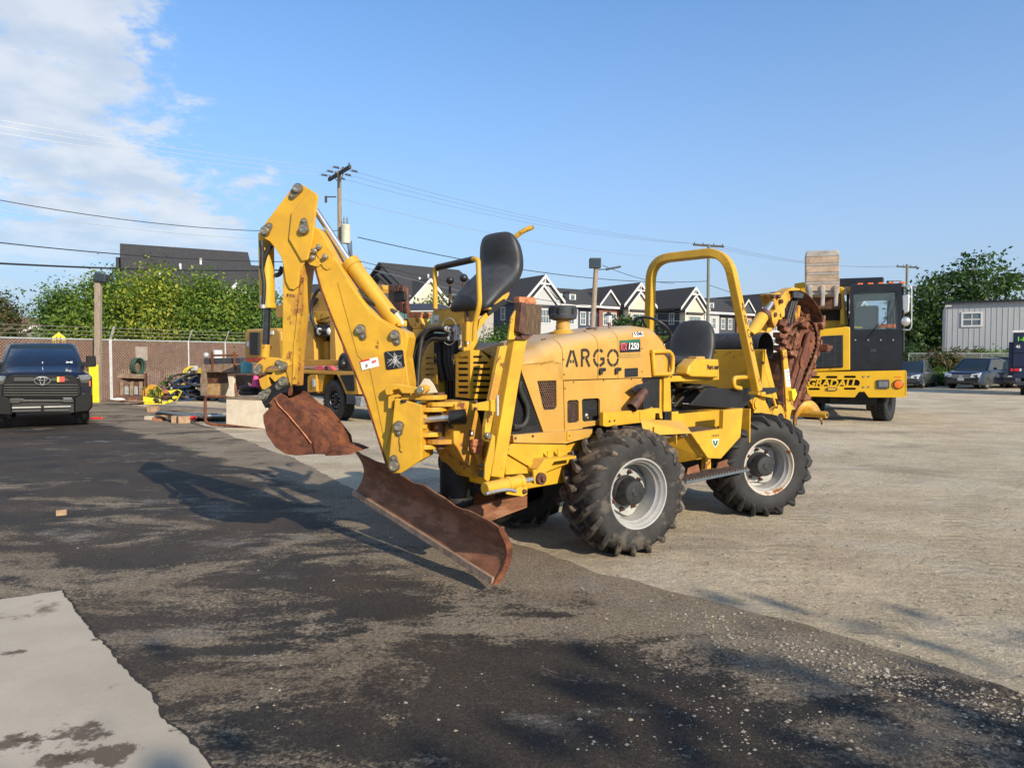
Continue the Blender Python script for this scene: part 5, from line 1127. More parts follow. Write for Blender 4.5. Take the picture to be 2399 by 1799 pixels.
ss_=[(945,232-12,1040,232+12,12),(945,290-12,1098,290+12,12)]+[(945,y-12,1152,y+12,12) for y in (350,408,466,524)]+[(945,582-12,1120,582+12,12)]
slotted(gb_,False,[KH2(924,166),KH2(1020,168),KH2(1178,330),KH2(1165,470),KH2(1130,636),KH2(924,638)],ss_,tr,'valve_guard_side',(0,-.012,0))
m=MB(); m.prism(S(gb_)(KC(650,1178),KC(850,1112),KC(860,1300),KC(760,1240)),(0,-.4,0)); m.build('nose_cover',M['yelpale'],tr,bevel=.006)
m=MB(); m.bb((.96,gb_-.3,1.05),(1.17,gb_-.02,1.70)); m.build('hydraulic_valves',M['darkvoid'],tr)
# left guard
lg=Fa(1.20); 
def slot_i5(x0,x1,y,r=10):
    pts=[]
    for k in range(5): t=math.pi/2+math.pi*k/4; pts.append((x0+r+r*math.cos(t),y-r*math.sin(t)))
    for k in range(5): t=-math.pi/2+math.pi*k/4; pts.append((x1-r+r*math.cos(t),y-r*math.sin(t)))
    return lg(*[KI5(*p) for p in pts])
m=MB(); m.plate(lg(KI5(900,1175),KI5(1125,1160),KI5(1130,1659),KI5(890,1659)),[slot_i5(945,1095,y,14) for y in (1235,1325,1415,1505)],(-.012,0,0)); m.build('valve_guard_front',M['yel'],tr,bevel=.003)
m=MB(); y_=lg(KI5(1125,1400))[0].y; m.bb((.92,y_-.28,1.0),(1.18,y_-.01,1.85)); m.build('control_column',M['yel'],tr,bevel=.01)
for k,(x,w) in enumerate(((1160,.028),(1200,.03),(1300,.022),(1360,.022),(1420,.022))):
    p,q=T.ona(KI5(x-30,980),1.16),T.ona(KI5(x+40,1600),1.14); m=MB(); m.tube([p,p.lerp(q,.5)+Vector((.03,.01,0)),q],w,8); m.build('hydraulic_hose',M['hose'],tr,smooth=60)
# ---- control console
ca=1.20
cn=Fa(ca)(KH4(80,1085),KH4(480,1028),KH4(480,1620),KH4(455,1625),KH4(440,1290),KH4(425,1270),KH4(140,1300),KH4(65,1310))
m=MB(); m.prism(cn,(-.03,0,0)); m.build('console_front',M['yel'],tr,bevel=.006)
cb=T.ona(KH4(480,1030),ca).y
cs=S(cb)(KH4(484,1030),KH4(650,1035),KH4(665,1600),KH4(484,1622))
m=MB(); m.prism(cs,(0,-.03,0)); m.build('console_side',M['yel'],tr,bevel=.006)
tl,trp=T.ona(KH4(80,1085),ca),T.ona(KH4(480,1028),ca)
m=MB(); m.prism([tl,trp,trp+Vector((-.3,0,0)),tl+Vector((-.3,0,0))],(0,0,-.02)); m.build('console_top',M['yelrust'],tr,bevel=.005)
def ontube(name,uvs,a,r,mt,fr=.04,seg=8):
    m=MB(); m.tube(fillet(Fa(a)(*uvs),fr,5),r,seg); return m.build(name,mt,tr,smooth=50)
for x,y,k in ((300,700,1),(478,670,2)):
    m=MB(); m.ball(T.ona(KH4(x,y),1.08),.036,14); m.build('lever_knob',M['black'],tr,smooth=60)
    ontube('control_lever',[KH4(x,y+25),KH4(x-8,1030)],1.08,.010,M['rustdark'])
for x in (350,378,420):
    m=MB(); p,q=T.ona(KH4(x,915),1.08),T.ona(KH4(x,1020),1.08); m.box((p+q)/2,(.02,.032,(p-q).length)); m.build('control_grip',M['black'],tr,bevel=.008)
ontube('lever_guard',[KH4(330,890),KH4(515,890),KH4(530,920),KH4(525,1150)],1.12,.007,M['galv'],.02)
ontube('guard_rail',[KH4(110,1070),KH4(105,540),KH4(160,520),KH4(620,425),KH4(665,440),KH4(685,1010),KH4(625,1240),KH4(612,1490)],1.25,.021,M['yel'],.05,10)
ontube('foam_grip',[KH4(140,535),KH4(600,432)],1.25,.027,M['black'],.05,10)
ontube('cylinder_body',[KH4(525,1240),KH4(525,1490)],1.19,.028,M['yel'],.01,12)
ontube('spring_rod',[KH4(518,1030),KH4(525,1240)],1.19,.012,M['rustdark'])
ontube('rod_tip',[KH4(525,1490),KH4(528,1530)],1.19,.018,M['pin'])
m=MB(); c_=T.ona(KH4(290,1365),1.24); m.tube([c_+Vector((0,.11*math.cos(2*math.pi*k/24),.112*math.sin(2*math.pi*k/24))) for k in range(25)],.004,6,False); m.build('wire_loop',M['galv'],tr,smooth=60)
m=MB(); q=Fa(ca+.002)(KH4(85,1155),KH4(158,1150),KH4(155,1262),KH4(83,1268)); m.quad(*q[::-1]); m.build('warning_label',M['white'],tr)
m=MB(); q=Fa(ca+.003)(KH4(93,1212),KH4(147,1209),KH4(147,1250),KH4(93,1254)); m.quad(*q[::-1]); m.build('label_print',M['steel'],tr)
# fittings under the console
for x,y,w in ((180,1310,.018),(235,1315,.02),(300,1325,.022),(390,1305,.03),(395,1350,.034),(375,1420,.03),(330,1320,.018)):
    m=MB(); p=T.ona(KH4(x,y),1.16); m.cyl(p-Vector((0,.0,.04)),p+Vector((0,.0,.03)),w,seg=6); m.build('hose_fitting',M['galv'],tr,bevel=.003)
hs=[[(380,1345),(250,1360),(120,1330),(-40,1420),(-160,1700),(-230,2100),(-250,2500)],[(330,1400),(200,1420),(60,1400),(-60,1500),(-150,1800),(-190,2100),(-200,2500)],[(310,1450),(200,1470),(60,1450),(-40,1560),(-110,1800),(-150,2100),(-170,2500)],[(300,1340),(140,1350),(0,1330),(-120,1450),(-200,1750),(-260,2150),(-270,2500)],[(270,1330),(150,1310),(40,1330),(-60,1420),(-100,1700),(-120,2100)]]
for i,h in enumerate(hs):
    n=len(h); pts=[T.ona(KH4(*q),1.18+.20*k/(n-1)+.02*i) for k,q in enumerate(h)]
    m=MB(); m.tube(fillet(pts,.25,4),.018,8); m.build('hydraulic_hose',M['hose'],tr,smooth=60)
    m=MB(); m.cyl(pts[0],pts[0].lerp(pts[1],.25),.022,seg=8); m.build('hose_fitting',M['galv'],tr,smooth=40)
for i,x in enumerate((190,240,290,340,380)):
    m=MB(); pts=[T.ona(KH4(x,1400),1.10),T.ona(KH4(x+10,1700),1.12),T.ona(KH4(x+30,2300),1.10)]; m.tube(fillet(pts,.2,4),.017,8); m.build('hydraulic_hose',M['hose'],tr,smooth=60)
# backhoe operator seat
sb=T.ona(KH4(940,640),.82)
spf=[(.37,-.31,.19,.0,.05),(.36,-.285,.235,.015,.09),(.30,-.225,.25,.035,.11),(.19,-.13,.255,.06,.12),(.07,-.04,.255,.075,.12),(.0,.03,.25,.08,.11),(-.02,.09,.245,.085,.10),(-.01,.17,.245,.085,.09),(.005,.25,.235,.08,.085),(.02,.325,.205,.06,.075),(.03,.365,.165,.025,.06),(.033,.382,.11,.0,.03)]
seat('backhoe_seat',seat_frame(sb+Vector((.0,.0,-.02)),3),spf,M['seat'],tr)
# pressed lines on the seat back
m=MB(); sbf=seat_frame(sb+Vector((0,0,-.02)),3)
for zc_,ry,rz in ((.25,.115,.045),(.19,.145,.14)):
    m.tube([sbf(Vector((.0+.05*((zc_+rz*math.sin(2*math.pi*k/28))-.12)/.25,ry*math.cos(2*math.pi*k/28),zc_+rz*math.sin(2*math.pi*k/28)))) for k in range(29)],.004,6,False)
m.build('seat_piping',M['plas'],tr,smooth=60)
m=MB(); m.prism(S(cb-.06)(KH4(655,1370),KH4(690,1210),KH4(985,905),KH4(1075,852),KH4(1070,890),KH4(1045,935),KH4(800,1180),KH4(670,1350)),(0,-.03,0)); m.build('seat_arm',M['yel'],tr,bevel=.005)
m=MB(); m.prism(S(cb-.26)(KH4(655,1370),KH4(690,1210),KH4(985,905),KH4(1075,852),KH4(1070,890),KH4(1045,935),KH4(800,1180),KH4(670,1350)),(0,-.03,0)); m.build('seat_arm',M['yel'],tr,bevel=.005)
m=MB(); p,q=T.onb(KH4(700,1130),cb-.14),T.onb(KH4(930,980),cb-.14); m.bar([p,q],.20,.05); m.build('seat_slide',M['darkvoid'],tr,bevel=.004)
ta=sb.x-.26
m=MB(); m.tube(fillet([T.ona(KH4(1000,420),ta),T.ona(KH4(1085,185),ta),T.ona(KH4(1245,62),ta-.06),T.ona(KH4(1372,12),ta-.12)],.08,5),.022,12); m.build('broken_handle',M['yelrust'],tr,smooth=50)
m=MB(); p,q=T.ona(KH4(1372,12),ta-.12),T.ona(KH4(1376,10),ta-.122); m.cyl(p,q+ (q-p),.016,seg=12); m.build('handle_end',M['rustdark'],tr)
m=MB(); m.bb((.72,gb_-.32,1.66),(1.18,gb_-.05,1.72)); m.build('console_base',M['yel'],tr,bevel=.006)
# ---- stabilisers folded up, with laminated rubber feet
def stab(mirror):
    sg=-1 if mirror else 1; n='stabiliser_arm'
    bp=.50
    q=S(bp)(KC(935,1090),KC(1056,1078),KD(795,0),KD(668,815),KD(640,830),KD(555,800),KD(735,430))
    q=S(bp)(KC(940,1090),KC(1056,1080),KD(795,0),KD(668,812),KD(555,796))
    wv=Vector((0,-.09,0))
    fl_=lambda L_:[Vector((p.x-.05,-p.y-.16,p.z)) for p in L_]
    if mirror: q=fl_(q); wv=-wv
    m=MB(); m.prism(q,wv); m.build(n,M['yel'],tr,bevel=.008)
    ear=S(bp+.012)(KD(505,700),KD(570,430),KD(592,450),KD(585,610),KD(545,820),KD(530,848),KD(500,820))
    if mirror: ear=fl_(ear)
    m=MB(); m.prism(ear,wv*.2); m.build('stabiliser_ear',M['yel'],tr,bevel=.005)
    up=S(bp)(KH4(1115,1480),KH4(1075,1460),KH4(1165,1080),KH4(1205,1010),KH4(1210,1040),KH4(1160,1440),KH4(1305,1465),KH4(1290,1480))
    up=S(bp+.02)(KH4(1060,1470),KH4(1100,1180),KH4(1200,1005),KH4(1205,1400),KH4(1140,1470))
    if mirror: up=fl_(up)
    m=MB(); m.prism(up,wv*.25); m.build('foot_bracket',M['yelrust'],tr,bevel=.005)
    pd=S(bp+.05)(KH4(1262,1008),KH4(1492,1022),KH4(1478,1402),KH4(1250,1402))
    if mirror: pd=fl_(pd)
    ex=(pd[1]-pd[0]); 
    for k in range(13):
        a,b=pd[0]+ex*(k+.08)/13,pd[0]+ex*(k+.92)/13; c,d=pd[3]+(pd[2]-pd[3])*(k+.92)/13,pd[3]+(pd[2]-pd[3])*(k+.08)/13
        m=MB(); m.prism([a,b,c,d],wv*(.62+.06*(k%3))); m.build('rubber_layer',M['rubberpad'],tr,bevel=.002,seg=1)
    st_=[pd[0]+Vector((.055,0,.01)),pd[0]+Vector((.006,0,.01)),pd[3]+Vector((.006,0,-.005)),pd[3]+Vector((.075,0,.02))]
    m=MB(); m.prism([p+Vector((0,.03*sg,0)) for p in st_],wv*.95); m.build('foot_plate',M['rustdark'],tr,bevel=.003)
    cap=S(bp+.03)(KH4(1205,1005),KH4(1195,915),KH4(1400,918),KH4(1425,1000),KH4(1400,1012)); 
    if mirror: cap=fl_(cap)
    m=MB(); m.prism(cap,wv*.75); m.build('foot_flange',M['rustorange'],tr,bevel=.004)
    ub=S(bp+.03)(KH4(1170,1410),KH4(1385,1405),KH4(1300,1470),KH4(1145,1465))
    if mirror: ub=fl_(ub)
    m=MB(); m.prism(ub,wv*.8); m.build('foot_pivot',M['rustdark'],tr,bevel=.004)
stab(False)
def farp(name,uvs,mt,th=.06,a=1.08):
    m=MB(); m.prism(Fa(a)(*[KI5(*p) for p in uvs]),(-th,0,0)); m.build(name,mt,tr,bevel=.005)
farp('foot_flange',[(640,492),(872,492),(880,520),(862,582),(640,580)],M['rustorange'],.12)
farp('foot_plate',[(640,584),(862,584),(905,690),(942,740),(930,762),(735,762),(690,700)],M['yelrust'],.10)
farp('stabiliser_arm',[(735,766),(925,766),(1000,890),(900,1000),(830,1659),(740,1659),(720,900)],M['yel'],.09)
farp('foot_bracket',[(595,600),(640,600),(700,720),(720,900),(690,1000),(650,780)],M['rustdark'],.10)
# strap plate across the stabiliser, lock bar behind it
m=MB(); m.prism(S(.56)(KH2(940,690),KH2(1195,645),KH2(1200,760),KH2(945,750)),(0,-.025,0)); m.build('lock_strap',M['yel'],tr,bevel=.004)
m=MB(); m.prism(S(.585)(KH2(1120,650),KH2(1200,640),KH2(1200,770),KH2(1120,765)),(0,-.025,0)); m.build('strap_end',M['yel'],tr,bevel=.004)
bolts(S(.565)(KH2(965,665),KH2(965,735)),Y1,.014,.02,M['rustdark'],tr); 
m=MB(); m.cyl(T.onb(KH2(1185,605),.60),T.onb(KH2(1185,800),.60),.010); m.build('strap_bolt',M['galv'],tr,smooth=40)
m=MB(); m.prism(S(.47)(KC(880,1140),KC(820,1150),KH2(1110,640),KH2(1065,910),KH2(1060,1040),KH2(1100,1045),KH2(1130,900)),(0,-.04,0)); m.build('lock_bar',M['yelrust'],tr,bevel=.005)
m=MB(); q=T.onb(KH2(1080,995),.48); m.cyl(q,q+Y1*.03,.026); m.build('pivot_pin',M['pin'],tr,bevel=.004,smooth=40)
# underside darkness: drive motor, hoses and axle parts under the tower
m=MB(); m.cyl((1.18,-.16,.50),(1.18,-.16,1.0),.13,seg=18); m.cyl((1.18,-.16,.44),(1.18,-.16,.52),.16,seg=18); m.cyl((.98,-.42,.48),(1.12,-.10,.56),.10,seg=16); m.build('drive_motor',M['darkvoid'],tr,smooth=40,bevel=.01)
for k in range(4):
    m=MB(); m.tube(fillet([(1.16,-.30+.06*k,1.0),(1.24,-.34+.05*k,.75),(1.05,-.30+.07*k,.55),(.7,-.2,.5)],.15),.02,8); m.build('hydraulic_hose',M['hose'],tr,smooth=60)
m=MB(); p,q=T.ona(KH2(670,1420),1.2),T.ona(KH2(860,1390),1.1); m.cyl(p,q,.05,seg=14); m.build('steering_cylinder',M['yelrust'],tr,smooth=40)
for k in range(3):
    m=MB(); m.tube(fillet([T.ona(KH2(690+30*k,1470),1.15),T.ona(KH2(850,1450+40*k),1.1),T.ona(KH2(1050,1560-20*k),1.05)],.1),.02,8); m.build('hydraulic_hose',M['hose'],tr,smooth=60)
# ---- backhoe: everything in one upright plane swung to the machine's far side
PHI=rad(10); Gw=Vector((-math.cos(PHI),math.sin(PHI),0)); Nw=Vector((-math.sin(PHI),-math.cos(PHI),0))
gl=Vector((Gw.dot(T.x),Gw.dot(T.y),0)); nl=Vector((Nw.dot(T.x),Nw.dot(T.y),0)); P0=Vector((1.48,0,0))
def Bp(d): return lambda *uv:[T.hit(p,P0+nl*d,nl) for p in uv]
def bplate(name,uvs,d0,d1,mt=None,bev=.006,holes=None):
    q=Bp(d0)(*uvs); m=MB()
    if holes: m.plate(q,[Bp(d0)(*h) for h in holes],nl*(d1-d0))
    else: m.prism(q,nl*(d1-d0))
    return m.build(name,mt or M['yel'],tr,bevel=bev)
def pinflag(pin,tail,d,r=.030):
    r*=1.18
    p,q=Bp(d)(pin,tail); e=(q-p).normalized(); f=e.cross(nl); r2=r*.62; pts=[]
    base_a=0
    for k in range(9): t=rad(100+160*k/8); pts.append(p+(e*math.cos(t)+f*math.sin(t))*r*1.25)
    for k in range(6): t=rad(-80+160*k/5); pts.append(q+(e*math.cos(t)+f*math.sin(t))*r2*1.2)
    m=MB(); m.prism([x+nl*.0 for x in pts],nl*.014); fl=m.build('pin_plate',M['pinflag'],tr,bevel=.003)
    m=MB(); m.lathe(p,nl,[(r,0),(r,.030),(r*.85,.038),(r*.45,.038),(r*.4,.032),(0,.032)],20); m.build('pivot_pin',M['pin'],fl,smooth=35)
    m=MB(); m.cyl(q,q+nl*.026,r2*.62,seg=6); m.build('bolt',M['pin'],fl,bevel=.002)
DB=.10
boom=[KA(690,820),KA(740,1010),KA(830,1250),KB(760,160),KB(850,380),KB(920,600),KB(985,800),KB(1000,838),KB(1040,850),KB(1100,700),KB(1120,500),KB(1128,270),KB(1105,100),KA(1500,1440),KA(1482,1395),KA(1390,1350),KA(1240,1268),KA(1130,1160),KA(1060,1060),KA(960,905),KA(860,740),KA(790,600),KA(740,520),KA(690,480),KA(630,560),KA(640,740)]
bplate('boom',boom,DB,-DB,M['yel'],.010)
bplate('boom_web',[KA(885,965),KA(915,940),KA(960,945),KA(1090,1120),KA(1180,1240),KA(1360,1360),KA(1440,1400),KA(1470,1659),KB(1090,260),KB(980,700),KB(870,160),KA(1060,1600)],DB+.006,DB-.01,M['yel'],.004)
bplate('doubler_plate',[KA(660,640),KA(690,618),KA(760,605),KA(800,650),KA(850,720),KA(848,790),KA(825,845),KA(795,858),KA(765,840),KA(745,810),KA(735,770),KA(700,720),KA(655,670)],DB+.012,DB-.01,M['yel'],.004)
bplate('doubler_plate',[KA(655,700),KA(690,730),KA(735,775),KA(745,805),KA(715,830),KA(650,815),KA(628,790),KA(640,750)],DB+.016,DB-.01,M['yel'],.004)
for x,y in ((700,697),(683,752),(735,662),(790,748)):
    p=Bp(DB+.014)(KA(x,y))[0]; m=MB(); m.cyl(p,p+nl*.035,.021,seg=10); m.cyl(p+nl*.03,p+nl*.045,.012,seg=8); b_=m.build('stop_bolt',M['pin'],tr,smooth=35,bevel=.002)
pinflag(KA(1090,1372),KA(1112,1435),DB+.008); pinflag(KA(1385,1420),KA(1408,1480),DB+.008,.029)
# rusty lower edge of the boom
m=MB(); e=Bp(DB+.004)(KA(690,830),KA(740,1010),KA(830,1250),KB(760,160),KB(850,380),KB(920,600),KB(985,800)); m.bar([p-nl*.02 for p in e],.014,.05,nl); m.build('weld_bead',M['rust'],tr)
# boom cylinder and its rod
a,b,c=Bp(0)(KA(1410,1330),KA(995,790),KA(700,345))
m=MB(); m.cyl(a,b,.064,seg=22); m.build('boom_cylinder',M['yel'],tr,smooth=40,bevel=.004)
m=MB(); m.cyl(b-(b-a).normalized()*.05,b+(b-a).normalized()*.012,.076,seg=22); m.build('cylinder_gland',M['yel'],tr,smooth=40,bevel=.006)
m=MB(); m.cyl(b,c,.027,seg=16); m.build('cylinder_rod',M['chrome'],tr,smooth=40)
pp=Bp(-.07)(KA(1075,790),KA(1110,830),KA(1130,900),KA(1240,1080),KA(1370,1310)); m=MB(); m.tube(fillet(pp,.04),.010); m.build('oil_line',M['yel'],tr,smooth=60)
pp=Bp(.03)(KA(1060,1040),KA(1090,1090),KA(1200,1140),KA(1300,1185),KA(1390,1235)); m=MB(); m.tube(fillet(pp,.05),.026); m.build('hydraulic_hose',M['hose'],tr,smooth=60)
pp=Bp(.02)(KA(1390,1235),KA(1430,1290),KA(1450,1330)); m=MB(); m.tube(pp,.022); m.build('hose_fitting',M['galv'],tr,smooth=50)
m=MB(); p=Bp(0)(KA(1425,1320))[0]; m.box(p,(.09,.09,.05)); m.build('port_block',M['yel'],tr,bevel=.012)
# decals on the boom
def bquad(name,uvs,d,mt):
    m=MB(); m.quad(*Bp(d)(*uvs)[::-1]); return m.build(name,mt,tr)
bquad('warning_decal',[KB(810,125),KB(925,100),KB(937,158),KB(825,187)],DB+.0085,M['white'])
bquad('decal_band',[KB(811,124),KB(872,111),KB(874,122),KB(814,136)],DB+.0095,M['red'])
bquad('decal_print',[KB(845,150),KB(860,142),KB(862,165),KB(848,172)],DB+.0095,M['steel']); bquad('decal_print',[KB(885,128),KB(915,118),KB(918,130),KB(890,146)],DB+.0095,M['pinkdecal'])
bplate('gauge_panel',[KB(968,72),KB(978,65),KB(1080,54),KB(1090,60),KB(1100,160),KB(1092,170),KB(990,184),KB(980,178)],DB+.014,DB,M['decalblk'],.002)
r2=random.Random(3); m=MB(); cc=Bp(DB+.015)(KB(1035,120))[0]; ez=Vector((0,0,1)); ex=-gl
for k in range(26):
    t=r2.uniform(0,6.28); L=r2.uniform(.03,.085); o=cc+(ex*r2.uniform(-.02,.02)+ez*r2.uniform(-.02,.02)); e_=o+(ex*math.cos(t)+ez*math.sin(t))*L
    lim=.072; d=e_-cc; e_=cc+ex*max(-lim,min(lim,d.dot(ex)))+ez*max(-lim,min(lim,d.dot(ez)))
    m.bar([o,e_],.0016,.001,nl)
m.build('panel_cracks',M['white'],tr)
# stick
DS=.125
head=[KA(505,135),KA(520,118),KA(545,110),KA(575,118),KA(600,132),KA(712,205),KA(716,230),KA(690,420),KA(690,500),KA(668,620),KA(628,775),KA(600,795),KA(560,880),KA(545,1000),KA(510,1028),KA(470,1018),KA(440,960),KA(415,800),KA(395,740),KA(350,670),KA(300,610),KA(255,585),KA(228,560),KA(226,515),KA(245,475)]
for d0,d1 in ((DS,DS-.02),(-DS+.02,-DS)):
    bplate('stick_head_plate',head,d0,d1,M['yel'],.005)
bplate('stick_cheek',[KA(640,165),KA(712,210),KA(716,232),KA(690,430),KA(672,600),KA(628,772),KA(575,785),KA(462,590),KA(486,362)],DS+.022,DS,M['yel'],.010)
arm=[KA(413,780),KA(600,780),KA(578,920),KA(540,1250),KA(510,1659),KG2(520,940),KG2(515,1090),KG2(430,830),KA(408,1659),KA(411,1250)]
arm=[KA(413,770),KA(600,770),KA(580,920),KA(542,1250),KG2(530,800),KG2(515,1100),KG2(500,1100),KG2(428,840),KA(408,1600),KA(411,1250)]
bplate('stick',arm,DS-.022,-DS+.022,M['yelrust'],.010)
pinflag(KA(548,158),KA(500,222),DS+.002); pinflag(KA(268,522),KA(303,478),DS+.002); pinflag(KA(602,510),KA(602,437),DS+.024)
for k in range(3):
    p=Bp(DS-.020)(KA(458+25*k,1072+4*k))[0]; m=MB(); m.box(p,(.012,.012,.02)); m.build('weld_mark',M['rustdark'],tr)
m=MB(); e=Bp(DS-.016)(KA(585,920),KA(560,1150),KA(530,1450),KG2(545,700),KG2(540,900),KG2(530,1080)); m.bar([p-nl*.02 for p in e],.02,.05,nl); m.build('weld_bead',M['yelrust'],tr)
# crowd cylinder on the outer face of the stick
a,b,c,d=Bp(0)(KA(270,540),KA(282,1190),KA(268,1500),KG2(272,840))
m=MB(); m.cyl(a,b,.062,seg=22); m.build('bucket_cylinder',M['yel'],tr,smooth=40,bevel=.004)
m=MB(); m.cyl(b+(a-b).normalized()*.04,b,.075,seg=22); m.build('cylinder_gland',M['yel'],tr,smooth=40,bevel=.006)
m=MB(); m.cyl(b,c,.030,seg=16); m.build('cylinder_rod',M['chromedark'],tr,smooth=40)
m=MB(); m.cyl(c,d,.036,seg=16); m.build('rod_end',M['yel'],tr,smooth=40,bevel=.004)
pp=Bp(.10)(KA(230,605),KA(238,700),KA(235,860),KA(255,960),KA(252,1060),KA(245,1150)); m=MB(); m.tube(fillet(pp,.1),[.020,.022]+[.018]*(len(fillet(pp,.1))-2)); m.build('hydraulic_hose',M['hose'],tr,smooth=60)
pp=Bp(.08)(KA(310,645),KA(255,740),KA(232,850)); m=MB(); m.tube(fillet(pp,.1),.022); m.build('hydraulic_hose',M['hose'],tr,smooth=60)
pp=Bp(0)(KA(350,905),KA(390,895),KA(410,830)); m=MB(); m.tube(fillet(pp,.03),.020); m.build('hydraulic_hose',M['hose'],tr,smooth=60)
p=Bp(.085)(KA(245,1135))[0]; m=MB(); m.cyl(p-Vector((0,0,.05)),p+Vector((0,0,.05)),.022); m.build('hose_fitting',M['galv'],tr,smooth=40)
# bucket linkage
def ring_poly(ptsuv): return ptsuv
link=[KH1(22,270),KH1(40,190),KH1(70,140),KH1(130,85),KH1(200,55),KH1(280,42),KH1(380,52),KH1(470,75),KH1(545,110),KH1(560,170),KH1(530,230),KH1(470,245),KH1(430,225),KH1(380,185),KH1(310,175),KH1(250,190),KH1(200,225),KH1(160,290),KH1(110,325),KH1(60,325),KH1(25,305)]
for d0,d1 in ((.115,.085),(-.085,-.115)): bplate('bucket_link',link,d0,d1,M['yelrust'],.006)
lk2=[KH1(100,370),KH1(240,300),KH1(275,520),KH1(150,525),KH1(120,470)]
bplate('tie_link',lk2,.075,-.075,M['yel'],.006)
lk3=[KH1(268,330),KH1(350,240),KH1(520,280),KH1(600,300),KH1(600,420),KH1(480,350),KH1(340,410)]
bplate('stick_nose',lk3,.09,-.09,M['yel'],.006)
pinflag(KH1(105,250),KH1(125,185),.117,.027); pinflag(KH1(470,180),KH1(400,130),.117,.028)
ears=[KH1(120,600),KH1(150,560),KH1(330,430),KH1(400,360),KH1(470,335),KH1(540,370),KH1(560,470),KH1(520,580),KH1(430,590),KH1(340,650),KH1(250,760),KH1(200,810),KH1(150,720)]
for d0,d1 in ((.105,.08),(-.08,-.105)): bplate('bucket_ear',ears,d0,d1,M['blackpaint'],.006)
pinflag(KH1(480,410),KH1(395,485),.107,.030); pinflag(KH1(180,620),KH1(250,550),.107,.030)
for d0 in (.09,-.06): bplate('hinge_plate',[KH1(545,360),KH1(590,380),KH1(600,560),KH1(580,620),KH1(540,620),KH1(530,500)],d0,d0-.02,M['rust'],.004)
# bucket: two side plates, wrapped shell, lip, teeth
WB=.205
sidep=[KH1(300,770),KH1(250,735),KH1(330,640),KH1(425,580),KH1(500,615),KH1(680,780),KH1(850,870),KH1(1020,1070),KH1(1185,1290),KH1(1210,1440),KH1(1150,1480),KH1(930,1492),KH1(650,1512),KH1(500,1490),KH1(350,1390),KH1(220,1200),KH1(172,1010),KH1(165,905),KH1(215,850)]
q=Bp(WB)(*sidep)
bk=MB(); bk.prism(q,-nl*.014); bucket=bk.build('bucket',M['rust'],tr,bevel=.004)
m=MB(); m.prism([p-nl*(2*WB-.014) for p in q],-nl*.014); m.build('bucket_side',M['rust'],bucket,bevel=.004)
sh=[q[i] for i in (10,11,12,13,14,15,16,17,18,0,1,2,3)]
m=MB(); n_=len(sh); inset=[]; cen=sum(q,Vector())/len(q)
o1=[p-nl*.01 for p in sh]; i1=[p+(cen-p).normalized()*.014-nl*.01 for p in sh]
m.loft([o1,[p-nl*(2*WB-.02) for p in o1]],False); m.loft([[p-nl*(2*WB-.02) for p in i1],i1],False); m.loft([[p-nl*(2*WB-.02) for p in o1],[p-nl*(2*WB-.02) for p in i1]],False); m.loft([i1,o1],False)
m.build('bucket_shell',M['rust'],bucket,smooth=35)
# raised side cutter with weld line
cut_=Bp(WB+.010)(KH1(345,640),KH1(425,585),KH1(500,620),KH1(680,785),KH1(850,872),KH1(1020,1072),KH1(1185,1292),KH1(1210,1440),KH1(1100,1490),KH1(935,1492),KH1(895,1330),KH1(780,1180),KH1(540,890),KH1(380,730))
m=MB(); m.prism(cut_,-nl*.012); m.build('side_cutter',M['rust'],bucket,bevel=.003)
m=MB(); m.tube(Bp(WB+.008)(KH1(345,655),KH1(400,760),KH1(540,900),KH1(640,1020),KH1(780,1185),KH1(890,1330)),.007,6); m.build('weld_bead',M['rustorange'],bucket,smooth=60)
fl0=[p+(cen-p).normalized()*0 for p in (q[3],q[5],q[6],q[7],q[8],q[9])]
deep=[p+(q[14]-p).normalized()*.05-nl*.012 for p in fl0]; m=MB(); m.loft([deep,[p-nl*(WB*.9) for p in deep],[p+(p-q[14]).normalized()*.035-nl*(2*WB-.03) for p in deep]],False); m.build('bucket_floor',M['rust'],bucket,smooth=30)
m=MB(); m.tube([p-nl*(WB*1.1)+(p-q[14]).normalized()*.006 for p in deep],.005,6); m.build('floor_seam',M['rust'],bucket,smooth=60)
m=MB(); m.prism(Bp(WB+.022)(KH1(912,1300),KH1(1170,1255),KH1(1195,1300),KH1(1210,1440),KH1(1100,1490),KH1(945,1494)),-nl*.012); m.build('wear_plate',M['rust'],bucket,bevel=.003)
m=MB(); lp=q[9]; lq=q[10]; m.prism([q[9]+Vector((0,0,-.01)),q[10],q[11],q[9]-Vector((0,0,.03))+gl*.02],-nl*(2*WB-.01)); m.build('cutting_lip',M['rust'],bucket,bevel=.003)
for k in range(4):
    o=q[10]-nl*(.03+(2*WB-.06)*k/3)+gl*.03; e_=Vector(-gl)*.21+Vector((0,0,-.004)); w_=nl*.036
    m=MB(); m.loft([[o+w_+Vector((0,0,.052)),o-w_+Vector((0,0,.052)),o-w_-Vector((0,0,.02)),o+w_-Vector((0,0,.02))],[o+e_*.55+w_*1.1+Vector((0,0,.036)),o+e_*.55-w_*1.1+Vector((0,0,.036)),o+e_*.55-w_-Vector((0,0,.012)),o+e_*.55+w_-Vector((0,0,.012))],[o+e_+w_*.8+Vector((0,0,.006)),o+e_-w_*.8+Vector((0,0,.006)),o+e_-w_*.8,o+e_+w_*.8]]); m.build('bucket_tooth',M['rust'],bucket,bevel=.003)
m=MB(); c0=Bp(0)(KH1(700,560))[0]; m.box(c0+gl*.1+Vector((0,0,-.06)),(.12,.3,.02)); 
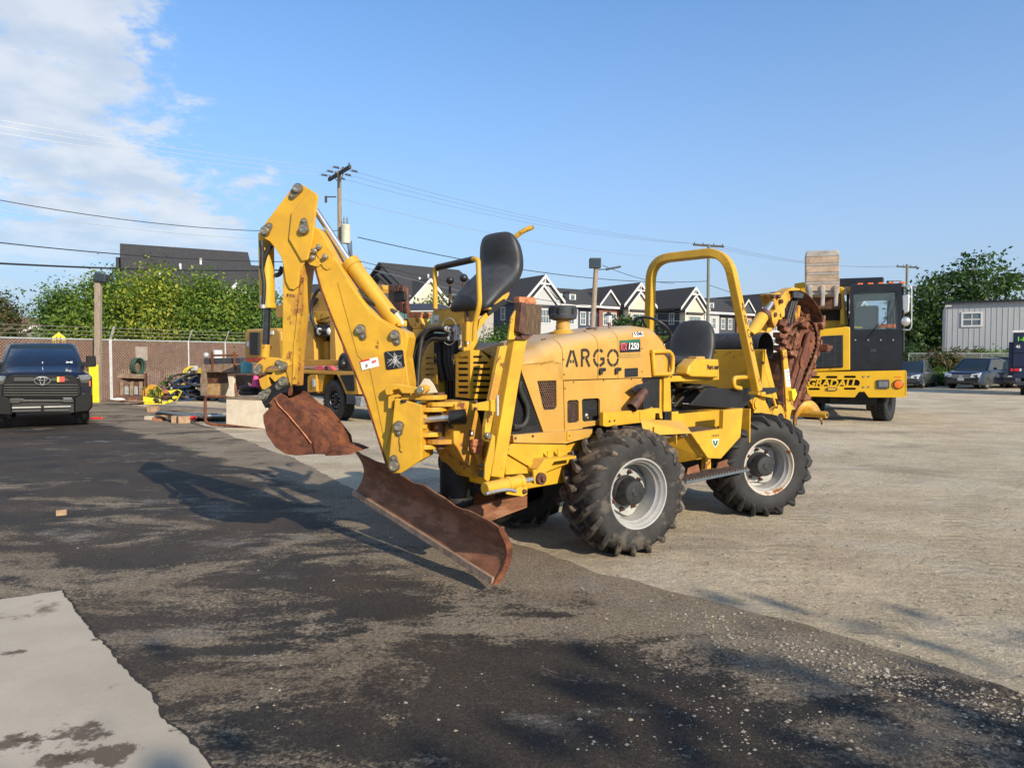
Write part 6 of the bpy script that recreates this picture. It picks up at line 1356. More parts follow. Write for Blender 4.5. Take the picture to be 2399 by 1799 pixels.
# ---- swing bracket
br=[KH2(185,640),KH2(200,632),KH2(445,700),KH2(450,1230),KH2(300,1330),KH2(250,1360),KH2(170,1362),KH2(125,1330),KH2(125,1250)]
bplate('swing_bracket',br,.20,.16,M['yel'],.008)
bplate('swing_bracket',[KH2(185,640),KH2(445,700),KH2(450,1230),KH2(250,1360),KH2(170,1362),KH2(125,1330)],-.16,-.20,M['yel'],.008)
bplate('swing_block',[KH2(330,700),KH2(450,710),KH2(450,1230),KH2(330,1300)],.16,-.16,M['yel'],.006)
pinflag(KH2(228,905),KH2(230,970),.202,.030); pinflag(KH2(185,1290),KH2(180,1215),.202,.032)
m=MB(); m.tube(Bp(.206)(KH2(232,1010),KH2(228,1060),KH2(238,1110),KH2(232,1140),KH2(258,1160)),.003,6); m.build('safety_wire',M['rustdark'],tr,smooth=60)
p=Bp(.203)(KH2(272,662))[0]; m=MB(); m.box(p,(.035,.03,.02)); m.build('slot_hole',M['darkvoid'],tr)
hook=[KH2(85,560),KH2(100,520),KH2(150,495),KH2(220,492),KH2(410,530),KH2(470,530),KH2(475,590),KH2(250,585),KH2(225,545),KH2(160,560),KH2(155,600),KH2(100,605)]
bplate('boom_lock_hook',hook,.19,.14,M['yel'],.008)
bplate('lock_catch',[KH2(120,610),KH2(240,590),KH2(245,620),KH2(180,630),KH2(165,735),KH2(118,735)],.16,.11,M['yel'],.006)
q_=Bp(.20)(KH2(436,555))[0]; m=MB(); m.cyl(q_-nl*.08,q_+nl*.02,.028,seg=18); m.build('lock_pin',M['pin'],tr,smooth=40,bevel=.004)
q_=Bp(.12)(KH2(485,540))[0]; m=MB(); m.cyl(q_-nl*.1,q_+nl*.06,.032,seg=16); m.build('lock_tube',M['yel'],tr,smooth=40,bevel=.004)
m=MB(); m.prism(Bp(.10)(KH2(420,520),KH2(470,440),KH2(520,450),KH2(560,500),KH2(600,580),KH2(430,590)),-nl*.02); m.build('hose_guide',M['cream'],tr,bevel=.004)
def fin(name,uL,uR,z_off,th,mt,wd=.15,d=0):
    a,b=Bp(d)(uL,uR); z=(a.z+b.z)/2; ex=(b-a); ex.z=0; L=ex.length; ex.normalize(); ey=Vector((-ex.y,ex.x,0)); pts=[]
    a=Vector((a.x,a.y,z))
    pts=[a+ey*wd,a-ey*wd]
    for k in range(9):
        t=rad(-90+180*k/8); pts.append(a+ex*(L-wd+wd*math.cos(t))+ey*wd*math.sin(t))
    m=MB(); m.prism(pts,(0,0,-th)); m.build(name,mt,tr,bevel=.006)
for y,xl,xr in ((600,295,690),(715,320,690),(955,335,655),(1075,340,605)): fin('swing_hinge',KH2(xl,y),KH2(xr,y),0,.035,M['yel'],.13)
for y,xl,xr in ((793,325,495),(890,330,500)): fin('cylinder_yoke',KH2(xl,y),KH2(xr,y),0,.03,M['yel'],.06,.10)
def fin2(y,xl,xr):
    a=T.ona(KH2(xr,y),1.26); a=Vector((1.2,0.0,a.z)); pts=[a+Vector((0,.16,0)),a-Vector((0,.16,0))]
    for k in range(9):
        t=rad(-90+180*k/8); pts.append(Vector((1.45+.12*math.cos(t),.12*math.sin(t),a.z)))
    m=MB(); m.prism(pts,(0,0,-.035)); m.build('swing_hinge',M['yelrust'],tr,bevel=.006)
fin2(655,475,800); fin2(1000,490,760)
m=MB(); zb=T.onb(KH2(600,1075),0).z; zt_=T.onb(KH2(600,600),0).z; m.cyl((1.46,0,zb-.04),(1.46,0,zt_+.02),.045,seg=16); m.build('kingpin',M['rustdark'],tr,smooth=40)
a,b=Bp(.08)(KH2(480,840),KH2(725,822)); m=MB(); m.cyl(a,b,.026,seg=14); m.build('swing_cylinder_rod',M['chrome'],tr,smooth=40)
m=MB(); m.cyl(b-Vector((0,0,.0)),b+(b-a).normalized()*.12,.06,seg=14); m.build('swing_cylinder',M['darkvoid'],tr,smooth=40)
a_=Bp(.08)(KH2(420,848))[0]; m=MB(); m.box(a_,(.10,.10,.09)); m.build('rod_eye',M['rustdark'],tr,bevel=.02)
m=MB(); m.tube(fillet(Bp(.05)(KH2(640,770),KH2(670,860),KH2(740,920)),.05),.012); m.build('hydraulic_hose',M['hose'],tr,smooth=60)
# ---- blade
u0=Vector((1.50,.825,.084)); u1=Vector((1.50,-1.143,.433)); we=(u1-u0).normalized(); ue=Vector((1,0,0)).cross(we); ue=ue if ue.z>0 else -ue
Lw=(u1-u0).length; Hh=.43; rings=[]
NB=14; bl=MB()
def bcurve(t): return .10*(1-math.sin(math.pi*min(1,t*1.05)))+.02*t
front=[];back=[]
for i in range(25):
    s_=i/24; row=[]
    for k in range(NB+1):
        t=k/NB; dent=.012*math.sin(s_*19)*t**3+.006*math.sin(s_*43+1)*t**4
        row.append(u0+we*(Lw*s_)+ue*(Hh*t+dent)+Vector((bcurve(t),0,0)))
    front.append(row); back.append([p-Vector((.016,0,0)) for p in row])
rings=[f+b[::-1] for f,b in zip(front,back)]
bl.loft(rings); blade=bl.build('blade',M['rustpale'],tr,smooth=45,fixn=True)
m=MB(); m.loft([[p+Vector((.014,0,0)),p+Vector((.014,0,0))+ue*.05,p-Vector((.012,0,0))+ue*.05,p-Vector((.012,0,0))-ue*.012] for p in (front[0][0],front[24][0])]); m.build('cutting_edge',M['wornedge'],blade,bevel=.003,fixn=True)
m=MB(); ring=front[0]; o=-we*.004
m.loft([[p+o+Vector((.012,0,0)),p+o-we*.022+Vector((.012,0,0)),p+o-we*.022-Vector((.045,0,0)),p+o-Vector((.045,0,0))] for p in ring]); m.build('end_bit',M['rust'],blade,bevel=.004,fixn=True)
for k in (1,4,11,13):
    p=ring[k]-we*.026-Vector((.012,0,0)); m=MB(); m.cyl(p+we*.008,p-we*.004,.010,seg=8); m.build('bolt',M['rustdark'],blade)
for y in (-.42,.02):
    m=MB(); m.prism([(.55,y,.36),(1.46,y,.24-.17*y),(1.46,y,.44-.17*y),(.55,y,.50)],(0,.05,0)); m.build('blade_push_arm',M['rustpale'],tr,bevel=.008)
m=MB(); m.cyl((1.40,-.5,.36),(1.40,.12,.27),.05); m.build('blade_cross_tube',M['rustdark'],tr,smooth=40)
M['chainrust']=mat('red_brown_chain_rust',(.125,.045,.024),.75,var=.5,vscale=14,bump=.4,bscale=50,col2=(.22,.09,.04),c2amt=.4,c2scale=9)
# ---- digging boom and chain at the rear, folded up
CB=.15
sb_=S(CB)
pc=sb_(KH5(805,685))[0]; pv=sb_(KH5(560,1440))[0]; bd=(pc-pv); BL=bd.length; bd.normalize(); bn=Vector((0,1,0)).cross(bd).normalized()
bn=bn if bn.x<0 else -bn                       # bn points away from the machine
RD=.25
m=MB(); m.lathe(pc-Vector((0,.04,0)),(0,1,0),[(.02,0),(RD*.95,0),(RD*.95,.06),(RD*.80,.085),(RD*.74,.06),(.02,.06)],40); m.build('end_idler',M['rust'],tr,smooth=35)
m=MB()
for k in range(22):
    t=2*math.pi*k/22; c=pc+(bd*math.cos(t)+bn*math.sin(t))*RD; e=(bd*math.cos(t)+bn*math.sin(t)); f=Vector((0,1,0)).cross(e)
    m.prism([c-f*.026-e*.02,c+f*.026-e*.02,c+f*.012+e*.03,c-f*.012+e*.03],(0,.03,0))
m.build('sprocket_teeth',M['chainrust'],tr)
m=MB(); pts=[]
for k in range(11): t=math.pi*(-.5+k/10); pts.append(pc+Vector((0,.06,0))+(bd*math.cos(t)+bn*math.sin(t))*.115)
for k in range(7): t=math.pi*(.5+k/6); pts.append(pc-bd*.36+Vector((0,.06,0))+(bd*math.cos(t)+bn*math.sin(t))*.10)
m.prism(pts,(0,.035,0)); m.build('idler_arm',M['rust'],tr,bevel=.006)
bolts([pc+Vector((0,.095,0))],Y1,.04,.02,M['rust'],tr,'idler_nut')
m=MB(); m.prism([pv-bn*.12,pv+bn*.12,pc-bd*.20+bn*.13,pc-bd*.20-bn*.13],(0,.07,0)); m.build('digging_boom',M['rust'],tr,bevel=.008)
m=MB(); m.prism([p+Vector((0,.072,0)) for p in (pv-bn*.03,pv+bn*.03,pc-bd*.3+bn*.03,pc-bd*.3-bn*.03)],(0,.02,0)); m.build('boom_rail',M['rustdark'],tr,bevel=.004)
# chain with cutters: each link its own part
path=[]; RC=.295; nl_=15
for k in range(9): path.append((pc-bd*(.95-.105*k)+bn*RC*.62+bn*.12*(k/8), bd, bn))
for k in range(14):
    t=math.pi/2-math.pi*k/13; path.append((pc+(bd*math.cos(t)+bn*math.sin(t))*RC,(bd*math.sin(t)-bn*math.cos(t)),(bd*math.cos(t)+bn*math.sin(t))))
for k in range(9): path.append((pc-bd*(.10+.105*k)-bn*(RC-.015*k),-bd,-bn))
rr_=random.Random(5)
for i,(c,tg,ou) in enumerate(path):
    m=MB(); R_=Matrix((tg,Vector((0,1,0)),ou)).transposed()
    for sy in (-.045,.055): m.box(c+Vector((0,sy,0)),(.115,.022,.075),R_)
    m.cyl(c+tg*.05-Vector((0,.06,0)),c+tg*.05+Vector((0,.07,0)),.018,seg=8)
    if i%2==0:
        w=.04+.05*((i//2)%3); sg=1 if (i//2)%2 else -1
        o=c+ou*.03+Vector((0,.005+sg*w*.5,0))
        m.box(o,(.11,.07+w,.025),R_); tip=o+Vector((0,sg*w*.55,0))
        a_=Vector((0,.035,0)); m.loft([[tip-tg*.05+a_,tip-tg*.05-a_,tip+tg*.05-a_,tip+tg*.05+a_],[tip-tg*.035+ou*.05+a_,tip-tg*.035+ou*.05-a_,tip+tg*.05+ou*.04-a_,tip+tg*.05+ou*.04+a_],[tip+tg*.06+ou*.16+a_*.7,tip+tg*.06+ou*.16-a_*.7,tip+tg*.09+ou*.13-a_*.8,tip+tg*.09+ou*.13+a_*.8]])
    else:
        m.box(c+ou*.035,(.075,.13+.05*rr_.random(),.04),R_); o=c+ou*.05; a_=Vector((0,.03,0)); m.loft([[o-tg*.04+a_,o-tg*.04-a_,o+tg*.04-a_,o+tg*.04+a_],[o+tg*.05+ou*.10+a_*.6,o+tg*.05+ou*.10-a_*.6,o+tg*.085+ou*.08-a_*.6,o+tg*.085+ou*.08+a_*.6]])
    m.build('chain_link',(M['chainrust'],M['rust'],M['rustpale'])[i%3],tr,bevel=.004,seg=1)
# black curved dirt guard over the chain
sg_=S(CB+.22)(KH5(700,178),KH5(760,172),KH5(830,205),KH5(900,270),KH5(955,350),KH5(990,440),KH5(992,495))
arc_=fillet(sg_,.1,3)
m=MB(); o=[arc_,[p-Vector((0,.40,0)) for p in arc_]]; cen=pc
i_=[[p+(cen-p).normalized()*.012 for p in r] for r in o]
m.loft(o,False); m.loft(i_[::-1],False); m.loft([i_[0],o[0]],False); m.build('chain_guard',M['rustdark'],tr,smooth=50)
m=MB(); m.prism(S(CB+.20)(KH5(695,178),KH5(760,172),KH5(810,200),KH5(790,255),KH5(700,250)),(0,-.03,0)); m.build('guard_bracket',M['plas'],tr,bevel=.004)
# lift arch, links and cylinders
def rp(name,b,uvs,th,mt=None,bev=.006):
    m=MB(); m.prism(S(b)(*uvs),(0,-th,0)); return m.build(name,mt or M['yel'],tr,bevel=bev)
rp('lift_arch',.30,[KH5(548,330),KH5(575,235),KH5(620,180),KH5(690,145),KH5(770,160),KH5(760,178),KH5(705,190),KH5(700,240),KH5(640,300),KH5(605,370),KH5(606,450),KH5(575,450)],.14,M['yelrust'])
rp('lift_link',.34,[KH5(470,415),KH5(520,370),KH5(560,440),KH5(505,560),KH5(480,500)],.10,M['yelrust'])
rp('lift_head',.32,[KH5(470,215),KH5(560,195),KH5(575,260),KH5(560,420),KH5(520,430),KH5(500,300)],.16,M['yelrust'])
for x,y in ((488,240),(540,240),(568,290),(505,425)):
    q=T.onb(KH5(x,y),.345); m=MB(); m.cyl(q-Y1*.03,q+Y1*.02,.028,seg=10); m.build('pivot_pin',M['rustdark'],tr,bevel=.004,smooth=40)
a,b,c=S(.28)(KH5(245,640),KH5(392,420),KH5(480,285)); m=MB(); m.cyl(a,b,.075,seg=20); m.build('lift_cylinder',M['yel'],tr,smooth=40,bevel=.004)
m=MB(); m.cyl(b-(b-a).normalized()*.05,b+(b-a).normalized()*.01,.085,seg=20); m.build('cylinder_gland',M['rustdark'],tr,smooth=40)
m=MB(); m.cyl(b,c,.034,seg=14); m.build('cylinder_rod',M['chrome'],tr,smooth=40)
a,b=S(.16)(KH5(340,650),KH5(535,440)); m=MB(); m.cyl(a,b,.062,seg=18); m.build('lift_cylinder',M['yel'],tr,smooth=40,bevel=.004)
for x0,x1 in ((690,640),(715,660),(735,690)):
    m=MB(); m.tube(fillet(S(.26)(KH5(x0,250),KH5((x0+x1)//2,330),KH5(x1,420),KH5(x1-20,520)),.1),.020,8); m.build('hydraulic_hose',M['hose'],tr,smooth=60)
rp('boom_side_plate',.20,[KH5(700,330),KH5(770,330),KH5(760,450),KH5(720,480)],.03,M['yelrust'])
# twisted rusty teeth and arms hanging inboard of the wheel
for k,(x,y) in enumerate(((560,500),(600,560),(560,630),(640,600),(580,690),(700,520),(620,740),(560,760))):
    q=T.onb(KH5(x,y),.28-.02*k); m=MB(); w=.09; m.loft([[q+Vector((.10,.05,.03)),q+Vector((.10,-.05,.03)),q+Vector((.10,-.05,-.03)),q+Vector((.10,.05,-.03))],[q+Vector((-.02,.05,.0)),q+Vector((-.02,-.05,.0)),q+Vector((-.03,-.05,-.06)),q+Vector((-.03,.05,-.06))],[q+Vector((-.16,.04,.05+.02*(k%2))),q+Vector((-.16,-.04,.05)),q+Vector((-.18,-.03,.02)),q+Vector((-.18,.03,.02))]]); m.build('cutter_tooth',M['chainrust'],tr,bevel=.006,fixn=True)
m=MB(); q=S(.16)(KH5(520,860),KH5(650,800),KH5(640,1150),KH5(480,1150),KH5(440,1040)); m.prism(q,(0,-.1,0)); m.build('boom_mount',M['rust'],tr,bevel=.008)
# near side auger post with its label
pf=S(.50)(KH5(583,790),KH5(625,782),KH5(690,1340),KH5(640,1560),KH5(612,1560),KH5(625,1400))
m=MB(); m.prism(pf,(0,-.03,0)); m.build('auger_post',M['yelrust'],tr,bevel=.005)
fx=S(.48)(KH5(583,800))[0].x+.01; zt2=pf[0].z
m=MB(); m.prism([(fx,.48,zt2),(fx,.20,zt2-.06),(fx+.02,.20,1.0),(fx-.06,.48,1.0)],(-.02,0,0)); m.build('auger_post_shaded_web',M['rustdark'],tr,bevel=.004)  # web coloured dark to imitate shadow on the post's front face
m=MB(); m.quad(*[Vector((p.x,.5025,p.z)) for p in S(.50)(KH5(600,990),KH5(645,975),KH5(665,1155),KH5(622,1165))]); m.build('warning_label',M['white'],tr)
for y in (1010,1050,1100,1130):
    m=MB(); p,q=S(.50)(KH5(612+(y-1010)//8,y),KH5(648+(y-1010)//8,y-4)); m.bar([p+Vector((-.0,.004,0)),q+Vector((0,.004,0))],.012,.0008,(0,1,0)); m.build('label_print',M['steel'],tr)
m=MB(); p,q=S(.52)(KH5(380,915),KH5(515,1370)); m.bar([p,q],.030,.02,(0,1,0)); m.build('brace_bar',M['yel'],tr,bevel=.004)
for p_ in (p,q): bolts([p_],Y1,.018,.018,M['rustdark'],tr)
rp('pivot_plate',.46,[KH5(255,1310),KH5(310,1260),KH5(370,1300),KH5(420,1330),KH5(460,1420),KH5(540,1350),KH5(600,1300),KH5(660,1400),KH5(660,1520),KH5(600,1640),KH5(300,1560),KH5(290,1400)],.06)
rp('frame_cover',.44,[KH5(330,1240),KH5(410,1230),KH5(415,1345),KH5(330,1290)],.05)
q=T.onb(KH5(300,1335),.46); m=MB(); m.lathe(q,(0,1,0),[(.075,0),(.075,.012),(.055,.014),(.055,.03),(.03,.034),(0,.034)],18); m.build('pivot_boss',M['yel'],tr,smooth=35)
q=T.onb(KH5(530,1500),.46); m=MB(); m.lathe(q,(0,1,0),[(.17,0),(.17,.015),(.15,.02),(.11,.02),(.10,.035),(.06,.035),(.05,.02),(0,.02)],28); m.build('headshaft_cover',M['yel'],tr,smooth=35)
m=MB(); m.lathe(q,(0,1,0),[(.085,.036),(.085,.04),(.0,.04)],20); m.build('headshaft_bore',M['darkvoid'],tr,smooth=35)
m=MB(); m.tube([q+Vector((.21*math.cos(t),.01,.21*math.sin(t))) for t in [rad(80+10*k) for k in range(11)]],.016,8); m.build('cover_rim',M['rustdark'],tr,smooth=60)
rp('yellow_foot',.55,[KH5(680,1200),KH5(715,1180),KH5(735,1240),KH5(700,1310),KH5(690,1290)],.05,M['yelneon'])
# spoil auger
aa=-3.80; z_a=T.ona(KH5(900,1440),aa).z; y0,y1=T.ona(KH5(690,1440),aa).y,T.ona(KH5(1035,1460),aa).y
m=MB(); m.cyl((aa,y0-.35,z_a),(aa,y1,z_a),.042,seg=16); m.build('auger_shaft',M['yelrust'],tr,smooth=40)
m=MB(); m.cyl((aa,y1-.001,z_a),(aa,y1+.004,z_a),.024,seg=14); m.build('shaft_bore',M['darkvoid'],tr)
m=MB(); vs=[];fs=[]; n=44
for k in range(n+1):
    t=k/n; ang=rad(70)+t*2*math.pi*1.45; y=y0-.16+(y1-y0+.05)*t
    for r in (.04,.165): vs.append(Vector((aa+r*math.cos(ang),y,z_a+r*math.sin(ang))))
for k in range(n): fs.append((2*k,2*k+1,2*k+3,2*k+2))
m.add(vs,fs); fl_o=m.build('auger_flight',M['yelrust'],tr,smooth=60); md=fl_o.modifiers.new('thick','SOLIDIFY'); md.thickness=.014
m=MB(); m.tube([vs[2*k+1] for k in range(n+1)],.010,6); m.build('flight_edge',M['rust'],tr,smooth=60)
m=MB(); m.bb((-3.2,-.4,.75),(-2.6,.4,1.2)); m.build('gearbox',M['darkvoid'],tr,bevel=.02)
# ================================================================ yellow telescopic excavator at the right
GF=Frame((8.70,18.0,0),-21); ge=thing('wheeled_excavator','yellow truck mounted excavator with black cab and GRADALL lettering cut in its bumper','excavator',GF.O,rad(-21))
def G(y): return lambda *uv:[GF.onb(p,y) for p in uv]
def gp(name,y,uvs,th,mt,bev=.015,holes=None,parent=None):
    q=G(y)(*uvs); m=MB()
    if holes: m.plate(q,[G(y)(*h) for h in holes],(0,th,0))
    else: m.prism(q,(0,th,0))
    return m.build(name,mt,parent or ge,bevel=bev)
def slot(x0,y0,x1,y1,n=4):
    r=abs(y1-y0)/2; pts=[]
    for k in range(n+1): t=math.pi/2+math.pi*k/n; pts.append(KE(x0+r+r*math.cos(t),(y0+y1)/2-r*math.sin(t)))
    for k in range(n+1): t=-math.pi/2+math.pi*k/n; pts.append(KE(x1-r+r*math.cos(t),(y0+y1)/2-r*math.sin(t)))
    return pts
slots=[slot(1402,1013,1488,1031),slot(1532,1013,1618,1031),slot(1665,1011,1755,1029),slot(1375,1040,1785,1090),slot(1402,1102,1488,1118),slot(1665,1100,1755,1116)]
gp('bumper',0,[KE(1372,988),KE(2118,972),KE(2130,980),KE(2130,1160),KE(2118,1172),KE(1850,1172),KE(1818,1130),KE(1778,1130),KE(1745,1172),KE(1415,1165),KE(1395,1140)],.10,M['yelclean'],.006,slots)
m=MB(); q=G(.10)(KE(1385,1000),KE(2120,985),KE(2120,1160),KE(1410,1150)); m.prism(q,(0,.25,0)); m.build('bumper_back',M['darkvoid'],ge)
m=MB(); q=G(.0)(KE(2130,978),KE(2130,1162)); m.prism([q[0],q[0]+Vector((0,2.0,0)),q[1]+Vector((0,2.0,0)),q[1]],(-.06,0,0)); m.build('bumper_side',M['yelclean'],ge,bevel=.02)
p,q=G(0)(KE(1398,1088),KE(1765,1043)); me=text_mesh('GRADALL',.4,M['yelclean'],.018,.18,.012); xs=[v.co.x for v in me.vertices]; zs=[v.co.y for v in me.vertices]
for v in me.vertices: v.co.x=(v.co.x-min(xs))*(q.x-p.x)/(max(xs)-min(xs)); v.co.y=(v.co.y-min(zs))*(q.z-p.z+.02)/(max(zs)-min(zs))
place_text('bumper_lettering',me,ge,Vector((p.x,.02,p.z-.01)),(1,0,0),(0,0,1))
gp('fog_lamp',-.03,slot(1535,1098,1617,1124),.04,M['plas'],.004); gp('fog_lens',-.036,slot(1545,1103,1607,1119),.02,M['yel'],.003); gp('headlamp_bezel',-.035,[KE(1912,1043),KE(2000,1041),KE(2004,1050),KE(2003,1102),KE(1996,1108),KE(1914,1108),KE(1907,1100),KE(1907,1050)],.04,M['plas'],.01); gp('headlamp',-.045,[KE(1922,1054),KE(1992,1052),KE(1992,1096),KE(1922,1098)],.03,M['dimlens'],.008)
p=G(-.01)(KE(2068,1076))[0]; m=MB(); m.lathe(p,(0,-1,0),[(.115,0),(.115,.02),(.10,.03),(.10,.02)],24); m.build('lamp_ring',M['blackpaint'],ge,smooth=40)
m=MB(); m.lathe(p,(0,-1,0),[(.10,.0),(.095,.03),(.03,.045),(.0,.046)],20); m.build('turn_signal',M['orange'],ge,smooth=40)
for x,y in ((1815,1017),(1853,1016),(1815,1094),(1853,1093)):
    p=G(-.004)(KE(x,y))[0]; m=MB(); m.cyl(p,p-Vector((0,.02,0)),.022,seg=6); m.build('bolt',M['steel'],ge)
gp('marker_slot',-.006,slot(2040,1016,2092,1024),.01,M['orange'],.002)
# hood and grille
gp('hood',.14,[KE(1470,690),KE(1500,668),KE(1690,648),KE(1712,655),KE(1712,972),KE(1420,985)],1.6,M['yelclean'],.05)
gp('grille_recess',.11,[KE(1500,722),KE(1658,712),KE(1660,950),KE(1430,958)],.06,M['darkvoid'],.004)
for k in range(17):
    z0=722+k*13.8; m=MB(); a,b=G(.085)(KE(1500-3.9*k if k>3 else 1500-2*k,z0),KE(1659,z0-8)); m.bar([a,b],.05,.022); m.build('grille_bar',M['plas'],ge)
for x in (1510,1600):
    m=MB(); a,b=G(.075)(KE(x,720),KE(x,950)); m.bar([a,b],.02,.02,(0,1,0)); m.build('grille_rib',M['black'],ge)
gp('engine_deck',1.2,[KE(1300,330),KE(1660,355),KE(1700,640),KE(1500,680),KE(1300,560)],.6,M['yelclean'],.03)
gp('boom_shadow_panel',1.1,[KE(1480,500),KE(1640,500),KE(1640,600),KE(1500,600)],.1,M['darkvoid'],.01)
gp('boom_arm_plate',.9,[KE(1298,330),KE(1375,318),KE(1380,360),KE(1300,360)],.25,M['yelclean'],.02)
gp('pillar_post',.6,[KE(1640,360),KE(1668,360),KE(1668,640),KE(1640,640)],.12,M['yelclean'],.02)
# cab
cabf=G(.25)(KE(1712,345),KE(2088,330),KE(2100,972),KE(1712,972))
wn_=[KE(1737,402),KE(2058,388),KE(2068,665),KE(1742,672)]
gp('cab_front',.25,[KE(1712,348),KE(2085,332),KE(2095,345),KE(2102,960),KE(2095,974),KE(1712,974)],.06,M['blackpaint'],.012,[wn_])
gp('windshield',.28,wn_,.012,M['cabglass'],0)
m=MB(); x0,x1,z0,z1=cabf[3].x,cabf[2].x,cabf[3].z,cabf[0].z
m.bb((x0-.02,.31,z1-.12),(x1,1.75,z1+.03)); m.build('cab_roof',M['blackpaint'],ge,bevel=.04)
m=MB(); m.bb((x0-.01,.31,z0),(x0+.06,1.75,z0+.95)); m.build('cab_side',M['blackpaint'],ge,bevel=.01)
m=MB(); m.bb((x1-.06,.31,z0),(x1,1.75,z1-.1)); m.build('cab_side',M['blackpaint'],ge,bevel=.01)
for y in (.33,1.65):
    m=MB(); m.bb((x0-.01,y,z0+.9),(x0+.07,y+.09,z1)); m.build('cab_pillar',M['blackpaint'],ge,bevel=.01)
m=MB(); m.plate([(x0,1.69,z0),(x1,1.69,z0),(x1,1.69,z1),(x0,1.69,z1)],[[(x0+.25,1.69,z0+1.0),(x1-.2,1.69,z0+1.0),(x1-.2,1.69,z1-.3),(x0+.25,1.69,z1-.3)]],(0,.06,0)); m.build('cab_back',M['plas'],ge)
m=MB(); m.bb((x0+.02,.42,z0+.95),(x0+.03,1.65,z1-.1)); m.build('side_glass',M['cabglass'],ge)
for k in range(5):
    m=MB(); p=G(.8)(KE(1740+80*k,338))[0]; m.bb((x0+.15+.24*k,.5,z1+.03),(x0+.28+.24*k,.62,z1+.08)); m.build('roof_marker',M['orange'],ge,bevel=.015)
m=MB(); p,q=G(.20)(KE(1870,710),KE(2030,540)); m.bar([p,q],.02,.025,(0,1,0)); p2,q2=G(.20)(KE(2000,620),KE(2055,430)); m.bar([p2,q2],.015,.02,(0,1,0)); m.bar([q+Vector((0,0,.0)),G(.2)(KE(2030,660))[0]],.012,.016,(0,1,0)); m.build('wiper',M['black'],ge)
for x in (1750,1845,1938,2030):
    p=G(.24)(KE(x,748))[0]; m=MB(); m.lathe(p,(0,-1,0),[(.022,0),(.02,.012),(0,.014)],10); m.build('rivet',M['steel'],ge,smooth=50)
m=MB()
for k in range(6):
    p=G(.248)(KE(1870+14*(k%3),818+12*(k//3)))[0]; m.box(p,(.02,.006,.008))
m.build('cab_badge',M['steel'],ge)
# cab interior: seat back and hi-vis things on the dash
m=MB(); p=G(.9)(KE(1835,600))[0]; m.box(p,(.55,.14,.75)); m.build('cab_seat',M['plas'],ge,bevel=.06)
m=MB(); p=G(.34)(KE(1985,645))[0]; m.box(p,(.42,.12,.10)); m.build('orange_vest',M['orange'],ge,bevel=.03)
m=MB(); p=G(.34)(KE(1770,655))[0]; m.box(p,(.20,.10,.06)); m.build('papers',M['yelneon'],ge,bevel=.02)
# mirrors on the right
m=MB(); m.tube(fillet(G(.30)(KE(2092,350),KE(2150,345),KE(2166,360),KE(2166,650),KE(2150,675),KE(2100,670)),.06),.018,8); m.build('mirror_frame',M['chrome'],ge,smooth=60)
gp('mirror',.28,[KE(2095,415),KE(2150,408),KE(2156,430),KE(2150,540),KE(2108,552),KE(2098,520)],.08,M['chrome'],.03)
p=G(.28)(KE(2120,610))[0]; m=MB(); m.ball(p,.12,14,(1,.5,1)); m.build('convex_mirror',M['chrome'],ge,smooth=60)
m=MB(); m.cyl(*G(.3)(KE(2108,345),KE(2108,830)),.018,seg=8); m.build('mirror_post',M['plas'],ge,smooth=60)
# bucket held up in front of the cab
bx_=[KE(1382,98),KE(1400,88),KE(1615,80),KE(1632,92),KE(1634,345),KE(1630,410),KE(1395,415),KE(1383,350)]
M['bucketgrey']=mat('worn_grey_bucket',(.33,.30,.27),.7,var=.25,vscale=4,rust=.62,rscale=3,rustcol=(.20,.085,.04),bump=.2)
M['stripRust']=mat('rust_stained_strip',(.38,.28,.20),.75,var=.3,vscale=5,rust=.5,rscale=4,rustcol=(.18,.08,.04),bump=.2)
gp('bucket',-.45,bx_,.9,M['bucketgrey'],.05)
for k in range(8):
    y=125+34*k; m=MB(); a,b=G(-.47)(KE(1385,y),KE(1632,y-7)); m.bar([a,b],.05,.16 if k%2 else .06); m.build('wear_strip',M['stripRust'] if k%2 else M['bucketgrey'],ge,bevel=.01)
for x in (1415,1510,1608):
    q=G(-.55)(KE(x-22,350),KE(x,336),KE(x+20,348),KE(x+16,415),KE(x+12,498),KE(x-16,500),KE(x-14,415)); m=MB(); m.prism(q,(0,.12,0)); m.build('bucket_tooth',M['bucketgrey'],ge,bevel=.03)
gp('stick_head',.5,[KE(1430,410),KE(1640,400),KE(1650,520),KE(1440,520)],.5,M['rustdark'],.03)
m=MB(); z=G(1.9)(KE(1700,330))[0].z; m.bb((x0-.9,1.6,z-.1),(x1-.3,4.8,z+.12)); m.build('boom_tube',M['blackpaint'],ge,bevel=.03)
m=MB(); m.tube(G(1.7)(KE(1900,318),KE(1930,300),KE(1955,305),KE(1950,330)),.02,6); m.build('roof_rail',M['black'],ge)
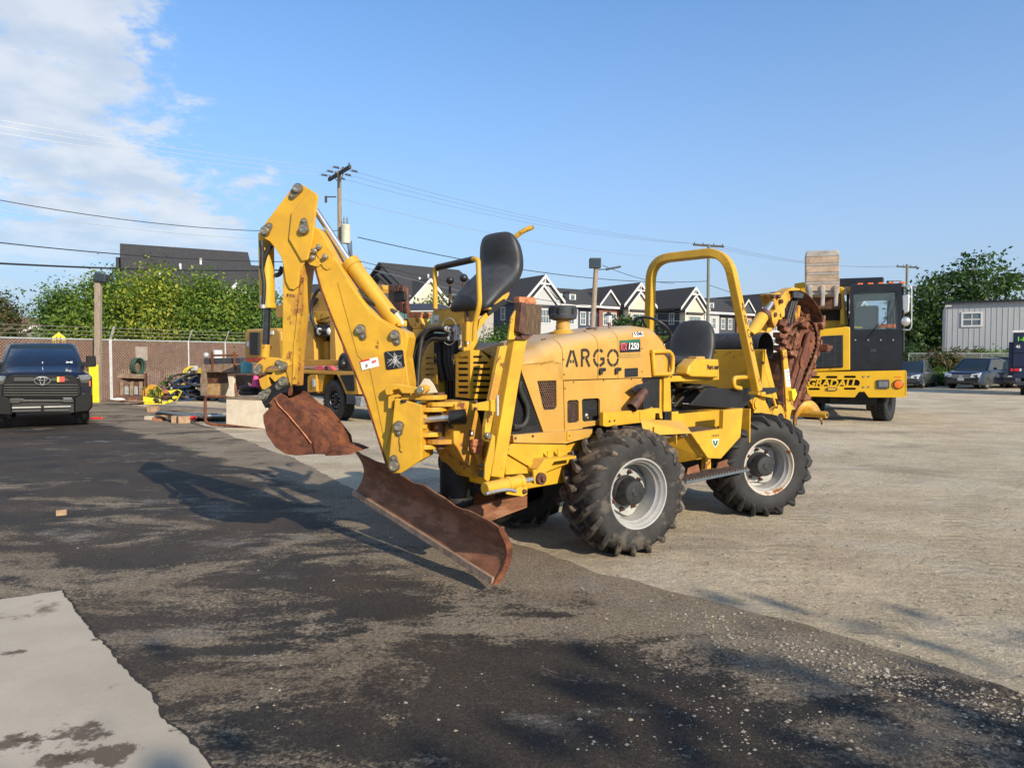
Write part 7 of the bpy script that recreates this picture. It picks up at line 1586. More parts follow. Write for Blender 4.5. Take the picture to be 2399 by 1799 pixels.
# running gear
def truck_wheel(parent,c,ax_,R,W,mt,name='wheel',hubm=None,nuts=0):
    ax_=Vector(ax_).normalized(); w=bpy.data.objects.new(name,None); C.objects.link(w); w.parent=parent; w.location=c; w.rotation_mode='QUATERNION'; w.rotation_quaternion=ax_.to_track_quat('Y','Z')
    m=MB(); m.lathe((0,0,0),(0,1,0),[(R*.55,W*.42),(R*.62,W*.5),(R*.85,W*.52),(R*.96,W*.44),(R*.985,W*.2),(R*.985,-W*.2),(R*.96,-W*.44),(R*.85,-W*.52),(R*.55,-W*.45)],36); m.build('tyre',mt,w,smooth=40)
    m=MB()
    for k in range(34):
        t=2*math.pi*k/34
        for r_,o in ((-.36,0),(-.12,.5),(.12,0),(.36,.5)):
            tt=t+o*2*math.pi/34; Rm=Matrix.Rotation(-tt,3,'Y'); m.box(Rm@Vector((R*.985,0,0))+Vector((0,W*r_*1.05,0)),(.04*R*2/1.1,W*.20,2*math.pi*R/34*.72),Rm)
    o=m.build('tread_blocks',mt,w); 
    m=MB(); m.lathe((0,0,0),(0,1,0),[(R*.56,W*.40),(R*.50,W*.36),(R*.46,W*.12),(R*.20,W*.08),(R*.17,W*.30),(0,W*.32)],28); m.build('rim',hubm or M['blackpaint'],w,smooth=40)
    for k in range(nuts):
        t=2*math.pi*k/nuts; m=MB(); c_=Vector((math.cos(t)*R*.34,W*.12,math.sin(t)*R*.34)); m.cyl(c_,c_+Vector((0,.06,0)),.028,.02,seg=8); m.build('lug_nut',M['chrome'],w,smooth=40)
    return w
truck_wheel(ge,Vector((.78,1.15,.55)),(.93,-.35,0),.55,.36,M['tyreclean'])
truck_wheel(ge,Vector((-.95,1.15,.55)),(-.93,.35,0),.55,.36,M['tyreclean'])
for y in (5.0,):
    truck_wheel(ge,Vector((.95,y,.55)),(1,0,0),.55,.36,M['tyreclean']); truck_wheel(ge,Vector((-.95,y,.55)),(-1,0,0),.55,.36,M['tyreclean'])
m=MB(); m.bb((-.55,.4,.45),(.55,6.5,.95)); m.bb((-.9,1.0,.42),(.75,1.3,.66)); m.build('chassis',M['darkvoid'],ge,bevel=.02)
m=MB(); m.bb((-1.2,1.8,.75),(1.2,6.6,1.35)); m.build('carrier_deck',M['yelclean'],ge,bevel=.02)
m=MB(); m.tube(fillet(G(.3)(KE(1590,1172),KE(1640,1200),KE(1700,1190),KE(1740,1172)),.1),.015,6); m.build('air_line',M['black'],ge)
# ================================================================ second excavator behind the backhoe
BFr=Frame((-4.75,18.9,0),-45); be=thing('wheeled_excavator','amber truck mounted excavator partly hidden behind the backhoe arm','excavator',BFr.O,rad(-45))
def Bb(y): return lambda *uv:[BFr.onb(p,y) for p in uv]
def bp_(name,y,uvs,th,mt,bev=.012): 
    m=MB(); m.prism(Bb(y)(*uvs),(0,th,0)); return m.build(name,mt,be,bevel=bev)
M['amber']=mat('amber_paint',(.50,.26,.03),.45,var=.12,vscale=2,rust=.36,rscale=5,dust=.3,dustcol=(.4,.28,.14))
wc=Bb(0)(KH1(1225,680))[0]; truck_wheel(be,Vector((wc.x,.16,.53)),(0,-1,0),.53,.34,M['tyreclean'],nuts=10); truck_wheel(be,Vector((wc.x,2.1,.53)),(0,1,0),.53,.34,M['tyreclean']); truck_wheel(be,Vector((wc.x-3.6,.16,.53)),(0,-1,0),.53,.34,M['tyreclean'])
dz=Bb(0)(KH1(1000,262))[0].z
m=MB(); m.bb((-4.8,0,dz-.06),(2.0,2.4,dz+.02)); m.build('deck',M['amber'],be,bevel=.01)
bp_('fender',-.02,[KH1(1268,300),KH1(1545,290),KH1(1600,600),KH1(1400,595),KH1(1330,420)],.35,M['amber']); bp_('fender_recess',-.05,[KH1(1310,310),KH1(1520,305),KH1(1530,545),KH1(1420,545)],.02,M['darkvoid'],.004)
bp_('mud_flap',-.03,[KH1(1410,600),KH1(1545,610),KH1(1550,750),KH1(1410,740)],.3,M['plas']); bp_('step_box',-.10,[KH1(1545,625),KH1(1640,640),KH1(1620,780),KH1(1550,770)],.3,M['steel'])
bp_('tank',-.02,[KH1(830,340),KH1(870,305),KH1(960,305),KH1(965,560),KH1(830,570)],.5,M['amber']); bp_('tank_sight',-.05,[KH1(905,370),KH1(940,370),KH1(940,485),KH1(905,485)],.02,M['lens'],.004)
bp_('frame_post',.05,[KH1(965,300),KH1(1100,300),KH1(1000,580),KH1(965,580)],.3,M['amber'])
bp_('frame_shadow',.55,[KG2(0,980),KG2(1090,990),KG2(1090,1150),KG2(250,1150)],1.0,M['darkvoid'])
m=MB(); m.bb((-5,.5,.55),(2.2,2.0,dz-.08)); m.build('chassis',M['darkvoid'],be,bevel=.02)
for uvs,mt in (([KH1(945,178),KH1(1060,172),KH1(1080,235),KH1(940,238)],M['pinkdecal']),([KH1(1080,178),KH1(1120,175),KH1(1150,238),KH1(1090,238)],M['plas']),([KH1(1125,175),KH1(1170,175),KH1(1225,238),KH1(1150,238)],M['pinkdecal'])): bp_('warning_cone',.25,uvs,.12,mt,.01)
bp_('pump_motor',.5,[KG2(930,830),KG2(1000,825),KG2(1035,880),KG2(1030,950),KG2(940,960)],.5,M['plas'],.06)
p=Bb(.45)(KG2(985,895))[0]; m=MB(); m.lathe(p,(0,-1,0),[(.30,-.3),(.30,0),(.22,.03),(.20,.0),(.10,.02),(.08,.08),(0,.08)],22); m.build('pump_flange',M['black'],be,smooth=40)
bp_('upper_engine_case',.6,[KG1(1810,720),KG1(1830,700),KG1(2040,690),KG1(2075,720),KG1(2090,945),KG1(1810,945)],1.8,M['amber'],.06)
bp_('side_grille',.56,[KG1(1848,722),KG1(1916,722),KG1(1916,888),KG1(1848,888)],.05,M['darkvoid'],.004)
for k in range(13):
    a,b=Bb(.54)(KG1(1850,728+12.5*k),KG1(1914,728+12.5*k)); m=MB(); m.bar([a,b],.05,.03); m.build('grille_bar',M['plas'],be)
bp_('red_stripe',.57,[KG1(1815,912),KG1(1940,912),KG1(1940,935),KG1(1815,935)],.03,M['red'],0); bp_('decal',.57,[KG1(1826,792),KG1(1844,790),KG1(1844,825),KG1(1826,826)],.03,M['white'],0); bp_('decal_round',.57,[KG1(1995,712),KG1(2020,712),KG1(2020,738),KG1(1995,738)],.03,M['white'],0)
bp_('body_panel',.62,[KG2(345,690),KG2(430,685),KG2(430,830),KG2(345,830)],.3,M['yelclean']); bp_('body_letters',.60,[KG2(310,735),KG2(335,735),KG2(335,760),KG2(310,760)],.03,M['red'],0)
for (x0,x1) in ((615,722),(860,918)):
    bp_('turret_post',.7,[KG2(x0+60 if x0<700 else x0,470),KG2(x1-18,480),KG2(x1,880),KG2(x0,880)],.5,M['amber'])
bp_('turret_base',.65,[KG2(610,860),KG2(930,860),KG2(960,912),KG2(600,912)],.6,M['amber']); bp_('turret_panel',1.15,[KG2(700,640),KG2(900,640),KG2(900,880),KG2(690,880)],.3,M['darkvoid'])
bp_('valve_block',1.0,[KG2(790,700),KG2(835,690),KG2(840,860),KG2(790,860)],.2,M['amber'],.01)
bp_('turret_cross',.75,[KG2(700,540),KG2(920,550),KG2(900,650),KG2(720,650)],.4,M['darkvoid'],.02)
for x in (765,855):
    p=Bb(.72)(KG2(x,603))[0]; m=MB(); m.ball(p,.11,12,(1,.7,1)); m.build('work_light',M['lens'],be,smooth=60)
p=Bb(.8)(KG2(785,390))[0]
bp_('boom_housing',.85,[KG2(650,260),KG2(870,250),KG2(900,480),KG2(850,520),KG2(720,520),KG2(640,400)],1.0,M['amber'],.03)
bp_('boom_underside',.80,[KG2(665,430),KG2(870,425),KG2(850,470),KG2(720,515)],.1,M['yelrust'],.01); bp_('boom_slot',.82,[KG2(700,320),KG2(740,295),KG2(750,320),KG2(700,385),KG2(680,380)],.06,M['darkvoid'],.01)
c0=Bb(.70)(KG2(790,410))[0]; m=MB(); rr=.62; m.tube([c0+Vector((math.cos(rad(a))*rr,0,math.sin(rad(a))*rr)) for a in range(60,300,12)],.05,8); m.build('hose_ring',M['hose'],be,smooth=60)
bp_('boom_end_plate',.9,[KG2(365,390),KG2(440,345),KG2(440,480),KG2(375,480)],.4,M['amber'],.02)
bp_('rear_arm',.9,[KA(1215,985),KA(1270,985),KA(1285,1020),KA(1270,1060),KA(1220,1010)],.3,M['amber'],.02)
bp_('tool_head',.6,[KI5(335,60),KI5(360,40),KI5(560,45),KI5(600,100),KI5(612,310),KI5(640,480),KI5(590,520),KI5(420,440),KI5(340,300)],.14,M['rustdark'],.03)
bp_('tool_recess',.55,[KI5(420,170),KI5(600,170),KI5(605,300),KI5(440,310)],.08,M['darkvoid'],.01)
for x in (440,490,560): bp_('tool_lug',.5,[KI5(x-30,70),KI5(x+25,70),KI5(x+20,165),KI5(x-25,165)],.1,M['rustdark'],.02)
for x in (545,610): bp_('tool_finger',.5,[KI5(x-20,330),KI5(x+25,330),KI5(x+35,500),KI5(x-25,480)],.1,M['rust'],.02)
# ================================================================ pickup, cars, bin truck
M['carblue']=mat('midnight_blue_car_paint',(.006,.009,.019),.22,.3,var=.05,vscale=3,coat=1,dust=.12,dustcol=(.1,.1,.1))
M['carblack']=mat('black_car_paint',(.008,.009,.012),.25,.2,var=.05,coat=1)
M['carsilver']=mat('dark_silver_car_paint',(.05,.06,.075),.3,.4,var=.05,coat=1)
M['grillesat']=mat('satin_grille_trim',(.04,.039,.037),.4,.3,var=.1)
M['blackgloss']=mat('clean_black_trim',(.006,.006,.007),.5,var=.1,spec=.2)  # clean black trim, deepened in place of shade over the pickup front
PF=Frame((-10.9,16.5,0),33.5); pt=thing('pickup_truck','dark blue pickup truck facing the yard with red and yellow flag sticker on its grille','pickup truck',PF.O,rad(33.5))
def PP(y): return lambda *uv:[PF.onb(p,y) for p in uv]
def pk(name,y,uvs,th,mt,bev=.015):
    m=MB(); m.prism(PP(y)(*uvs),(0,th,0)); return m.build(name,mt,pt,bevel=bev)
q=PP(0)(KH6(1390,1000),KH6(1345,1480)); hwid=q[0].x
sec=lambda y,hw,z0,z1,r=.12: [Vector((x,y,z)) for x,z in ((-hw,z0),(-hw,z1-r),(-hw+r*.5,z1-r*.35),(-hw+r*1.6,z1),(hw-r*1.6,z1),(hw-r*.5,z1-r*.35),(hw,z1-r),(hw,z0))]
m=MB(); m.loft([sec(.10,hwid-.05,.55,1.20),sec(.22,hwid,.50,1.32),sec(1.2,hwid,.50,1.36),sec(1.55,hwid,.50,1.38),sec(5.6,hwid,.50,1.38)]); m.build('body',M['carblue'],pt,smooth=35,fixn=True,bevel=.01)
m=MB(); m.loft([[Vector((x*hwid*.80,y,z)) for x,z in ((-1,1.30),(-.62,1.34),(.62,1.34),(1,1.30))] + [Vector((x*hwid*.80,y,1.2)) for x in (1,-1)] for y in (.22,)]+[[Vector((x*hwid*.84,1.5,z)) for x,z in ((-1,1.40),(-.62,1.46),(.62,1.46),(1,1.40))]+[Vector((x*hwid*.84,1.5,1.2)) for x in (1,-1)]]); m.build('hood',M['carblue'],pt,smooth=35,fixn=True,bevel=.01)
m=MB(); ca_=[[Vector((x,y,z)) for x,z in ((-w0,1.36),(-w1,zt),(-w1+.12,zt+.05),(w1-.12,zt+.05),(w1,zt),(w0,1.36))] for y,w0,w1,zt in ((1.45,hwid*.92,hwid*.90,1.37),(2.35,hwid*.93,hwid*.74,1.99),(3.6,hwid*.93,hwid*.74,2.01),(3.9,hwid*.93,hwid*.76,1.88))]; m.loft(ca_); m.build('cab',M['carblue'],pt,smooth=30,fixn=True,bevel=.02)
m=MB(); a=[(-hwid*.84,1.49,1.42),(hwid*.84,1.49,1.42),(hwid*.67,2.30,1.985),(-hwid*.67,2.30,1.985)]; nn=Vector((0,-.56,.83))*.012; m.prism([Vector(p)+nn for p in a],nn*.5); m.build('windshield',M['glass'],pt)
m=MB(); m.box((0,2.1,1.80),(.12,.04,.05)); m.box((0,1.62,1.52),(.02,.02,.10)); m.build('mirror_mount',M['lens'],pt)
pk('grille_surround',.04,[KH6(110,790),KH6(180,752),KH6(1080,762),KH6(1160,800),KH6(1210,930),KH6(1215,1040),KH6(1110,1110),KH6(100,1100),KH6(20,1050),KH6(30,920)],.10,M['blackgloss'],.02)
pk('grille_top_bar',.005,[KH6(205,795),KH6(480,795),KH6(520,810),KH6(740,812),KH6(790,800),KH6(1000,805),KH6(1060,850),KH6(200,855)],.05,M['grillesat'],.01)
for k in range(5):
    y=905+38*k; a,b=PP(.02)(KH6(60,y),KH6(1160,y)); m=MB(); m.bar([a,b],.05,.028); m.build('grille_bar',M['grillesat'],pt,bevel=.004)
em=PP(-.02)(KH6(632,843))[0]
def ell(c,rx,rz,r,n=24): return [c+Vector((math.cos(2*math.pi*k/n)*rx,0,math.sin(2*math.pi*k/n)*rz)) for k in range(n+1)],r
m=MB()
for cx_,cz_,rx,rz in ((0,0,.155,.098),(0,.0,.045,.088),(0,.045,.10,.038)):
    p_,r_=ell(em+Vector((cx_,-.006,cz_)),rx,rz,.012); m.tube(p_,r_,6,False)
m.build('emblem',M['chrome'],pt,smooth=60)
m=MB(); m.prism([em+Vector((math.cos(2*math.pi*k/20)*.15,.02,math.sin(2*math.pi*k/20)*.095)) for k in range(20)],(0,.02,0)); m.build('emblem_back',M['blackgloss'],pt)
pk('flag_sticker',-.004,[KH6(885,782),KH6(965,782),KH6(965,858),KH6(885,858)],.006,M['red'],0); pk('flag_stripe',-.0045,[KH6(853,784),KH6(885,784),KH6(885,858),KH6(853,858)],.006,M['yelneon'],0)
for sg in (1,-1):
    def mir(L_): return [Vector((p.x*sg,p.y,p.z)) for p in L_]
    def pm(name,y,uvs,th,mt,bev=.012):
        m=MB(); m.prism(mir(PP(y)(*uvs)),(0,th,0)); return m.build(name,mt,pt,bevel=bev)
    pm('headlight',.06,[KH6(1165,762),KH6(1345,745),KH6(1365,800),KH6(1350,826),KH6(1200,830)],.15,M['dimlens'],.02)
    pm('headlight_trim',.05,[KH6(1180,828),KH6(1340,826),KH6(1330,880),KH6(1215,880)],.1,M['grillesat'],.01)
    pm('corner_lamp',.07,[KH6(1330,842),KH6(1355,840),KH6(1350,925),KH6(1335,925)],.06,M['orange'],.005)
    pm('bumper_corner',.0,[KH6(1110,1100),KH6(1225,1030),KH6(1385,1060),KH6(1385,1230),KH6(1330,1300),KH6(1110,1325)],.2,M['blackgloss'],.03)
    pm('fog_light',.0,[KH6(935,1092),KH6(1075,1092),KH6(1080,1120),KH6(960,1122)],.06,M['dimlens'],.01)
    c=mir(PP(0)(KH6(1255,1370)))[0]; truck_wheel(pt,Vector((c.x,1.05,.41)),(sg,0,0),.41,.28,M['lugs'],hubm=M['plas'])
    truck_wheel(pt,Vector((c.x,4.75,.41)),(sg,0,0),.41,.28,M['tyreclean'],hubm=M['plas'])
    m=MB(); m.prism(mir(PP(1.6)(KH6(1165,565),KH6(1290,560),KH6(1290,470),KH6(1430,470),KH6(1442,620),KH6(1420,635),KH6(1250,640))),(0,.16,0)); m.build('mirror',M['blackgloss'],pt,bevel=.03)
pk('bumper',-.02,[KH6(140,1105),KH6(310,1110),KH6(340,1135),KH6(900,1135),KH6(940,1118),KH6(1098,1115),KH6(1100,1170),KH6(960,1172),KH6(900,1158),KH6(320,1160),KH6(290,1178),KH6(140,1175)],.12,M['grillesat'],.015)
pk('lower_intake',.04,[KH6(120,1170),KH6(1105,1170),KH6(1110,1320),KH6(130,1325)],.12,M['darkvoid'],.01)
pk('skid_bar',-.01,[KH6(180,1238),KH6(600,1228),KH6(1060,1218),KH6(1060,1232),KH6(180,1255)],.06,M['chrome'],.008); pk('tow_hook',-.03,[KH6(615,1205),KH6(655,1205),KH6(660,1290),KH6(610,1290)],.1,M['blackgloss'],.01); pk('lower_lip',.0,[KH6(175,1285),KH6(1050,1270),KH6(1050,1300),KH6(180,1315)],.08,M['grillesat'],.01)
m=MB(); p=PP(1.46)(KH6(1036,565))[0]
for a in (.5,-.5): m.bar([p+Vector((-.07,0,-.04*a)),p+Vector((.07,0,.04*a))],.02,.012)
m.build('sticker_cross',M['white'],pt)
def car(label,u,Y,deg,L_,W,Hh,paint,style,plate=True):
    t=thing('parked_car',label,'car',((u-CX)/FPX*Y,Y,0),rad(deg),'cars parked along the far fence'); hw=W/2; hz=Hh*.60 if style!='suv' else Hh*.62
    def se(y,w,z0,z1): return [Vector((x,y,z)) for x,z in ((-w,z0),(-w,z1-.12),(-w+.07,z1-.03),(-w+.2,z1),(w-.2,z1),(w-.07,z1-.03),(w,z1-.12),(w,z0))]
    m=MB(); m.loft([se(0,hw*.86,.35,hz*.72),se(.12,hw*.95,.25,hz*.86),se(.5,hw,.22,hz*.93),se(1.15,hw,.22,hz),se(L_-.7,hw,.22,hz+.05),se(L_-.1,hw*.96,.25,hz),se(L_,hw*.88,.35,hz*.8)]); m.build('body',paint,t,smooth=40,fixn=True,bevel=.01)
    m=MB(); c=[[Vector((x,y,z)) for x,z in ((-w0,hz-.05),(-w1,zt),(-w1+.12,zt+.04),(w1-.12,zt+.04),(w1,zt),(w0,hz-.05))] for y,w0,w1,zt in ((1.05,hw*.90,hw*.86,hz-.02),(1.75,hw*.93,hw*.74,Hh-.06),(L_*.62,hw*.93,hw*.72,Hh-.02),(L_-.25 if style=='suv' else L_-.9,hw*.93,hw*.80,Hh-.25 if style=='suv' else hz+.05))]; m.loft(c); m.build('cabin',M['glass'],t,smooth=35,fixn=True,bevel=.02)
    m=MB(); m.loft([[Vector((x*hw*.70,y,Hh-.045+z)) for x,z in ((-1,-.03),(-.8,.03),(.8,.03),(1,-.03),(1,-.06),(-1,-.06))] for y in (1.72,L_*.64)]); m.build('roof',paint,t,smooth=40,fixn=True)
    for s in (-1,1):
        m=MB(); m.tube([(s*hw*.90,1.05,hz),(s*hw*.745,1.74,Hh-.05),(s*hw*.73,L_*.62,Hh-.03)],.035,6); m.build('roof_pillar',paint,t,smooth=60)
        m=MB(); m.prism([Vector((s*hw*.48,-.05,hz*.60)),Vector((s*hw*.90,.02,hz*.62)),Vector((s*hw*.97,.12,hz*.86)),Vector((s*hw*.55,-.03,hz*.78))],(0,.14,0)); m.build('headlight',M['lens'],t,bevel=.01)
        m=MB(); m.box((s*(hw+.10),1.45,hz+.06),(.18,.10,.13)); m.build('mirror',paint,t,bevel=.03)
        for y in (.85,L_-.85): 
            w=MB(); w.lathe((s*(hw-.18),y,.33),(s,0,0),[(.20,.0),(.20,.18),(.29,.20),(.33,.17),(.335,.0),(.30,-.02)],22); wo=w.build('wheel',M['tyreclean'],t,smooth=40)
            w=MB(); w.lathe((s*(hw-.18),y,.33),(s,0,0),[(.20,.17),(.17,.13),(.05,.15),(0,.16)],14); w.build('rim',M['steel'],wo,smooth=40)
    m=MB(); 
    for k in range(3): m.bar([(-hw*.46,-.03,hz*(.60+.06*k)),(hw*.46,-.03,hz*(.60+.06*k))],.04,.03)
    m.build('grille',M['galv'] if style!='dark' else M['steel'],t)
    m=MB(); m.bb((-.09,-.045,hz*.60),(.09,-.02,hz*.74)); m.build('badge',M['chrome'],t,bevel=.02)
    m=MB(); m.bb((-hw*.8,-.02,.30),(hw*.8,.06,hz*.42)); m.build('bumper',M['plas'] if style=='dark' else paint,t,bevel=.03)
    if plate: m=MB(); m.bb((-.16,-.04,.44),(.16,-.028,.60)); m.build('license_plate',M['white'],t)
    return t
car('silver fronted dark saloon peeping past the excavator bumper',2112,38,-42,4.6,1.78,1.46,M['carsilver'],'sedan')
car('dark blue crossover with bright headlights parked beside the wire fence',2252,37,-56,4.5,1.80,1.62,M['carblue'],'suv')
car('black crossover half hidden behind the blue bin truck',2338,38,-50,4.6,1.85,1.70,M['carblack'],'dark')
bt=thing('bin_truck','dark blue junk hauling truck with green lettering cut by the right picture edge','truck',((2372-CX)/FPX*31,31,0),rad(-36))
TF=Frame(((2372-CX)/FPX*31,31,0),-36)
def tp(*uv): return [TF.onb(p,0) for p in uv]
KI4=K(2100,780,.13517); M['binblue']=mat('deep_blue_truck_body',(.010,.018,.055),.45,var=.15,vscale=3,dust=.15)
zt=TF.onb((2372,777),0).z; zb=.75
m=MB(); m.bb((.0,0,zb),(2.3,3.6,zt)); m.build('bin_body',M['binblue'],bt,bevel=.03)
m=MB(); m.bb((-.16,.1,zb+.1),(.0,3.2,zt-.45)); m.build('bin_side',M['binblue'],bt,bevel=.02)
m=MB(); m.bb((-.05,-.04,zt-.05),(.45,.1,zt+.05)); m.build('tarp_edge',M['white'],bt,bevel=.02)
for z in (.25,.55): m=MB(); m.bb((0,-.035,zb+(zt-zb)*z),(2.3,.0,zb+(zt-zb)*z+.06)); m.build('bin_rib',M['binblue'],bt,bevel=.01)
M['limeprint']=mat('lime_print',(.22,.72,.05),.5,var=.05)
def ttext(txt,uv,uv2,mt,sx=1):
    p,q=tp(uv,uv2); h=q.z-p.z; me=text_mesh(txt,h/.72,mt,.004,0,.006); xs=[v.co.x for v in me.vertices]; 
    for v in me.vertices: v.co.x-=min(xs)
    place_text('lettering',me,bt,Vector((p.x,-.045,p.z)),(1,0,0),(0,0,1))
ttext('1-8',KI4(2108,140),KI4(2212,68),M['limeprint']); ttext('42',KI4(2068,258),KI4(2155,212),M['white'])
for x,mt,w in ((1985,M['redlens'],.05),(2070,M['redlens'],.09),(2135,M['lens'],.035)):
    p=tp(KI4(x+15,640))[0]; m=MB(); m.box((p.x,-.06,p.z),(w*2,.06,.12)); m.build('tail_light',mt,bt,bevel=.01)
m=MB(); m.bb((.1,-.05,.45),(2.2,.1,.62)); m.build('rear_bumper',M['plas'],bt,bevel=.02)
for s in (.45,1.9): truck_wheel(bt,Vector((s,.9,.45)),(-1 if s<1 else 1,0,0),.45,.3,M['tyreclean'])
# teal container behind the trencher's levers
cx_=(985-CX)/FPX*24; ct=thing('storage_container','weathered teal storage container with navy top rail behind the control levers','container',(cx_,24,0),rad(-8)); M['teal']=mat('weathered_teal_paint',(.06,.16,.17),.7,var=.35,vscale=1.5,streak=(4,4,.5),rust=.35,rscale=3); zt=1.7+(835-712)/FPX*24
m=MB(); m.bb((-1.2,0,.1),(.55,2.2,zt-.2)); m.build('side',M['teal'],ct,bevel=.02)
m=MB(); m.bb((-1.25,-.06,zt-.22),(.6,2.26,zt)); m.build('top_rail',M['navy'],ct,bevel=.02)
m=MB(); m.bb((-1.22,-.03,zt-.27),(.57,.0,zt-.23)); m.build('rail_trim',M['trim'],ct)
for k in range(6): m=MB(); m.bb((-1.1+.28*k,-.03,.12),(-.98+.28*k,.001,zt-.28)); m.build('corrugation',M['teal'],ct,bevel=.01)
# small roadside bits behind the steering wheel
t=thing('portable_toilet','blue portable toilet with white panel behind the steering wheel','portable toilet',((1548-CX)/FPX*40,40,0),rad(10)); m=MB(); m.bb((-.5,0,0),(.5,1,2.15)); m.build('body',mat('bright_blue_plastic',(.02,.06,.26),.5,var=.1),t,bevel=.05); m=MB(); m.bb((-.4,-.02,1.35),(.42,.0,1.75)); m.build('white_panel',M['white'],t); m=MB(); m.prism([(-.55,-.05,2.15),(.55,-.05,2.15),(.4,.2,2.4),(-.4,.2,2.4)],(0,.8,0)); m.build('roof',M['white'],t)
# ================================================================ attachments and scrap laid out along the left fence
def jt(name,label,cat,u,v,deg=0,group=None):
    p=gnd(u,v); t=thing(name,label,cat,p,rad(deg),group); return t,Frame((p.x,p.y,0),deg)
def jp(t,f,name,y,uvs,th,mt,bev=.01,holes=None):
    q=[f.onb(p,y) for p in uvs]; m=MB()
    if holes: m.plate(q,[[f.onb(p,y) for p in h] for h in holes],(0,th,0))
    else: m.prism(q,(0,th,0))
    return m.build(name,mt,t,bevel=bev)
M['dirtsteel']=mat('dirty_worn_steel',(.20,.14,.095),.75,.1,var=.35,vscale=5,rust=.4,rscale=4,bump=.2)
t,f=jt('excavator_bucket','wide worn bucket with four upright ribs leaning by the fence','bucket',297,938,18)
jp(t,f,'back_plate',.35,[KH7(190,480),KH7(600,490),KH7(590,760),KH7(180,760)],.05,M['rustdark'])
jp(t,f,'top_beam',.05,[KH7(200,478),KH7(600,488),KH7(598,540),KH7(200,530)],.3,M['dirtsteel'],.02)
for x in (192,303,418,527): jp(t,f,'rib',.0,[KH7(x,575),KH7(x+48,572),KH7(x+44,740),KH7(x,730)],.34,M['dirtsteel'],.015)
for x0,x1 in ((242,300),(355,415),(470,525)): jp(t,f,'infill_plate',.2,[KH7(x0,625),KH7(x1,630),KH7(x1,730),KH7(x0,725)],.03,M['steel'])
jp(t,f,'cutting_edge',-.05,[KH7(180,725),KH7(590,740),KH7(585,800),KH7(180,795)],.1,M['rustdark'],.01)
for x in (180,592): jp(t,f,'end_plate',-.02,[KH7(x,475),KH7(x+14,475),KH7(x+10,790),KH7(x-4,790)],.45,M['rustdark'],.01)
t,f=jt('cable_spool','round amber steel spool disc standing behind the lemon casting','spool',357,937,12)
c=f.onb(KH7(690,715),0); r=.36; m=MB(); m.lathe(c,(0,-1,0),[(r,-.08),(r,0),(r*.9,.02),(r*.85,0),(r*.6,.0),(r*.55,.03),(r*.15,.03),(r*.12,-.02),(0,-.02)],32); m.build('disc',M['amber'],t,smooth=30)
t,f=jt('machine_casting','lemon yellow steel casting with round holes in front of the spool','casting',372,947,-4)
def hole(x,y,r,n=12): return [KH7(x+r*math.cos(2*math.pi*k/n),y+r*.92*math.sin(2*math.pi*k/n)) for k in range(n)]
jp(t,f,'front_plate',.0,[KH7(580,745),KH7(700,740),KH7(790,735),KH7(800,690),KH7(870,680),KH7(900,720),KH7(975,665),KH7(1022,690),KH7(960,800),KH7(760,860),KH7(580,870)],.12,M['yelneon'],.015,[hole(740,800,30),hole(825,822,20),hole(892,805,19),hole(942,760,19)])
for k in range(6): jp(t,f,'fin',-.12,[KH7(590+18*k,800),KH7(600+18*k,800),KH7(602+18*k,868),KH7(590+18*k,870)],.12,M['yelneon'],.004)
c=f.onb(KH7(738,798),.1); m=MB(); m.lathe(c,(0,-1,0),[(.14,-.1),(.14,.06),(.09,.10),(0,.11)],18); m.build('hub',M['black'],t,smooth=40)
jp(t,f,'boss',-.06,[KH7(810,740),KH7(860,738),KH7(885,755),KH7(850,770),KH7(815,765)],.2,M['rust'],.02)
t,f=jt('steel_beam','long grey brown timber mat lying across blocks behind the pipes','beam',425,965,-10)
M['greytimber']=mat('greyed_timber',(.16,.135,.115),.85,var=.35,vscale=4,streak=(1,8,8),bump=.3)
for k in range(3): jp(t,f,'plank',.02+.35*k,[KH7(600+30*k,868-9*k),KH7(980,880-9*k),KH7(1560,915-6*k),KH7(1540,965-6*k),KH7(1300,945-6*k),KH7(620,895-9*k)],.33,M['greytimber'],.015)
t,f=jt('pipe_bundle','bundle of grey steel pipes with a red tipped one on wooden blocks','pipes',440,990,-12)
for k in range(6):
    a,b=f.onb(KH7(780-10*k,925+4*k),.1*k),f.onb(KH7(1210+60*k,985-4*k),.1*k-.02); m=MB(); m.cyl(a,b,.045,seg=10); m.build('pipe',M['bluegrey'],t,smooth=50)
a=f.onb(KH7(1150,1000),-.12); b=f.onb(KH7(1195,998),-.12); m=MB(); m.cyl(a,b,.05,seg=10); m.build('red_tip',M['redlens'],t,smooth=50)
for k in range(9):
    a,b=f.onb(KH7(1200,975+5*k),.25+.05*k),f.onb(KH7(1560,975+7*k),.25+.05*k); m=MB(); m.cyl(a,b,.028,seg=8); m.build('black_rod',M['galv'] if k%3==0 else M['blackpaint'],t,smooth=50)
M['wood']=mat('raw_wood_block',(.34,.22,.13),.8,var=.3,vscale=6,bump=.2)
for i,(x,y,w,lb) in enumerate(((700,930,.28,'wood block under the left end of the timber mat'),(818,1012,.16,'small wood block left of the pipes'),(970,1055,.22,'squat wood block under the pipe ends'),(1075,1060,.36,'long wood block under the pipes beside the rusty hoop'))):
    p=gnd(*KH7(x,y)); m=MB(); m.box((0,0,.09),(w,.25,.18)); o=m.build('wood_block',M['wood'],None,bevel=.01); o.location=p; o.rotation_euler=(0,0,.2*i); tag(o,lb,'wood block','wood blocks under the stored steel')
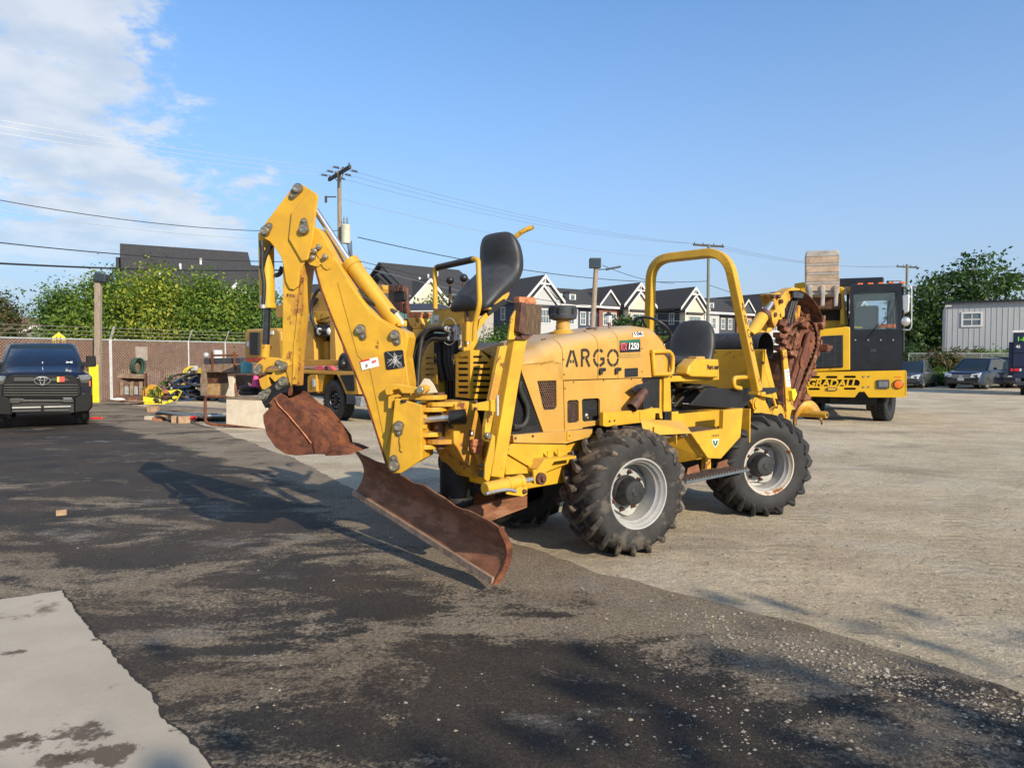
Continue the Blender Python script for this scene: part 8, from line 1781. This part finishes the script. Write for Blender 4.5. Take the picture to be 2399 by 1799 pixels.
for i,(x,y,lb,mt) in enumerate(((670,1022,'pale brick lying left of its orange mate',M['cream']),(765,1034,'orange brick end lying beside the pale brick',mat('orange_brick',(.42,.17,.09),.85,var=.2)))):
    p=gnd(*KH7(x,y)); m=MB(); m.box((0,0,.05),(.30,.16,.10)); o=m.build('brick',mt,None,bevel=.01); o.location=p; o.rotation_euler=(0,0,-.3); tag(o,lb,'brick','bricks near the steel pile')
# coil of black and blue hose in a heap
p=gnd(*KH7(1340,795)); t=thing('hose_heap','heap of coiled black and blue hose behind the timber mat','hose heap',p); r_=random.Random(4)
for k in range(30):
    m=MB(); c=Vector((r_.uniform(-.9,.9),r_.uniform(-.2,.3),.08+.75*r_.random())); R0=r_.uniform(.25,.42); tl=r_.uniform(-.5,.5); m.tube([c+Vector((math.cos(6.283*q/20)*R0*1.5,math.sin(6.283*q/20)*R0*.7,math.sin(6.283*q/20+tl)*.22)) for q in range(21)],.04,6,False); m.build('hose_loop',mat('blue_hose',(.012,.035,.09),.5,var=.3) if k==0 else (bpy.data.materials['blue_hose'] if k%4==1 else M['hose']),t,smooth=60)
m=MB(); c=Vector((-.1,-.35,.5)); m.box(c,(.35,.1,.22),Matrix.Rotation(.5,3,'Y')); m.build('cream_scrap',M['cream'],t,bevel=.02)
# big rusty bucket
t,f=jt('excavator_bucket','tall tan and rust bucket with lifting ears left of the cream steel box','bucket',520,942,-10)
jp(t,f,'back_shell',.0,[KH7(1285,370),KH7(1735,360),KH7(1750,440),KH7(1730,470),KH7(1310,465)],.7,M['dirtsteel'],.04)
jp(t,f,'top_plate',.1,[KH7(1290,300),KH7(1735,290),KH7(1740,365),KH7(1290,370)],.5,M['plas'],.03)
jp(t,f,'inner_void',.35,[KH7(1320,460),KH7(1750,460),KH7(1770,640),KH7(1340,640)],.3,M['rustdark'],.01)
jp(t,f,'lip_plate',.05,[KH7(1335,600),KH7(1590,590),KH7(1560,745),KH7(1335,745)],.25,mat('tan_rusted_plate',(.32,.20,.09),.75,var=.3,vscale=4,rust=.5,rscale=5),.01)
jp(t,f,'side_plate',-.02,[KH7(1280,360),KH7(1310,440),KH7(1340,745),KH7(1255,740),KH7(1250,560)],.1,M['dirtsteel'],.02)
for x in (1375,1638): jp(t,f,'lifting_ear',-.05,[KH7(x,215),KH7(x+18,230),KH7(x+30,440),KH7(x+10,445),KH7(x,300)],.08,M['rust'],.01)
a,b=f.onb(KH7(1385,265),.1),f.onb(KH7(1700,262),.1); m=MB(); m.cyl(a,b,.04,seg=10); m.build('pin_bar',M['rust'],t,smooth=50)
c=f.onb(KH7(1322,262),.1); m=MB(); m.ball(c,.11,10); m.build('pin_end',M['galv'],t,smooth=60)
# cream box
t,f=jt('steel_box','open cream painted steel box streaked with rust beside the hanging bucket','steel box',590,1003,-14)
jp(t,f,'front_plate',.0,[KH7(1558,770),KH7(1960,785),KH7(2050,900),KH7(2010,1135),KH7(1558,1078)],.04,M['cream'],.006)
jp(t,f,'top_flange',-.02,[KH7(1555,750),KH7(1965,765),KH7(1962,790),KH7(1555,775)],.5,M['dirtsteel'],.006)
jp(t,f,'bottom_flange',-.03,[KH7(1555,1072),KH7(2012,1128),KH7(2012,1145),KH7(1555,1090)],.6,M['rust'],.006)
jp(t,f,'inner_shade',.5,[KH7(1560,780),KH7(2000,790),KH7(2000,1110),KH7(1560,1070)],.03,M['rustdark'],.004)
jp(t,f,'leg_brace',.1,[KH7(1575,500),KH7(1640,490),KH7(1635,750),KH7(1545,745),KH7(1590,620)],.1,M['cream'],.01); jp(t,f,'leg_brace',.15,[KH7(1635,560),KH7(1660,600),KH7(1690,745),KH7(1670,748)],.05,M['rustpale'],.006)
jp(t,f,'shelf',.05,[KH7(1570,480),KH7(1890,486),KH7(1890,500),KH7(1570,495)],.5,M['rustdark'],.004)
pts=[f.onb(KH7(*q),-.12) for q in ((1560,755),(1340,748),(1312,765),(1310,1020),(1330,1060),(1400,1078),(1560,1088))]
t2=thing('rusty_hoop','rusty bent pipe hoop propped in front of the cream steel box','pipe frame',t.location,rad(-14)); m=MB(); m.tube(fillet(pts,.12),.035,8); m.build('pipe',M['rust'],t2,smooth=60)
# spare tyre, cones, hydrant cap
t,f=jt('spare_tyre','grey spare tyre lying flat under the pink cone','tyre',590,948); c=f.onb(KH7(1860,690),0)
for k in range(2):
    m=MB(); m.lathe((c.x,0,c.z-.12+.17*k),(0,0,1),[(.22,0),(.40,.0),(.45,.05),(.45,.11),(.40,.16),(.22,.16)],26); o=m.build('tyre',M['tyre'],t,smooth=40)
m=MB(); m.lathe((c.x,0,c.z+.205),(0,0,1),[(.22,0),(.22,-.04),(.05,-.04),(0,-.04)],20); m.build('rim',M['cream'],t,smooth=40)
def cone(label,x,y,Y,h,mt):
    p=atY(*KH7(x,y),Y); t=thing('traffic_cone',label,'traffic cone',p); m=MB(); m.lathe((0,0,0),(0,0,1),[(h*.30,.02),(h*.08,h),(0,h)],16); m.build('cone',mt,t,smooth=50); m=MB(); m.bb((-h*.36,-h*.36,0),(h*.36,h*.36,.025)); m.build('base',mt,t)
M['pink']=mat('hot_pink_plastic',(.70,.06,.22),.5,var=.08)
cone('hot pink traffic cone standing on the spare tyre by the hanging bucket',1910,632,23.2,.50,M['pink'])
t=thing('water_barrel','pale teal plastic jug behind the big rusty bucket','jug',atY(*KH7(1800,480),26)); m=MB(); m.lathe((0,0,0),(0,0,1),[(0,0),(.2,.0),(.22,.35),(.12,.45),(.08,.55),(0,.55)],14); m.build('jug',mat('pale_teal_plastic',(.10,.32,.32),.5),t,smooth=50)
# hoses on the fence and post
def coil(label,x,y,w,h,mt,off,n=7):
    s=s_of(KH7(x,y)[0]); d=ray(*KH7(x,y)); p=fpt(s,0,off); zc_=CAMH+d.z*((p-CAMP).dot(d)/d.dot(d)); zc_=CAMH+d.z/d.y*p.y
    t=thing('hose_coil',label,'hose',p); r=random.Random(int(x)); k_=p.y/FPX*.19892
    for i in range(n):
        a=(w/2*k_)*r.uniform(.75,1); b=(h/2*k_)*r.uniform(.85,1); m=MB(); dx=r.uniform(-.05,.05)
        m.tube([Vector((fx_.x*(math.cos(6.283*q/20)*a*1.7+dx),fx_.y*(math.cos(6.283*q/20)*a*1.7+dx),zc_+math.sin(6.283*q/20)*b))+fn*(.03*i-.05) for q in range(21)],.03,6,False); m.build('hose_loop',mt,t,smooth=60)
coil('dark green garden hose coil hanging on the slatted fence',483,390,85,190,mat('dark_green_hose',(.03,.07,.05),.55),.16)
coil('yellow hose coil hung on the fence post',1118,475,130,165,mat('yellow_hose',(.52,.40,.04),.6),.16)
s=s_of(KH7(1138,415)[0]); m=MB(); p=fpt(s,0,.25); d=ray(*KH7(1138,415)); m.box((p.x,p.y,CAMH+d.z/d.y*p.y),(.28,.2,.22)); fthing('hose_hanger','white hose hanger bracket above the yellow hose coil','bracket',m,M['galv'],bevel=.04)
# raised bed and timbers at the fence foot
t,f=jt('planter_bed','low timber edged bed with block kerb and red rail at the fence foot','planter',432,937,20)
jp(t,f,'timber',.1,[KH7(865,560),KH7(1265,560),KH7(1265,590),KH7(870,592)],.2,M['rustdark'],.01); jp(t,f,'timber',.06,[KH7(880,592),KH7(1265,590),KH7(1265,622),KH7(885,624)],.25,M['wood'],.01)
for k in range(3): jp(t,f,'kerb_block',.0,[KH7(895+115*k,627),KH7(1006+115*k,625),KH7(1006+115*k,665),KH7(895+115*k,668)],.25,M['galv'],.01)
jp(t,f,'red_rail',.02,[KH7(800,672),KH7(1265,665),KH7(1265,715),KH7(810,712)],.1,mat('faded_red_paint',(.36,.11,.06),.7,var=.2),.01)
foliage('weeds',[(-.5,.6,.45,.25,.2,.5),(.9,.7,.45,.3,.2,.55),(-.9,.5,.25,.2,.2,.3)],700,.10,LV['mid'],t,61,.16)
jp(t,f,'rail_post',.35,[KH7(960,490),KH7(972,490),KH7(972,560),KH7(960,560)],.05,M['plas'],0); jp(t,f,'rail',.35,[KH7(960,488),KH7(1265,490),KH7(1265,498),KH7(960,496)],.05,M['plas'],0)
# ground scraps
p=gnd(*KH7(455,838)); t=thing('scrap_sheet','rusty sheet steel scraps flat on the ground before the ribbed bucket','scrap',p); r_=random.Random(2)
for k in range(5):
    m=MB(); m.box((r_.uniform(-.5,.5),r_.uniform(-.3,.4),.03+.03*k),(r_.uniform(.7,1.1),.35,.02),Matrix.Rotation(r_.uniform(-.5,.5),3,'Z')@Matrix.Rotation(r_.uniform(-.06,.06),3,'Y')); m.build('sheet',M['rust'],t)
p=gnd(*KH7(285,812)); m=MB(); m.ball((0,0,.08),.22,10,(1.3,.8,.35)); o=m.build('white_rag',M['white'],None,smooth=60); o.location=p; tag(o,'crumpled white bag on the ground in front of the ribbed bucket','bag')
p=gnd(227,982); m=MB(); m.box((0,0,.03),(.30,.09,.05),Matrix.Rotation(.2,3,'Z')); o=m.build('red_scrap',M['redlens'],None,bevel=.015); o.location=p; tag(o,'small red scrap on the asphalt beside the pickup tyre','litter')
p=gnd(*[x*1.08454 for x in (133,1113)]); m=MB(); m.box((0,0,.03),(.10,.06,.06),Matrix.Rotation(.5,3,'Z')); o=m.build('wood_chip',M['wood'],None,bevel=.008); o.location=p; tag(o,'small orange wood chip alone on the dirty asphalt at left','litter')
